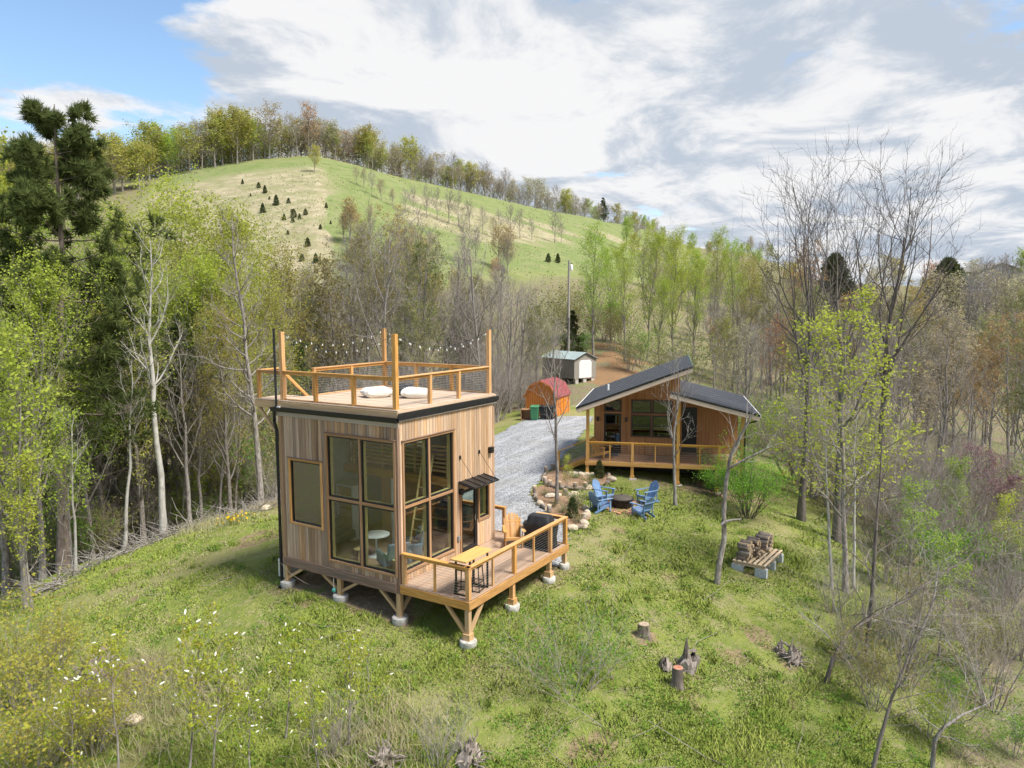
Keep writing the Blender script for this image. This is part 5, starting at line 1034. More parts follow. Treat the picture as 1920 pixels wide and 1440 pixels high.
MB().box((2.2, 3.9, .03), (2.9, 4.7, .08)).box((2.2, 3.9, 1.9), (2.9, 4.7, 1.97)).box((2.2, 4.62, .08), (2.9, 4.7, 1.9)).box((2.2, 3.9, .08), (2.9, 3.98, 1.9)).build('carcass', WHITE, ck)
for i in range(5): MB().box((2.22, 4.0, .12+i*.36), (2.85, 4.6, .42+i*.36)).build('drawer', PLY, ck)
lad = thing('ladder', 'pale pine ladder leaning on the loft inside the right corner window', 'ladder', (0, 0, 0))
for y in (.75, 1.15): board('rail', (1.75, y, .03), (2.62, y, 3.3), .035, .08, JAMB, lad)
for i in range(9): f = (i+.8)/10; board('rung', (1.75+.87*f, .77, .03+3.27*f), (1.75+.87*f, 1.13, .03+3.27*f), .03, .03, JAMB, lad)
ladb = thing('step_stair', 'open step stair of pine boards behind the ladder inside the tower', 'stair', (0, 0, 0))
for i in range(6): board('step', (3.0+.1*i, .5, .4+i*.33), (3.0+.1*i, 1.3, .4+i*.33), .24, .04, PLY, ladb)
for y in (.48, 1.32): board('stringer', (2.9, y, .03), (3.6, y, 2.42), .04, .2, PLY, ladb)
tb = thing('round_table', 'round white table standing inside the tower window', 'table', (1.45, 2.2, .03))
MB().lathe((0, 0, .70), [(.42, 0), (.44, .01), (.44, .03), (.42, .04)], 24).build('table_top', WHITE, tb, True); MB().tube([(0, 0, .03), (0, 0, .70)], .035, 10).lathe((0, 0, 0), [(.26, 0), (.26, .015), (.06, .05)], 20).build('pedestal', WHITE, tb, True)
def stool(label, x, y, mat, legm, h=.46, name='stool'):
    s = thing(name, label, 'stool', (x, y, .03)); MB().lathe((0, 0, h-.04), [(.17, 0), (.19, .01), (.19, .03), (.17, .04)], 20).build('seat', mat, s, True)
    for k in range(4): a = k*math.pi/2+.5; MB().tube([(.14*math.cos(a), .14*math.sin(a), h-.04), (.19*math.cos(a), .19*math.sin(a), 0)], .016, 6).build('leg', legm, s)
stool('low cream stool in front of the round table inside the tower', .75, 2.25, JAMB, JAMB); stool('cream stool by the corner window inside the tower', .6, .55, JAMB, JAMB)
def lounge(label, x, y, rz, mat):
    c = thing('armchair', label, 'armchair', (x, y, .03), rz)
    MB().box((-.34, -.33, .22), (.34, .36, .44)).build('seat', mat, c, bevel=.05); MB().prism([(-.34, .30, .40), (.34, .30, .40), (.34, .46, .95), (-.34, .46, .95)], (0, .14, 0)).build('backrest', mat, c, bevel=.04)
    for sx in (-1, 1): MB().box((sx*.40-.06, -.32, .22), (sx*.40+.06, .40, .60)).build('armrest', mat, c, bevel=.03)
    for sx in (-1, 1):
        for sy in (-.28, .3): MB().tube([(sx*.3, sy, .22), (sx*.34, sy*1.1, 0)], .02, 6).build('leg', PLY, c)
lounge('grey-blue armchair behind the round table inside the tower', 1.7, 1.15, -2.2, GREYBLUE); lounge('grey-blue armchair at the corner window inside the tower', .85, .95, 2.6, GREYBLUE)
sofa = thing('sofa', 'dark sofa along the rear wall inside the tower', 'sofa', (1.3, 4.2, .03)); SF = surf('dark_fabric', (.05, .06, .065), (.08, .09, .095), 20, .95)
MB().box((-.9, -.4, .15), (.9, .4, .45)).build('seat', SF, sofa, bevel=.05); MB().box((-.9, .22, .45), (.9, .42, .85)).build('backrest', SF, sofa, bevel=.05); MB().box((-1.05, -.4, .15), (-.9, .42, .62)).build('armrest', SF, sofa, bevel=.04)
thr = MB(); thr.prism([(.62, .72, .50), (1.08, .72, .50), (1.08, 1.15, .50), (.62, 1.15, .50)], (0, 0, .03)); tag(thr.build('blanket', WHITE, None, bevel=.01), 'white blanket folded on the corner armchair inside the tower', 'blanket')
# ------------------------------------------------------------------ side deck
deck = thing('side_deck', 'raised wooden deck with cable railing along the right side of the tower', 'deck', (0, 0, 0))
DW, XF = 2.47, 5.92
for i in range(17):
    y = -.085-.1435*i
    board('deck_board', (.0, y, -.02), (XF-.02 if y < -.0 else XF, y, -.02), .136, .032, DECKB, deck)
for i in range(6): x = 5.17+.1435*i; board('deck_board', (x, .0, -.02), (x, 3.0, -.02), .136, .032, DECKB, deck)
for q0, q1 in (((.0, -.03, -.155), (.0, -DW+.02, -.155)), ((-.02, -DW, -.155), (XF+.02, -DW, -.155)), ((XF, -DW+.02, -.155), (XF, 3.0, -.155))): board('rim_joist', q0, q1, .04, .235, CEDAR, deck)
for i in range(6): x = .9+i*.9; board('joist', (x, -.02, -.15), (x, -DW+.03, -.15), .04, .2, RAW, deck)
zr_ = RHT
for x, y, s in ((.07, -.13, .115), (.07, -1.24, .06), (.07, -DW+.07, .125), (1.3, -DW+.07, .06), (2.49, -DW+.07, .115), (3.67, -DW+.07, .06), (4.76, -DW+.07, .115), (5.83, -DW+.07, .125), (5.83, -1.35, .115), (5.83, .06, .115), (5.83, 1.6, .09)): post(x, y, 0, zr_-.04, s, CEDAR, deck)
for p0, p1 in (((.07, -.06), (.07, -DW+.0)), ((.0, -DW+.07), (5.9, -DW+.07)), ((5.83, -DW+.14), (5.83, -1.29)), ((5.83, .0), (5.83, 2.95))):
    rail(p0, p1, zr_, CEDAR, deck, .15); cb = MB(); cable_rows(cb, (*p0, 0), (*p1, 0), .08, zr_-.14, 9); cb.build('cable_infill', STEEL, deck)
stilt(deck, .07, -DW+.09, -.25, ((1, 0), (0, 1)), RAW, .14, .30, True); stilt(deck, 2.4, -DW+.09, -.27, (), CEDAR, .14, .28, True); stilt(deck, 4.72, -DW+.09, -.27, (), RAW, .14, .27, True); stilt(deck, XF-.1, -DW+.09, -.27, (), RAW, .14, .22)
# ------------------------------------------------------------------ things on the decks
tbl = thing('bar_table', 'narrow bar-height table with golden wood top and black metal frame legs on the side deck', 'table', (.66, -2.1, 0))
TT_ = surf('golden_tabletop', (.60, .33, .10), (.70, .42, .15), 3, .45, (.4, 7, 7), .35, 0, .1, .03)
for i, y in enumerate((-.18, .0, .18)): board('tabletop_board', (-.66, y, 1.07), (.66, y, 1.07), .178, .045, TT_, tbl)
for x in (-.42, .45):
    f = MB(); 
    for q0, q1 in (((x, -.24, 1.02), (x, -.24, .02)), ((x, .24, 1.02), (x, .24, .02)), ((x, -.26, .02), (x, .26, .02)), ((x, -.26, 1.03), (x, .26, 1.03))): f.beam(q0, q1, .045, .045, (1, 0, 0))
    f.build('leg_frame', BLACK, tbl)
def barstool(label, x, y, rz):
    s = thing('bar_stool', label, 'stool', (x, y, 0), rz, None); MB().box((-.17, -.17, .69), (.17, .17, .73)).build('seat', BLACK, s, bevel=.01)
    for sx in (-1, 1):
        for sy in (-1, 1): MB().tube([(sx*.14, sy*.14, .70), (sx*.19, sy*.19, .0)], .017, 6).build('leg', BLACK, s)
    f = MB()
    for z, e in ((.25, .175), (.02, .19)):
        for q0, q1 in (((-e, -e, z), (e, -e, z)), ((e, -e, z), (e, e, z)), ((e, e, z), (-e, e, z)), ((-e, e, z), (-e, -e, z))): f.beam(q0, q1, .02, .02)
    f.build('footrest', BLACK, s)
barstool('black metal bar stool under the near end of the deck bar table', .42, -1.98, .1); barstool('black metal bar stool tucked beside the first under the deck bar table', .80, -2.14, .2)
COVER = surf('black_cover', (.018, .018, .02), (.032, .032, .035), 5, .55, None, .35, 0, .5, 0, bdist=.03)
gr = thing('covered_grill', 'barbecue grill under a black fitted cover at the far end of the side deck', 'grill', (5.15, -1.82, 0), .08)
m = MB(); secs = [(.05, .27, .55), (.35, .26, .53), (.70, .27, .58), (.80, .28, .60), (.84, .27, .44), (1.00, .25, .41), (1.08, .20, .38), (1.11, .10, .30), (1.12, .03, .2)]; n = 20; vs_ = []; fs = []
for z, a, b in secs:
    for k in range(n):
        t = 2*math.pi*k/n; c, s = math.cos(t), math.sin(t); e = .33; w = 1+.025*math.sin(5*t+z*9)
        vs_.append((a*w*math.copysign(abs(c)**e, c), b*w*math.copysign(abs(s)**e, s), z))
for i in range(len(secs)-1):
    for k in range(n): fs.append((i*n+k, i*n+(k+1) % n, (i+1)*n+(k+1) % n, (i+1)*n+k))
fs.append(tuple(range((len(secs)-1)*n, len(secs)*n))); m.add(vs_, fs); m.build('cover', COVER, gr, True)
for sx in (-.2, .2):
    for sy in (-.42, .42): MB().tube([(sx, sy-.02, .05), (sx, sy+.02, .05)], .05, 10).build('wheel', BLACK, gr)
tag(MB().box((4.72, -2.34, .001), (5.62, -1.28, .012)).build('grill_mat', surf('mat_black', (.03, .03, .033), (.05, .05, .052), 9, .9)), 'dark rubber mat under the covered grill', 'mat')
def adirondack(label, pos, rz, mat, s=1.0, name='adirondack_chair', nb=7, group=None):
    """faces +x in its own frame"""
    c = thing(name, label, 'chair', pos, rz, group); c.scale = (s, s, s)
    for i in range(7):
        f = i/6; x = .34-.50*f; z = .36-.14*f; board('seat_slat', (x, -.26, z), (x, .26, z), .078, .02, mat, c)
    fan = (nb-1)/2
    for i in range(nb):
        y = (i-fan)*.074; ty = y*1.28; L = .86-.035*abs(i-fan)**2*.55
        b0 = Vector((-.20, y, .20)); d = Vector((-.42, (ty-y), .92)).normalized(); board('back_slat', b0, b0+d*L, .076, .018, mat, c, up=(1, 0, .3), ease=.008)
    for z, x, w in ((.34, -.285, .50), (.70, -.44, .60)): board('back_brace', (x, -w/2, z), (x, w/2, z), .03, .06, mat, c)
    for sy in (-1, 1):
        y = sy*.31
        m = MB(); m.prism([(.40, y-.05, .58), (.46, y, .58), (.40, y+.08*(1 if sy > 0 else 1), .58), (-.38, y+.03, .58), (-.38, y-.03, .58)], (0, 0, .025)); m.build('armrest', mat, c)
        board('front_leg', (.33, sy*.285, .0), (.33, sy*.285, .58), .085, .03, mat, c, up=(0, 1, 0)); 
        board('rear_leg', (.36, sy*.265, .31), (-.52, sy*.265, .035), .026, .105, mat, c)
        board('arm_post', (-.36, sy*.27, .14), (-.36, sy*.27, .58), .05, .03, mat, c, up=(0, 1, 0))
    board('apron', (.365, -.28, .33), (.365, .28, .33), .02, .09, mat, c)
    return c
adirondack('golden wooden adirondack chair beside the covered grill on the side deck', (4.75, -.98, 0), -2.5, CEDAR)
CUSH = surf('cream_canvas', (.70, .67, .60), (.80, .77, .70), 4, .9, None, .15, 0, .4, .03, bdist=.02)
def cushion(label, x, y, z, sx, sy, sz, rz, mat, seed, name='cushion', tilt=0.0):
    r = np.random.default_rng(seed); nu, nv = 22, 12; vs_ = []; fs = []; ph = r.random(6)*6.28
    for j in range(nv+1):
        f = -math.pi/2+math.pi*j/nv
        for i in range(nu):
            t = 2*math.pi*i/nu; c, s = math.cos(t), math.sin(t); e = .32
            rr_ = math.cos(f)**.35; w = 1+.05*math.sin(3*t+ph[0])+.035*math.sin(7*t+ph[1]+3*f)
            zz = math.copysign(abs(math.sin(f))**1.1, math.sin(f)); zz = zz*(.5+.12*math.sin(2*t+ph[2])+.07*math.sin(5*t+ph[3])*rr_)+.5
            vs_.append((sx*.5*w*rr_*math.copysign(abs(c)**e, c), sy*.5*w*rr_*math.copysign(abs(s)**e, s), max(0, zz)*sz))
    for j in range(nv):
        for i in range(nu): fs.append((j*nu+i, j*nu+(i+1) % nu, (j+1)*nu+(i+1) % nu, (j+1)*nu+i))
    o = MB().add(vs_, fs).build(name, mat, None, True); o.location = (x, y, z); o.rotation_euler = (0, tilt, rz); return tag(o, label, 'cushion')
cushion('left of two cream canvas floor cushions on the roof deck', 2.25, 2.75, ZR, 1.0, .75, .3, -.6, CUSH, 3); cushion('right of two cream canvas floor cushions on the roof deck, nearer the corner mast', 2.75, 1.5, ZR, 1.0, .75, .3, -.9, CUSH, 9)
cushion('dark grey cushion behind the two cream ones on the roof deck', 3.15, 2.35, ZR, .6, .5, .34, .4, surf('charcoal_fabric', (.03, .032, .036), (.05, .05, .055), 12, .95), 5)
BULB = surf('bulb_glass', (.80, .80, .76), (.88, .88, .84), 3, .15, None, .5)
masts = {'left': (pi_, LA-.12, ZR+2.15), 'near': (pi_, pi_, ZR+2.15), 'right': (LB-.12, pi_, ZR+2.15), 'back': (LB-.12, LA-.12, ZR+2.15)}
for a, b, sag, nbul, lab in (('left', 'near', .52, 11, 'string of bulbs sagging between the left and front roof masts'), ('near', 'right', .50, 11, 'string of bulbs sagging between the front and right roof masts'), ('left', 'back', .45, 10, 'string of bulbs sagging between the left and rear roof masts'), ('back', 'right', .6, 10, 'string of bulbs sagging between the rear and right roof masts')):
    A, B = Vector(masts[a]), Vector(masts[b]); s = thing('string_light', lab, 'string lights', A); pt = [(B-A)*(i/24)+Vector((0, 0, -sag*4*(i/24)*(1-i/24))) for i in range(25)]
    MB().tube(pt, .006, 5).build('wire', BLACK, s); bm_ = MB().lathe((0, 0, 0), [(.008, -.01), (.009, -.03), (.018, -.05), (.019, -.066), (.012, -.084), (.003, -.09)], 10).mesh('bulb', BULB, True)
    for i in range(nbul):
        f = (i+.6)/nbul; q = (B-A)*f+Vector((0, 0, -sag*4*f*(1-f))); o = link('bulb', bm_, s); o.location = q
ac = thing('heat_pump', 'white outdoor heat pump unit beside the tower left corner', 'heat pump', (.62, LA+.36, 0)); zg = float(gz(.62, LA+.4))
MB().box((-.42, -.16, zg+.12), (.42, .16, zg+.72)).build('case', WHITE, ac, bevel=.02); MB().lathe((0, 0, 0), [(.22, 0), (.22, .02), (.05, .03)], 20).build('fan_grille', surf('grille_grey', (.3, .3, .3), (.36, .36, .36), 5), ac).matrix_local = Matrix.Translation((0, .165, zg+.42)) @ Matrix.Rotation(-math.pi/2, 4, 'X')
for x in (-.3, .3): MB().box((x-.04, -.16, zg-.02), (x+.04, .16, zg+.12)).build('foot', BLACK, ac)
for i in range(7): MB().box((-.425, -.13, zg+.2+i*.07), (-.42, .13, zg+.225+i*.07)).build('louvre', STEEL, ac)
wc = thing('hanging_ornament', 'small teal glass ornament hanging under the tower left beam', 'ornament', (-.06, 2.62, -.31)); MB().tube([(0, 0, 0), (0, 0, -.75)], .006, 5).build('cord', WHITE, wc); MB().lathe((0, 0, -.38), [(.01, -.09), (.06, -.05), (.07, 0), (.05, .05), (.01, .08)], 12).build('ball', surf('teal_glass', (.05, .25, .22), (.08, .32, .28), 5, .2, None, .5), wc, True); MB().lathe((0, 0, -.85), [(.004, 0), (.02, .02), (.02, .12), (.008, .15)], 8).build('pendant', WHITE, wc)
# ------------------------------------------------------------------ cabin
TH = math.radians(12.0); CT_ = HR*math.cos(TH)-HF*math.sin(TH); CROT = math.atan2(CT_[1], CT_[0])
CO = (16.56, 1.93, .53)
cabin = thing('guest_cabin', 'brown timber cabin with two opposing dark shed roofs and a front deck', 'cabin', CO, CROT)   # local x: along the front to the right, y: back, z: up from deck
CSID = surf('cabin_siding', (.36, .175, .075), (.48, .25, .11), 2.2, .75, (7, 7, .4), .2, 0, .2, .0, c3=(.30, .14, .062))
ROOFM = surf('charcoal_roof', (.040, .043, .055), (.062, .066, .080), 3.0, .55, (1, 1, 1), .35, .2, .1, .05)
CDECK = surf('cabin_deck_board', (.36, .20, .11), (.46, .28, .16), 3, .75, (.3, 9, 9), .2, 0, .2, .08)
AMBER = surf('amber_cedar', (.56, .285, .065), (.68, .38, .10), 3.0, .6, (.3, 8, 8), .25, 0, .2, .08, c3=(.48, .23, .06), bdist=.003)
FA2 = surf('pale_fascia', (.52, .40, .30), (.62, .49, .38), 3, .75, (.3, 8, 8), .2, 0, .15, .05)
YW = 2.0
def rz_main(t): return 2.66+(t+.5)*(4.74-2.66)/5.45
def rz_low(t): return 3.50-(t-3.95)*(3.50-2.50)/4.1
def siding(name, x0, x1, y0, ztop, holes, step=.15, flip=False, axis='x', zb=0.0, parent=None):
    m = MB(); n = int(round((x1-x0)/step)); st = (x1-x0)/n
    cuts = sorted({h[0] for h in holes} | {h[1] for h in holes})
    for i in range(n):
        a0, a1 = x0+st*i, x0+st*(i+1); pcs = [a0]+[c for c in cuts if a0+.005 < c < a1-.005]+[a1]
        for b0, b1 in zip(pcs[:-1], pcs[1:]):
            c = (b0+b1)/2; segs = [(zb, None)]
            for h in holes:
                if h[0] < c < h[1]:
                    ns = []
                    for s0, s1 in segs:
                        e1 = 99 if s1 is None else s1
                        if h[2] > s0+.01: ns.append((s0, s1 if e1 <= h[2] else h[2]))
                        if h[3] < e1-.01: ns.append((max(s0, h[3]), s1))
                    segs = ns
            dep = .012 if i % 2 else .0; g = .006
            for s0, s1 in segs:
                za, zb_ = (ztop(b0), ztop(b1)) if s1 is None else (s1, s1)
                if axis == 'x': m.prism([(b0+g*(b0 == a0), y0-dep, s0), (b1, y0-dep, s0), (b1, y0-dep, zb_), (b0+g*(b0 == a0), y0-dep, za)], (0, .05, 0))
                else: m.prism([(y0-dep, b0+g, s0), (y0-dep, b1, s0), (y0-dep, b1, zb_), (y0-dep, b0+g, za)], (.05, 0, 0))
    o = m.build(name, CSID, parent or cabin); return o
CH = [(.64, 1.52, .02, 2.10), (.66, 1.50, 2.22, 2.80), (2.05, 3.03, .95, 2.04), (3.10, 4.06, .95, 2.04), (2.05, 3.03, 2.16, 2.82), (3.10, 4.06, 2.16, 2.82)]
fw_ = siding('wall', .12, 4.40, YW, lambda t: rz_main(t)-.12, CH)
siding('wall', YW, 8.0, .12, lambda t: rz_main(.12)-.12, [], axis='y'); siding('wall', YW, 8.0, 4.40, lambda t: rz_main(4.4)-.12, [], axis='y')
siding('wall', 4.45, 7.35, YW+.9, lambda t: rz_low(t)-.12, [(4.6, 5.35, .02, 2.4)]); siding('wall', YW+.9, 8.0, 7.35, lambda t: rz_low(7.35)-.12, [], axis='y')
siding('wall', .12, 7.4, 8.0, lambda t: 2.5, [])
MB().box((.16, YW+.06, -.02), (7.3, 7.95, .01)).build('floor', FLOORW, cabin); MB().box((.2, 6.6, 0.0), (7.3, 6.68, 2.6)).build('inner_wall', GREYBLUE, cabin)
def cwin(x0, x1, z0, z1, split=False, door=False):
    w = thing_part('door' if door else 'window', cabin); m = MB(); f = .055 if not door else .09
    for A, B in (((x0, z0), (x0+f, z1)), ((x1-f, z0), (x1, z1)), ((x0+f, z0), (x1-f, z0+f)), ((x0+f, z1-f), (x1-f, z1))): m.box((A[0], YW-.03, A[1]), (B[0], YW+.05, B[1]))
    if split: zm = (z0+z1)/2; m.box((x0+f, YW-.02, zm-.025), (x1-f, YW+.04, zm+.025))
    m.build('frame', BLACK, w); MB().box((x0+f, YW+.005, z0+f), (x1-f, YW+.012, z1-f)).build('pane', GLASS_D, w)
    if door: MB().beam((x0+.12, YW-.06, .95), (x0+.12, YW-.06, 1.12), .02, .02, (1, 0, 0)).build('handle', STEEL, w)
    return w
cwin(*CH[0], door=True)
for hh in CH[1:]: cwin(*hh, split=(hh[2] < 1.5))
tr_ = MB()
for x0, x1, z0, z1 in CH[2:]+CH[1:2]:
    for A, B in (((x0-.05, z0-.05), (x0, z1+.05)), ((x1, z0-.05), (x1+.05 if x1 < 3.05 or x1 > 4 else x1+.035, z1+.05)), ((x0, z0-.05), (x1, z0)), ((x0, z1), (x1, z1+.05))): tr_.box((A[0], YW-.035, A[1]), (B[0], YW-.012, B[1]))
tr_.build('window_trim', surf('dark_trim', (.16, .075, .035), (.21, .10, .05), 3, .7), cabin)
dk_ = thing_part('door', cabin); MB().box((4.6, YW+.93, .02), (5.35, YW+.98, 2.4)).build('frame', BLACK, dk_)
for x in (.32, 1.78): MB().box((x-.06, YW-.13, 1.72), (x+.06, YW-.014, 1.92)).box((x-.04, YW-.11, 1.68), (x+.04, YW-.03, 1.72)).build('wall_lamp', BLACK, cabin)
def shed_roof(x0, x1, zf, y0, y1, name):
    r_ = thing_part(name, cabin); th_ = .10
    MB().prism([(x0, y0, zf(x0)), (x1, y0, zf(x1)), (x1, y1, zf(x1)), (x0, y1, zf(x0))], (0, 0, .05)).build('roof_sheet', ROOFM, r_)
    MB().prism([(x0+.04, y0+.04, zf(x0)-th_), (x1-.04, y0+.04, zf(x1)-th_), (x1-.04, y1-.04, zf(x1)-th_), (x0+.04, y1-.04, zf(x0)-th_)], (0, 0, th_-.004)).build('soffit', CSID, r_)
    board('fascia', (x0, y0-.012, zf(x0)-.12), (x1, y0-.012, zf(x1)-.12), .03, .23, FA2, r_); board('drip_edge', (x0-.01, y0-.035, zf(x0)+.015), (x1+.01, y0-.035, zf(x1)+.015), .03, .10, BLACK, r_)
    n = int((y1-y0)/1.0)
    for i in range(1, n): y = y0+(y1-y0)*i/n; board('lap_seam', (x0, y, zf(x0)+.054), (x1, y, zf(x1)+.054), .03, .012, ROOFM, r_)
    return r_
R1 = shed_roof(-.50, 4.95, rz_main, -.50, 8.3, 'main_roof'); R2 = shed_roof(4.46, 8.05, rz_low, -.02, 7.4, 'low_roof')
MB().prism([(3.95, -.50, rz_low(3.95)), (8.05, -.50, rz_low(8.05)), (8.05, -.02, rz_low(8.05)), (3.95, -.02, rz_low(3.95))], (0, 0, .05)).build('roof_sheet', ROOFM, R2); board('fascia', (3.95, -.512, rz_low(3.95)-.12), (8.05, -.512, rz_low(8.05)-.12), .03, .23, FA2, R2); board('drip_edge', (3.94, -.535, rz_low(3.95)+.015), (8.06, -.535, rz_low(8.05)+.015), .03, .10, BLACK, R2)
MB().prism([(4.96, -.5, rz_main(4.95)-.08), (5.0, -.5, rz_main(4.95)-.08), (5.0, 8.3, rz_main(4.95)-.08), (4.96, 8.3, rz_main(4.95)-.08)], (0, 0, .15)).build('ridge_cap', surf('green_edge', (.10, .16, .13), (.13, .19, .16), 3), R1)
board('eave_edge', (-.53, -.5, rz_main(-.5)+.01), (-.53, 8.3, rz_main(-.5)+.01), .03, .10, WHITE, R1); board('eave_edge', (8.08, -.5, rz_low(8.05)-.02), (8.08, 7.4, rz_low(8.05)-.02), .05, .11, WHITE, R2)
MB().tube([(.75, 3.0, rz_main(.75)), (.75, 3.0, rz_main(.75)+.38)], .06, 10).build('vent_pipe', WHITE, R1, True)
for x, y, zt in ((0, 0, rz_main(0)-.12), (4.38, 0, rz_low(4.38)-.12), (7.35, 0, rz_low(7.35)-.12)): post(x, y, 0, zt, .15, AMBER, cabin, 'porch_post')
board('porch_beam', (-.3, 0, rz_main(-.3)-.22), (4.8, 0, rz_main(4.8)-.22), .09, .18, AMBER, cabin); board('porch_beam', (4.0, .0, rz_low(4.0)-.22), (7.9, .0, rz_low(7.9)-.22), .085, .18, AMBER, cabin)
MB().tube([(8.1, -.4, rz_low(8.05)-.05), (7.9, -.2, 2.2), (7.45, -.1, 2.05), (7.45, -.1, -.6)], .04, 8).build('downspout', BLACK, cabin, True)
for i in range(14): y = .0+.145*i-.03; board('deck_board', (-.08, y+.05, -.02), (7.45, y+.05, -.02), .139, .032, CDECK, cabin)
board('rim_joist', (-.1, -.09, -.12), (7.5, -.09, -.12), .04, .20, AMBER, cabin); board('rim_joist', (-.1, -.07, -.12), (-.1, 1.98, -.12), .04, .20, AMBER, cabin)
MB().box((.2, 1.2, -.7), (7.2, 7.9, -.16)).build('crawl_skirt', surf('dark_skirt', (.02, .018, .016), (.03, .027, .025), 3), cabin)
def cgz(x, y):
    w = Matrix.Translation(CO) @ Matrix.Rotation(CROT, 4, 'Z') @ Vector((x, y, 0)); return float(gz(w.x, w.y))-CO[2]
for x in (0, 2.2, 4.38, 6.2, 7.35):
    g = cgz(x, 0); board('deck_leg', (x, -.0, g-.02), (x, -.0, -.22), .15, .15, AMBER, cabin, up=(1, 0, 0)); board('leg_base', (x, 0, g-.02), (x, 0, g+.16), .22, .22, AMBER, cabin, up=(1, 0, 0)); MB().lathe((x, 0, g-.1), [(.2, 0), (.22, .1), (.2, .13)], 14).build('footing', CONC, cabin, True)
for x, s in ((2.2, .12), (1.1, .05), (3.3, .05), (5.4, .05), (6.3, .12)): post(x, 0, 0, .92, s, AMBER, cabin)
rail((.02, 0), (7.3, 0), .96, AMBER, cabin, .13); rail((0, .08), (0, .9), .96, AMBER, cabin, .13); cb = MB(); cable_rows(cb, (.05, 0, 0), (7.3, 0, 0), .08, .84, 8); cb.build('cable_infill', STEEL, cabin)
# stair at the left end
for i in range(5): board('tread', (-.25-.28*i, 1.0, -.14-.13*i), (-.25-.28*i, 1.95, -.14-.13*i), .28, .04, CDECK, cabin); board('riser', (-.12-.28*i, 1.0, -.20-.13*i), (-.12-.28*i, 1.95, -.20-.13*i), .02, .11, AMBER, cabin)
for y in (.97, 1.98): board('stringer', (-.1, y, -.16), (-1.55, y, -.80), .04, .25, AMBER, cabin)
board('stair_rail', (-.0, .95, .92), (-1.6, .95, .22), .10, .045, AMBER, cabin); g = cgz(-1.6, .95); post(-1.58, .95, g, .22, .11, AMBER, cabin); post(0, .95, 0, .92, .11, AMBER, cabin); cb = MB()
for i in range(6): cb.tube([(0, .95, .12+i*.12), (-1.55, .95, -.56+i*.12)], .004, 5, False)
cb.build('cable_infill', STEEL, cabin)
def on_cabin(x, y, z): 
    w = Matrix.Translation(CO) @ Matrix.Rotation(CROT, 4, 'Z') @ Vector((x, y, z)); return (w.x, w.y, w.z)
adirondack('amber wooden adirondack chair on the cabin deck beside the door', on_cabin(.62, .75, 0), CROT-.5, AMBER)
tag(MB().add(*[(lambda q: ([v for v in q.v], q.f))(MB().box((0, 0, 0), (.7, .45, .02)))][0]).build('door_mat', surf('grey_mat', (.16, .17, .19), (.22, .23, .25), 9)), 'grey door mat before the cabin door', 'mat').matrix_world = Matrix.Translation(on_cabin(.72, 1.4, .002)) @ Matrix.Rotation(CROT, 4, 'Z')
# ------------------------------------------------------------------ sheds
ORANGE = surf('orange_stain', (.56, .185, .035), (.68, .25, .05), 3, .6, (6, 6, .4), .25, 0, .15, .05, c3=(.48, .15, .03))
REDROOF = surf('red_metal', (.28, .06, .065), (.35, .085, .09), 3, .4, None, .4, .1, .05, .05)
GREYS = surf('grey_shed_paint', (.27, .245, .21), (.31, .285, .25), 3, .8, (6, 6, .4), .2, 0, .15, .03)
TEAL = surf('teal_metal', (.33, .41, .40), (.40, .48, .46), 3, .35, None, .5, .3, .05, .05)
def place(u, d, rot):
    p = ud(u, d); return p, rot
p = ud(1014, 56.5); brn = thing('orange_shed', 'orange stained barn shed with red gambrel metal roof beside the drive', 'shed', (p[0], p[1], p[2]-.02), CROT-.20)   # local x: along the gable front to the right, y back
W2, HWL, DP = 1.28, 1.55, 3.2; prof = [(-W2, 0), (W2, 0), (W2, HWL), (W2*.62, 2.35), (0, 2.72), (-W2*.62, 2.35), (-W2, HWL)]
MB().prism([(x, 0, z+.06) for x, z in prof], (0, DP, 0)).build('wall', ORANGE, brn)
for i in range(13): x = -W2+.1+i*(2*W2-.2)/12; zt = float(np.interp(abs(x), [0, W2*.62, W2], [2.72, 2.35, HWL])); board('batten', (x, -.012, .08), (x, -.012, zt+.02), .035, .02, ORANGE, brn, up=(1, 0, 0))
rp_ = [(-W2-.12, HWL-.12), (-W2*.62-.05, 2.36), (0, 2.76), (W2*.62+.05, 2.36), (W2+.12, HWL-.12)]
for i, (a, b) in enumerate(zip(rp_[:-1], rp_[1:])):
    MB().prism([(a[0], -.14, a[1]+.06), (b[0], -.14, b[1]+.06), (b[0], DP+.14, b[1]+.06), (a[0], DP+.14, a[1]+.06)], (0, 0, .035)).build('roof_panel', REDROOF, brn)
    for k in range(8): y = -.1+k*(DP+.2)/7; board('roof_rib', (a[0], y, a[1]+.105), (b[0], y, b[1]+.105), .025, .02, REDROOF, brn)
    board('roof_trim', (a[0], -.15, a[1]+.02), (b[0], -.15, b[1]+.02), .03, .09, ORANGE, brn)
MB().box((-W2*.75, -.02, 2.02), (W2*.75, -.012, 2.07)).build('gable_trim', ORANGE, brn)
for i, y in enumerate((.4, 1.2, 2.0, 2.8)): board('side_batten', (W2+.015, y, .08), (W2+.015, y, HWL), .02, .07, ORANGE, brn, up=(1, 0, 0))
sd = thing_part('side_door', brn); MB().box((W2+.005, .9, .1), (W2+.035, 2.3, HWL-.1)).build('leaf', ORANGE, sd); MB().box((W2+.035, 1.58, .1), (W2+.045, 1.62, HWL-.1)).build('gap', BLACK, sd)
for x in (-1, 1):
    for y in (.2, 1.6, 3.0): MB().box((x-.15, y-.15, -.25), (x+.15, y+.15, .06)).build('block', CONC, brn)
p = ud(1098, 74); gsd = thing('grey_shed', 'grey storage shed with pale teal metal roof and white roll-up door on blocks', 'shed', (p[0], p[1], p[2]), CROT+.86)
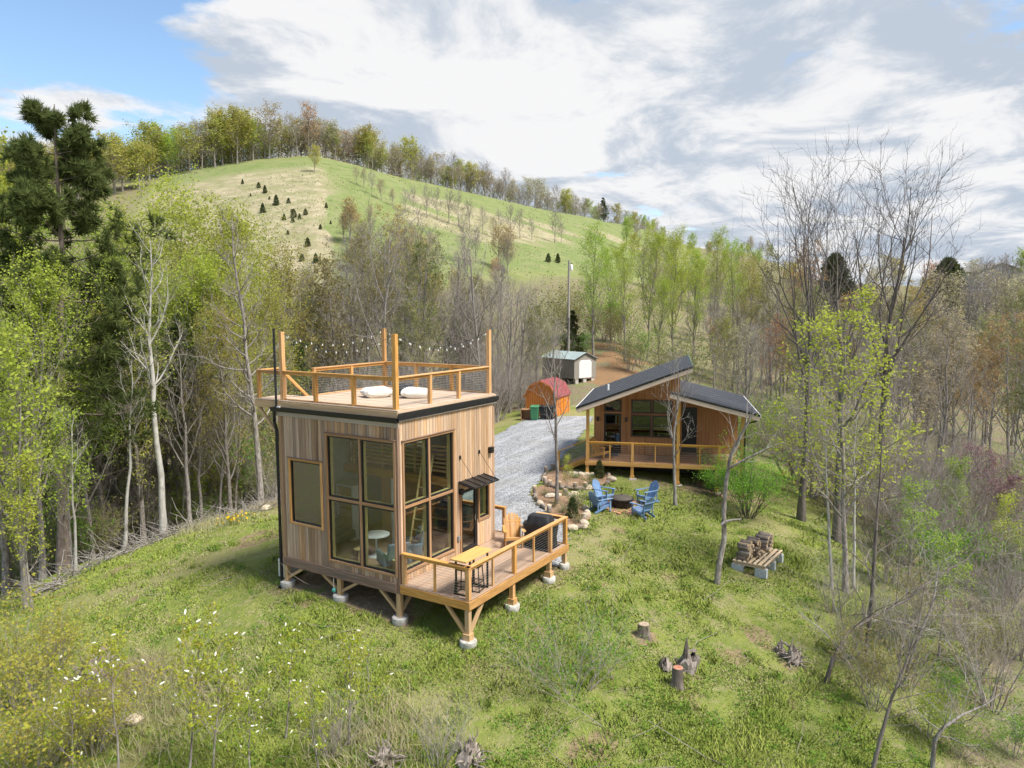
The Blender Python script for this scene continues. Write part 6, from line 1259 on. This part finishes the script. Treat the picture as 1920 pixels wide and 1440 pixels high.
W3, H3, D3, zb = 1.5, 1.95, 5.0, .42; prof = [(-W3, 0), (W3, 0), (W3, H3), (0, 2.55), (-W3, H3)]
gd_ = [(-.95, .02, .0, 1.75)]
MB().prism([(x, 0, z+zb) for x, z in prof], (0, D3, 0)).build('wall', GREYS, gsd)
for s in (-1, 1):
    MB().prism([(0, -.12, 2.6+zb), (s*(W3+.12), -.12, H3-.03+zb), (s*(W3+.12), D3+.12, H3-.03+zb), (0, D3+.12, 2.6+zb)], (0, 0, .035)).build('roof_panel', TEAL, gsd)
    for k in range(11): y = -.1+k*(D3+.2)/10; board('roof_rib', (0, y, 2.645+zb), (s*(W3+.12), y, H3+.015+zb), .03, .02, TEAL, gsd)
    board('verge_trim', (0, -.13, 2.56+zb), (s*(W3+.12), -.13, H3-.07+zb), .03, .09, surf('dark_verge', (.05, .05, .05), (.07, .07, .07), 3) if s < 0 else bpy.data.materials['dark_verge'], gsd)
for i in range(8): y = .3+i*.58; board('batten', (-W3-.012, y, zb+.03), (-W3-.012, y, zb+H3-.05), .02, .05, GREYS, gsd, up=(1, 0, 0))
dd_ = thing_part('roll_door', gsd); MB().prism([(-.85, -.02, zb+.05), (.85, -.02, zb+.05), (.85, -.02, zb+1.6), (.62, -.02, zb+1.85), (-.62, -.02, zb+1.85), (-.85, -.02, zb+1.6)], (0, .015, 0)).build('door_panel', WHITE, dd_)
for i in range(7): board('door_rib', (-.84, -.026, zb+.2+i*.22), (.84, -.026, zb+.2+i*.22), .012, .02, WHITE, dd_)
for x in (-1.1, 0, 1.1):
    for y in (.2, 2.3, 4.4): MB().box((x-.2, y-.15, -.5), (x+.2, y+.15, zb)).build('block', CONC, gsd)
# bins by the orange shed
def bin_(u, d, mat, lab, s=1.0, rz=0.0):
    p = ud(u, d); b = thing('wheelie_bin', lab, 'bin', (p[0], p[1], p[2]), CROT+rz); m = MB(); vs_ = [(-.24, -.27, .06), (.24, -.27, .06), (.24, .27, .06), (-.24, .27, .06), (-.29, -.33, .95), (.29, -.33, .95), (.29, .36, .98), (-.29, .36, .98)]
    m.add([(x*s, y*s, z*s) for x, y, z in vs_], [(0, 3, 2, 1), (4, 5, 6, 7), (0, 1, 5, 4), (1, 2, 6, 5), (2, 3, 7, 6), (3, 0, 4, 7)]); m.build('bin_body', mat, b, bevel=.02); MB().prism([(-.31*s, -.36*s, .96*s), (.31*s, -.36*s, .96*s), (.31*s, .38*s, 1.03*s), (-.31*s, .38*s, 1.03*s)], (0, 0, .04)).build('lid', mat, b, bevel=.01)
    for x in (-.24, .24): MB().tube([(x*s-.03, .25*s, .1), (x*s+.03, .25*s, .1)], .1, 12).build('wheel', BLACK, b)
BINK = surf('bin_black', (.014, .015, .018), (.022, .023, .027), 5, .5); BING = surf('bin_green', (.05, .19, .09), (.07, .24, .12), 5, .5)
bin_(1020, 55.0, BINK, 'left of two black rubbish bins in front of the orange shed'); bin_(1032, 54.8, BINK, 'right of two black rubbish bins in front of the orange shed'); bin_(1003, 54.8, BING, 'green bin left of the black bins', 1.05)
wbx = thing('wooden_crate', 'open brown wooden box standing left of the green bin', 'crate', tuple(ud(986, 55)), CROT)
m = MB(); m.box((-.4, 0, 0), (.4, .6, .06)).box((-.4, 0, .76), (.4, .6, .82)).box((-.4, 0, .06), (-.35, .6, .76)).box((.35, 0, .06), (.4, .6, .76)).box((-.35, .55, .06), (.35, .6, .76)); m.build('box_shell', TRIM, wbx)
# utility pole and far house
pp = ud(1066, 80); up_ = thing('utility_pole', 'pale wooden utility pole with a transformer rising behind the grey shed', 'pole', (pp[0], pp[1], pp[2]-.3)); hp_ = 7.95+(582-490)/FPX*80-pp[2]+.3
MB().tube([(0, 0, 0), (0, 0, hp_*.5), (.05, 0, hp_)], [.17, .14, .11], 10).build('pole', surf('pole_wood', (.27, .24, .20), (.36, .33, .29), 4, .9, (4, 4, .3)), up_, True); MB().lathe((.25, -.2, hp_-1.1), [(.03, 0), (.16, .04), (.16, .55), (.1, .65), (.02, .68)], 14).build('transformer', WHITE, up_, True); MB().beam((-.1, 0, hp_-.3), (.45, -.2, hp_-.3), .06, .06).build('bracket', BLACK, up_)
q = ud(1868, 150); hs = thing('distant_house', 'pale grey house with a low gabled roof on the right horizon', 'house', (q[0], q[1], q[2]), CROT+.25); zt = 7.95+(582-492)/FPX*150-q[2]-.5
HS = surf('house_vinyl', (.50, .51, .52), (.56, .57, .58), 2, .8); HSR = surf('house_shingle', (.23, .21, .20), (.30, .28, .26), 2, .9)
MB().prism([(-4.6, 0, -1), (4.6, 0, -1), (4.6, 0, zt-1.7), (0, 0, zt-.15), (-4.6, 0, zt-1.7)], (0, 9, 0)).build('wall', HS, hs)
rf_ = thing_part('roof', hs)
for s in (-1, 1): MB().prism([(0, -.4, zt-.1), (s*5.2, -.4, zt-1.85), (s*5.2, 9.4, zt-1.85), (0, 9.4, zt-.1)], (0, 0, .15)).build('roof_slope', HSR, rf_)
for x in (-2.6, 2.2): w_ = thing_part('window', hs); MB().box((x-.6, -.04, zt-3.6), (x+.6, -.01, zt-2.3)).build('frame', WHITE, w_); MB().box((x-.5, -.05, zt-3.5), (x+.5, -.042, zt-2.4)).build('pane', GLASS_D, w_)
# ------------------------------------------------------------------ yard things
BLUE = surf('blue_paint', (.12, .215, .38), (.175, .28, .45), 6, .6, None, .3, 0, .2, .10)
def face(pos, target): return math.atan2(target[1]-pos[1], target[0]-pos[0])
fp = hit(1166, 950)
for u, v, lab in ((1132, 940, 'blue adirondack chair left behind the fire pit facing the camera'), (1126, 958, 'blue adirondack chair left of the fire pit seen from behind'), (1213, 942, 'blue adirondack chair right behind the fire pit facing left'), (1204, 968, 'blue adirondack chair right of the fire pit seen from behind')):
    p = hit(u, v); adirondack(lab, p, face(p, fp), BLUE, .95, group='blue chairs round the fire pit')
pit = thing('fire_pit', 'round dark steel fire pit with a mesh lid between the blue chairs', 'fire pit', tuple(fp)); CHAR = surf('charred_steel', (.022, .017, .015), (.05, .04, .033), 7, .7, None, .3, .3, .3)
MB().lathe((0, 0, 0), [(.40, .0), (.44, .05), (.46, .28), (.50, .34), (.52, .36), (.52, .39), (.47, .40)], 26).build('bowl', CHAR, pit, True); MB().lathe((0, 0, .40), [(.46, 0), (.40, .06), (.22, .11), (.02, .13)], 24).build('lid', surf('lid_mesh', (.06, .05, .04), (.11, .09, .075), 30, .7), pit, True); MB().tube([(-.05, 0, .53), (0, 0, .58), (.05, 0, .53)], .01, 6).build('lid_ring', BLACK, pit)
for k in range(4): a = k*1.571+.4; MB().box((.4*math.cos(a)-.04, .4*math.sin(a)-.04, -.02), (.4*math.cos(a)+.04, .4*math.sin(a)+.04, .06)).build('leg', BLACK, pit)
BRICK = surf('brick_paver', (.42, .20, .13), (.52, .29, .20), 6, .9, None, .2, 0, .3, .12)
pav = thing('brick_pad', 'small pad of reddish brick pavers under the fire pit', 'paving', tuple(fp))
for i in range(-4, 5):
    for j in range(-4, 5):
        if math.hypot(i*.2, j*.2) < .88 and math.hypot(i*.2, j*.2) > .2: o = board('brick', (i*.205-.097, j*.205, .0), (i*.205+.097, j*.205, .0), .195, .05, BRICK, pav); o.location.z = float(gz(fp[0]+i*.205, fp[1]+j*.205)-fp[2])+.012
# pallets with firewood
PALW = surf('pallet_wood', (.43, .33, .22), (.55, .44, .31), 3, .85, (.3, 8, 8), .2, 0, .25, .12); LOGB = surf('log_bark', (.15, .115, .09), (.25, .20, .16), 6, .95, (3, 1, 1), .1, 0, .6, .2); LOGE = surf('log_end', (.50, .36, .22), (.60, .45, .29), 12, .9, None, .1, 0, .2, .15)
WEATH = surf('grey_log', (.185, .15, .12), (.29, .24, .20), 5, .95, (.6, 5, 5), .1, 0, .5, .2)
pA = hit(1402, 1078); pB = hit(1452, 1030); pdir = Vector((pB[0]-pA[0], pB[1]-pA[1], 0)).normalized(); prot = math.atan2(pdir.y, pdir.x)
zp = max(pA[2], pB[2])+.02
def pallet(k, label):
    P = thing('pallet', label, 'pallet', (pA[0]+pdir.x*(.6+k*1.08), pA[1]+pdir.y*(.6+k*1.08), zp+.2), prot)
    for i in range(7): y = -.54+i*.18; board('top_board', (-.53, y, .125), (.53, y, .125), .115 if i % 2 else .09, .02, PALW, P)
    for x in (-.48, 0, .48): board('runner', (x, -.58, .068), (x, .58, .068), .045, .09, PALW, P)
    for x in (-.46, 0, .46): board('bottom_board', (x, -.58, .011), (x, .58, .011), .1, .02, PALW, P)
pallet(0, 'wooden pallet at the near end of the firewood stack'); pallet(1, 'wooden pallet at the far end of the firewood stack')
BLK = surf('cinder_block', (.40, .43, .45), (.50, .53, .54), 14, .95, None, .1, 0, .4, .05)
R_p = Matrix.Translation((pA[0]+pdir.x*.6, pA[1]+pdir.y*.6, zp)) @ Matrix.Rotation(prot, 4, 'Z')
for (x, y), lab in (((-.43, -.42), 'cinder block under the near right corner of the pallets'), ((-.43, .42), 'cinder block under the near left corner of the pallets'), ((.55, -.42), 'cinder block under the middle of the pallets, right side'), ((.55, .42), 'cinder block under the middle of the pallets, left side'), ((1.5, -.42), 'cinder block under the far right corner of the pallets'), ((1.5, .42), 'cinder block under the far left corner of the pallets')):
    m = MB(); m.box((-.1, -.2, -.12), (.1, -.165, .195)).box((-.1, .165, -.12), (.1, .2, .195)).box((-.1, -.165, -.12), (-.065, .165, .195)).box((.065, -.165, -.12), (.1, .165, .195)).box((-.065, -.02, -.12), (.065, .02, .195)); o = m.build('cinder_block', BLK); o.matrix_world = R_p @ Matrix.Translation((x, y, 0)); tag(o, lab, 'block', 'cinder blocks under the pallets')
def logmesh(name, L, r, seed, split=False, bark=LOGB, n=9):
    rr_ = random.Random(seed); m = MB(); vs_ = []; fs = []; ang = [2*math.pi*k/n for k in range(n)]; prof_ = [r*(1+rr_.uniform(-.10, .10)) for _ in ang]
    if split: prof_ = [q if math.sin(a) < .25 else r*.25/max(.25, math.sin(a)) for a, q in zip(ang, prof_)]
    for x in (0, L*.33, L*.66, L): 
        w = 1+rr_.uniform(-.05, .05); dy, dz = rr_.uniform(-.012, .012), rr_.uniform(-.012, .012)
        for a, q in zip(ang, prof_): vs_.append((x-L/2, q*w*math.cos(a)+dy, q*w*math.sin(a)+dz))
    for i in range(3):
        for k in range(n): fs.append((i*n+k, i*n+(k+1) % n, (i+1)*n+(k+1) % n, (i+1)*n+k))
    fs += [tuple(range(n-1, -1, -1)), tuple(range(3*n, 4*n))]; m.add(vs_, fs); me = m.mesh(name, bark, False); me.materials.append(LOGE)
    mi = np.zeros(len(me.polygons), np.int32); mi[-2:] = 1
    if split:
        for i, pl in enumerate(me.polygons):
            if pl.normal.z > .6: mi[i] = 1
    me.polygons.foreach_set('material_index', mi); me.polygons.foreach_set('use_smooth', (mi == 0)); return me
logs_ = [logmesh('firewood', .5, .075+.012*(i % 3), i, i % 3 == 1, LOGB if i % 2 else WEATH) for i in range(6)]
rl = random.Random(5)
def firewood(x, y, z, rz, lab, tilt=0.0, k=None, s=1.0):
    o = link('firewood_log', logs_[k if k is not None else rl.randrange(6)]); o.matrix_world = R_p @ Matrix.Translation((x, y, z)) @ Matrix.Rotation(rz, 4, 'Z') @ Matrix.Rotation(tilt, 4, 'Y') @ Matrix.Rotation(rl.uniform(0, 6.28), 4, 'X') @ Matrix.Scale(s, 4); tag(o, lab, 'log', 'firewood on the pallets')
Q_ = math.pi/2
for j in range(6):
    for i in range(5): firewood(-.30+i*.115+rl.uniform(-.02, .02), .28+rl.uniform(-.05, .05), .405+j*.095, Q_+rl.uniform(-.08, .08), 'split log in the neat stack at the front left of the pallets', 0, None, .78)
for j in range(5):
    for i in range(4): firewood(.52+i*.12+rl.uniform(-.03, .03), .26+rl.uniform(-.06, .06), .405+j*.10, Q_+rl.uniform(-.2, .2), 'split log in the rear left stack of the firewood', 0, None, .85)
for j in range(5):
    for i in range(5): firewood(1.02+i*.13+rl.uniform(-.03, .03), .02+rl.uniform(-.08, .08), .41+j*.11, Q_+rl.uniform(-.2, .2), 'split log in the rear right stack of the firewood', 0, None, .95)
for i in range(18): firewood(.32+rl.uniform(-.12, .3), .05+rl.uniform(-.2, .2), .40+i*.014+rl.uniform(0, .05), Q_+rl.uniform(-.9, .9), 'loose thin split stick tumbling between the firewood stacks', rl.uniform(-.35, .1), 1, .6)
# log, stump and rock edging of the beds
ROCK = surf('pale_rock', (.40, .33, .24), (.55, .47, .36), 5, .9, None, .15, 0, .5, .12, c3=(.38, .31, .24)); edge_logs = [logmesh('edge_log', .42, .085, 50+i, False, WEATH) for i in range(3)]
def rockmesh(seed):
    import bmesh
    r = np.random.default_rng(seed); bm = bmesh.new(); bmesh.ops.create_icosphere(bm, subdivisions=2, radius=.5); k = r.normal(size=(7, 3)); k = unit(k); dd = r.uniform(.30, .46, 7)
    for v in bm.verts:
        p = np.array(v.co); 
        for a, b in zip(k, dd):
            e = p@a-b
            if e > 0: p = p-a*e*.9
        v.co = p*np.array([1.25, .9, .75])
    me = bpy.data.meshes.new('rock'); bm.to_mesh(me); bm.free(); me.materials.append(ROCK); return me
rocks = [rockmesh(i) for i in range(5)]
def along(px, i, n):
    f = i/(n-1)*(len(px)-1); a = min(int(f), len(px)-2); f -= a; return (px[a][0]*(1-f)+px[a+1][0]*f, px[a][1]*(1-f)+px[a+1][1]*f)
def edge(px, n, kinds, lab, grp, seed):
    r = random.Random(seed)
    for i in range(n):
        u, v = along(px, i, n); u2, v2 = along(px, min(i+1, n-1) if i < n-1 else i-1, n); p = hit(u, v); q = hit(u2, v2); rz = math.atan2(q[1]-p[1], q[0]-p[0]); kd = kinds[i % len(kinds)]
        if kd == 'l': o = link('edging_log', edge_logs[r.randrange(3)]); o.location = (p[0], p[1], p[2]+.09); o.rotation_euler = (r.uniform(0, 6), 0, rz+r.uniform(-.2, .2)); o.scale = (r.uniform(.9, 1.35), 1.1, 1.1); tag(o, 'weathered log lying %s' % lab, 'log', grp)
        elif kd == 's': o = link('edging_stump', edge_logs[r.randrange(3)]); o.location = (p[0], p[1], p[2]+.16); o.rotation_euler = (0, -math.pi/2+r.uniform(-.1, .1), r.uniform(0, 6)); o.scale = (.95, 1.15, 1.15); tag(o, 'short upright log standing %s' % lab, 'log', grp)
        else: o = link('edging_rock', rocks[r.randrange(5)]); s = r.uniform(.30, .48); o.location = (p[0], p[1], p[2]+s*.18); o.rotation_euler = (r.uniform(-.2, .2), r.uniform(-.2, .2), r.uniform(0, 6)); o.scale = (s, s, s*.9); tag(o, 'pale rock set %s' % lab, 'rock', grp)
edge([(1022, 908), (1018, 897), (1024, 888), (1042, 880), (1062, 880)], 7, 'slls', 'along the drive side of the upper bed', 'edging of the beds', 1)
edge([(1030, 914), (1052, 917), (1075, 919), (1098, 918)], 8, 'slsll', 'along the front of the upper bed', 'edging of the beds', 2)
edge([(1104, 917), (1116, 914)], 2, 'r', 'beside the left blue chair', 'edging of the beds', 3)
edge([(1068, 890), (1090, 892), (1112, 892)], 5, 'r', 'along the back of the upper bed', 'edging of the beds', 4)
edge([(1141, 893), (1146, 901), (1140, 908), (1148, 902)], 4, 'lllr', 'at the right end of the upper bed', 'edging of the beds', 5)
edge([(1003, 925), (1004, 935), (1010, 944), (1018, 952), (1030, 962)], 6, 'sllrl', 'along the drive side of the lower bed', 'edging of the beds', 6)
edge([(1032, 934), (1052, 930), (1068, 931), (1076, 930)], 5, 'rrsr', 'across the top of the lower bed', 'edging of the beds', 7)
edge([(1096, 955), (1102, 964), (1098, 971), (1094, 978), (1097, 990), (1086, 992), (1072, 994)], 8, 'rrrlrrl', 'along the lawn side of the lower bed', 'edging of the beds', 8)
bp = [shrub('bed_plant_0', 400, .5, 16, TWIG, TWIG, L_HERB, 500, .05, flare=.9, fine=3, r0=.05), shrub('bed_plant_1', 401, .5, 16, TWIG, TWIG, L_OLIVE, 450, .05, flare=.7, fine=3, r0=.05)]
for u, v, s, k, lab in ((1124, 897, 1, 0, 'small conical evergreen at the right of the upper bed'), (1103, 911, 1.1, 0, 'low blue-green mound plant in the upper bed'), (1081, 897, .6, 0, 'tiny plant in the middle of the upper bed'), (1021, 930, .6, 1, 'small plant in the left tip of the lower bed'), (1037, 952, .7, 1, 'small plant below the trunk in the lower bed'), (1055, 962, .8, 1, 'small plant in the middle of the lower bed'), (1073, 972, 1.2, 0, 'upright dark green plant in the lower bed'), (1084, 950, 1.6, 1, 'large leafy plant with pale flowers in the lower bed'), (1081, 981, .8, 1, 'small yellowish plant at the foot of the lower bed'), (1122, 820, 1.3, 0, 'small evergreen beside the cabin stair')):
    T = cedars[0] if 'conical' in lab or 'upright' in lab or 'evergreen' in lab else bp[k]
    plant(T, hit(u, v), .34 if T is cedars[0] else s, None, lab, 'bed_plant', cat='plant', sink=.01)
plant(stem_lime, hit(1064, 930), .28, 0, 'tiny leafy tree in the bed before the cabin stair', 'young_tree')
# stumps, roots, rotten logs
STUMP = surf('stump_bark', (.13, .105, .085), (.25, .205, .17), 7, .95, (1, 1, .25), .1, 0, .8, .1, bdist=.03); CUT = surf('cut_wood', (.33, .25, .18), (.45, .36, .27), 14, .9, None, .1, 0, .2); ROT = surf('rotten_wood', (.15, .12, .10), (.36, .31, .27), 6, .95, (1, 1, .4), .1, 0, .8, .1, c3=(.09, .07, .06), bdist=.04)
def stump(u, v, h, r, lab, seed, tilt=0.0, redc=False):
    p = hit(u, v); s = thing('tree_stump', lab, 'stump', (p[0], p[1], p[2])); rr_ = random.Random(seed); n = 18; vs_ = []; fs = []; lob = [1+.10*math.sin(3*2*math.pi*k/n+seed)+rr_.uniform(-.05, .05) for k in range(n)]
    for z, sc in ((-.1, 1.55), (.03, 1.3), (.12, 1.08), (h*.6, 1.0), (h, .96)):
        for k in range(n): a = 2*math.pi*k/n; q = r*sc*(1+(lob[k]-1)*(2.2 if z < .1 else 1)); vs_.append((q*math.cos(a)+tilt*z, q*math.sin(a), z))
    for i in range(4):
        for k in range(n): fs.append((i*n+k, i*n+(k+1) % n, (i+1)*n+(k+1) % n, (i+1)*n+k))
    fs.append(tuple(range(4*n, 5*n))); MB().add(vs_, fs).build('bark', STUMP, s, True)
    MB().lathe((tilt*h, 0, h-.004), [(r*.88, 0), (r*.86, .012), (r*.02, .015)], 18).build('cut_face', CUT if not redc else surf('red_heartwood', (.36, .13, .08), (.5, .25, .16), 9, .9), s)
stump(1207, 1192, .36, .175, 'single cut tree stump on the lawn right of the airy bush', 1); stump(1270, 1288, .52, .145, 'tall cut stump with reddish heartwood in front of the shattered stump', 2, .05, True)
def rootmass(u, v, lab, name, n, L, R, seed, cat, hgt=.4, mat=ROT):
    p = hit(u, v); s = thing(name, lab, cat, (p[0], p[1], p[2])); r = np.random.default_rng(seed)
    b = MB(); nn = 12; vs_ = []; fs = []
    for j, (z, q) in enumerate(((-.1, 1), (.1, .9), (.25, .75), (.4, .45), (.5, .12))):
        for k in range(nn): a = 2*math.pi*k/nn; w = R*q*(1+.3*math.sin(2*a+seed)+r.uniform(-.42, .42)); vs_.append((w*math.cos(a), w*math.sin(a), z*hgt/.5*(1+r.uniform(-.4, .4))))
    for i in range(4):
        for k in range(nn): fs.append((i*nn+k, i*nn+(k+1) % nn, (i+1)*nn+(k+1) % nn, (i+1)*nn+k))
    fs.append(tuple(range(4*nn, 5*nn))); b.add(vs_, fs); b.build('core', mat, s, False)
    d = unit(np.stack([r.normal(size=n), r.normal(size=n), np.abs(r.normal(size=n))*.8], -1)); pts = np.empty((n, 5, 3)); pts[:, 0] = d*R*.4
    for i in range(1, 5): d = unit(d+r.normal(size=d.shape)*.35); pts[:, i] = pts[:, i-1]+d*(L*r.uniform(.4, 1, (n, 1)))/4
    V, F = tubes(pts, (.045*r.random((n, 1))+.01)*np.linspace(1, .25, 5)[None], 5); link('roots', np_mesh('roots', V, F, mat, True), s)
    return s
s_ = rootmass(1288, 1256, 'shattered grey stump with a tall splinter behind the tall cut stump', 'shattered_stump', 10, .45, .24, 4, 'stump', .45); MB().tube([(0, 0, 0), (-.03, .02, .5), (-.06, .0, .95)], [.13, .09, .012], 7).build('splinter', ROT, s_); MB().tube([(.2, -.1, -.05), (.22, -.12, .3), (.2, -.1, .5)], [.16, .17, .1], 9).build('grey_knob', WEATH, s_, True)
rootmass(1248, 1252, 'low crumbling stump left of the shattered stump', 'crumbling_stump', 14, .3, .2, 6, 'stump', .25); rootmass(1486, 1238, 'torn dark root lying on the lawn beside the dead branches', 'torn_root', 34, .7, .26, 8, 'root', .4); rootmass(1462, 1222, 'pale splintered root piece left of the torn dark root', 'root_piece', 8, .35, .14, 9, 'root', .3, WEATH)
rootmass(185, 1275, 'large torn root mass with dry grass at the lower left', 'root_mass', 46, 1.0, .55, 12, 'root', .75); rootmass(880, 1425, 'rotten splintered log end at the bottom edge', 'rotten_log', 40, .7, .26, 14, 'log', .4); rootmass(720, 1430, 'brown root clump at the bottom edge left of the rotten log', 'root_clump', 40, .6, .25, 16, 'root', .32)
o = link('pale_stone', rocks[0]); p = hit(252, 1355); o.location = (p[0], p[1], p[2]+.08); o.scale = (.42, .42, .4); tag(o, 'pale pinkish stone in the grass at the lower left', 'rock')
o = link('pale_stone', rocks[2]); p = ud(488, 35); o.location = (p[0], p[1], p[2]+.1); o.scale = (.5, .5, .45); tag(o, 'grey stone at the brush line left of the tower', 'rock')
DAFF = leafmat('daffodil_yellow', [(.75, .50, .02), (.80, .58, .03)], .3, .02); r = np.random.default_rng(3); p = ud(428, 31.5)
df = thing('daffodils', 'clump of yellow daffodils in the grass near the brush line', 'flowers', tuple(p)); q = r.normal(size=(70, 3))*np.array([.5, .3, .0])+np.array([0, 0, .30]); V, F = leaves(r, q, .10, 0, .8); link('flower_heads', np_mesh('flower_heads', V, F, DAFF), df)
st_ = np.repeat(q[:, None, :], 2, 1).copy(); st_[:, 0, 2] = -.02; V, F = tubes(st_, np.full((70, 2), .006), 4); link('stems', np_mesh('stems', V, F, L_HERB), df)
def dry_grass(u, v, R, n, lab, seed):
    p = hit(u, v); r = np.random.default_rng(seed); q = r.normal(size=(n, 2))*R; h = r.uniform(.2, .55, n); a = r.random(n)*6.283; x = p[0]+q[:, 0]; y = p[1]+q[:, 1]; z = gz(x, y)
    P = np.stack([x, y, z], -1); sd_ = np.stack([np.cos(a), np.sin(a), 0*a], -1)*.012; tp_ = P+np.stack([r.normal(size=n)*.22, r.normal(size=n)*.22, h], -1); V = np.stack([P-sd_, P+sd_, tp_], 1).reshape(-1, 3)
    tag(link('dry_grass', np_mesh('dry_grass', V, np.arange(n*3).reshape(n, 3), L_TAN)), lab, 'grass', kind='stuff')
dry_grass(500, 955, .5, 900, 'tan dry grass tuft by the brush line', 1); dry_grass(245, 1280, .5, 1200, 'tan dry grass over the torn root mass', 2); dry_grass(330, 1330, 1.0, 1500, 'tan dry grass between the cherry saplings', 3); dry_grass(700, 1390, .8, 1200, 'tan dry grass at the bottom edge', 4); dry_grass(400, 985, .8, 900, 'tan dry grass along the brush line', 6)
# ------------------------------------------------------------------ tell look-alikes apart by their order in the view
ORD = 'first second third fourth fifth sixth seventh eighth ninth tenth eleventh twelfth thirteenth fourteenth fifteenth sixteenth seventeenth eighteenth nineteenth twentieth'.split()
bpy.context.view_layer.update(); _by = {}
for o in scene.objects:
    if o.parent is None and 'label' in o and o.get('kind') is None: _by.setdefault(o['label'], []).append(o)
for lab_, os_ in _by.items():
    if 1 < len(os_) <= 20:
        def scr(o):
            p = np.array(o.matrix_world.translation)-CAM; return (p@RT)/max(p@FW, .1)
        os_.sort(key=scr)
        if len(lab_.split()) <= 13:
            for i, o in enumerate(os_): o['label'] = lab_+', '+ORD[i]+' from left'
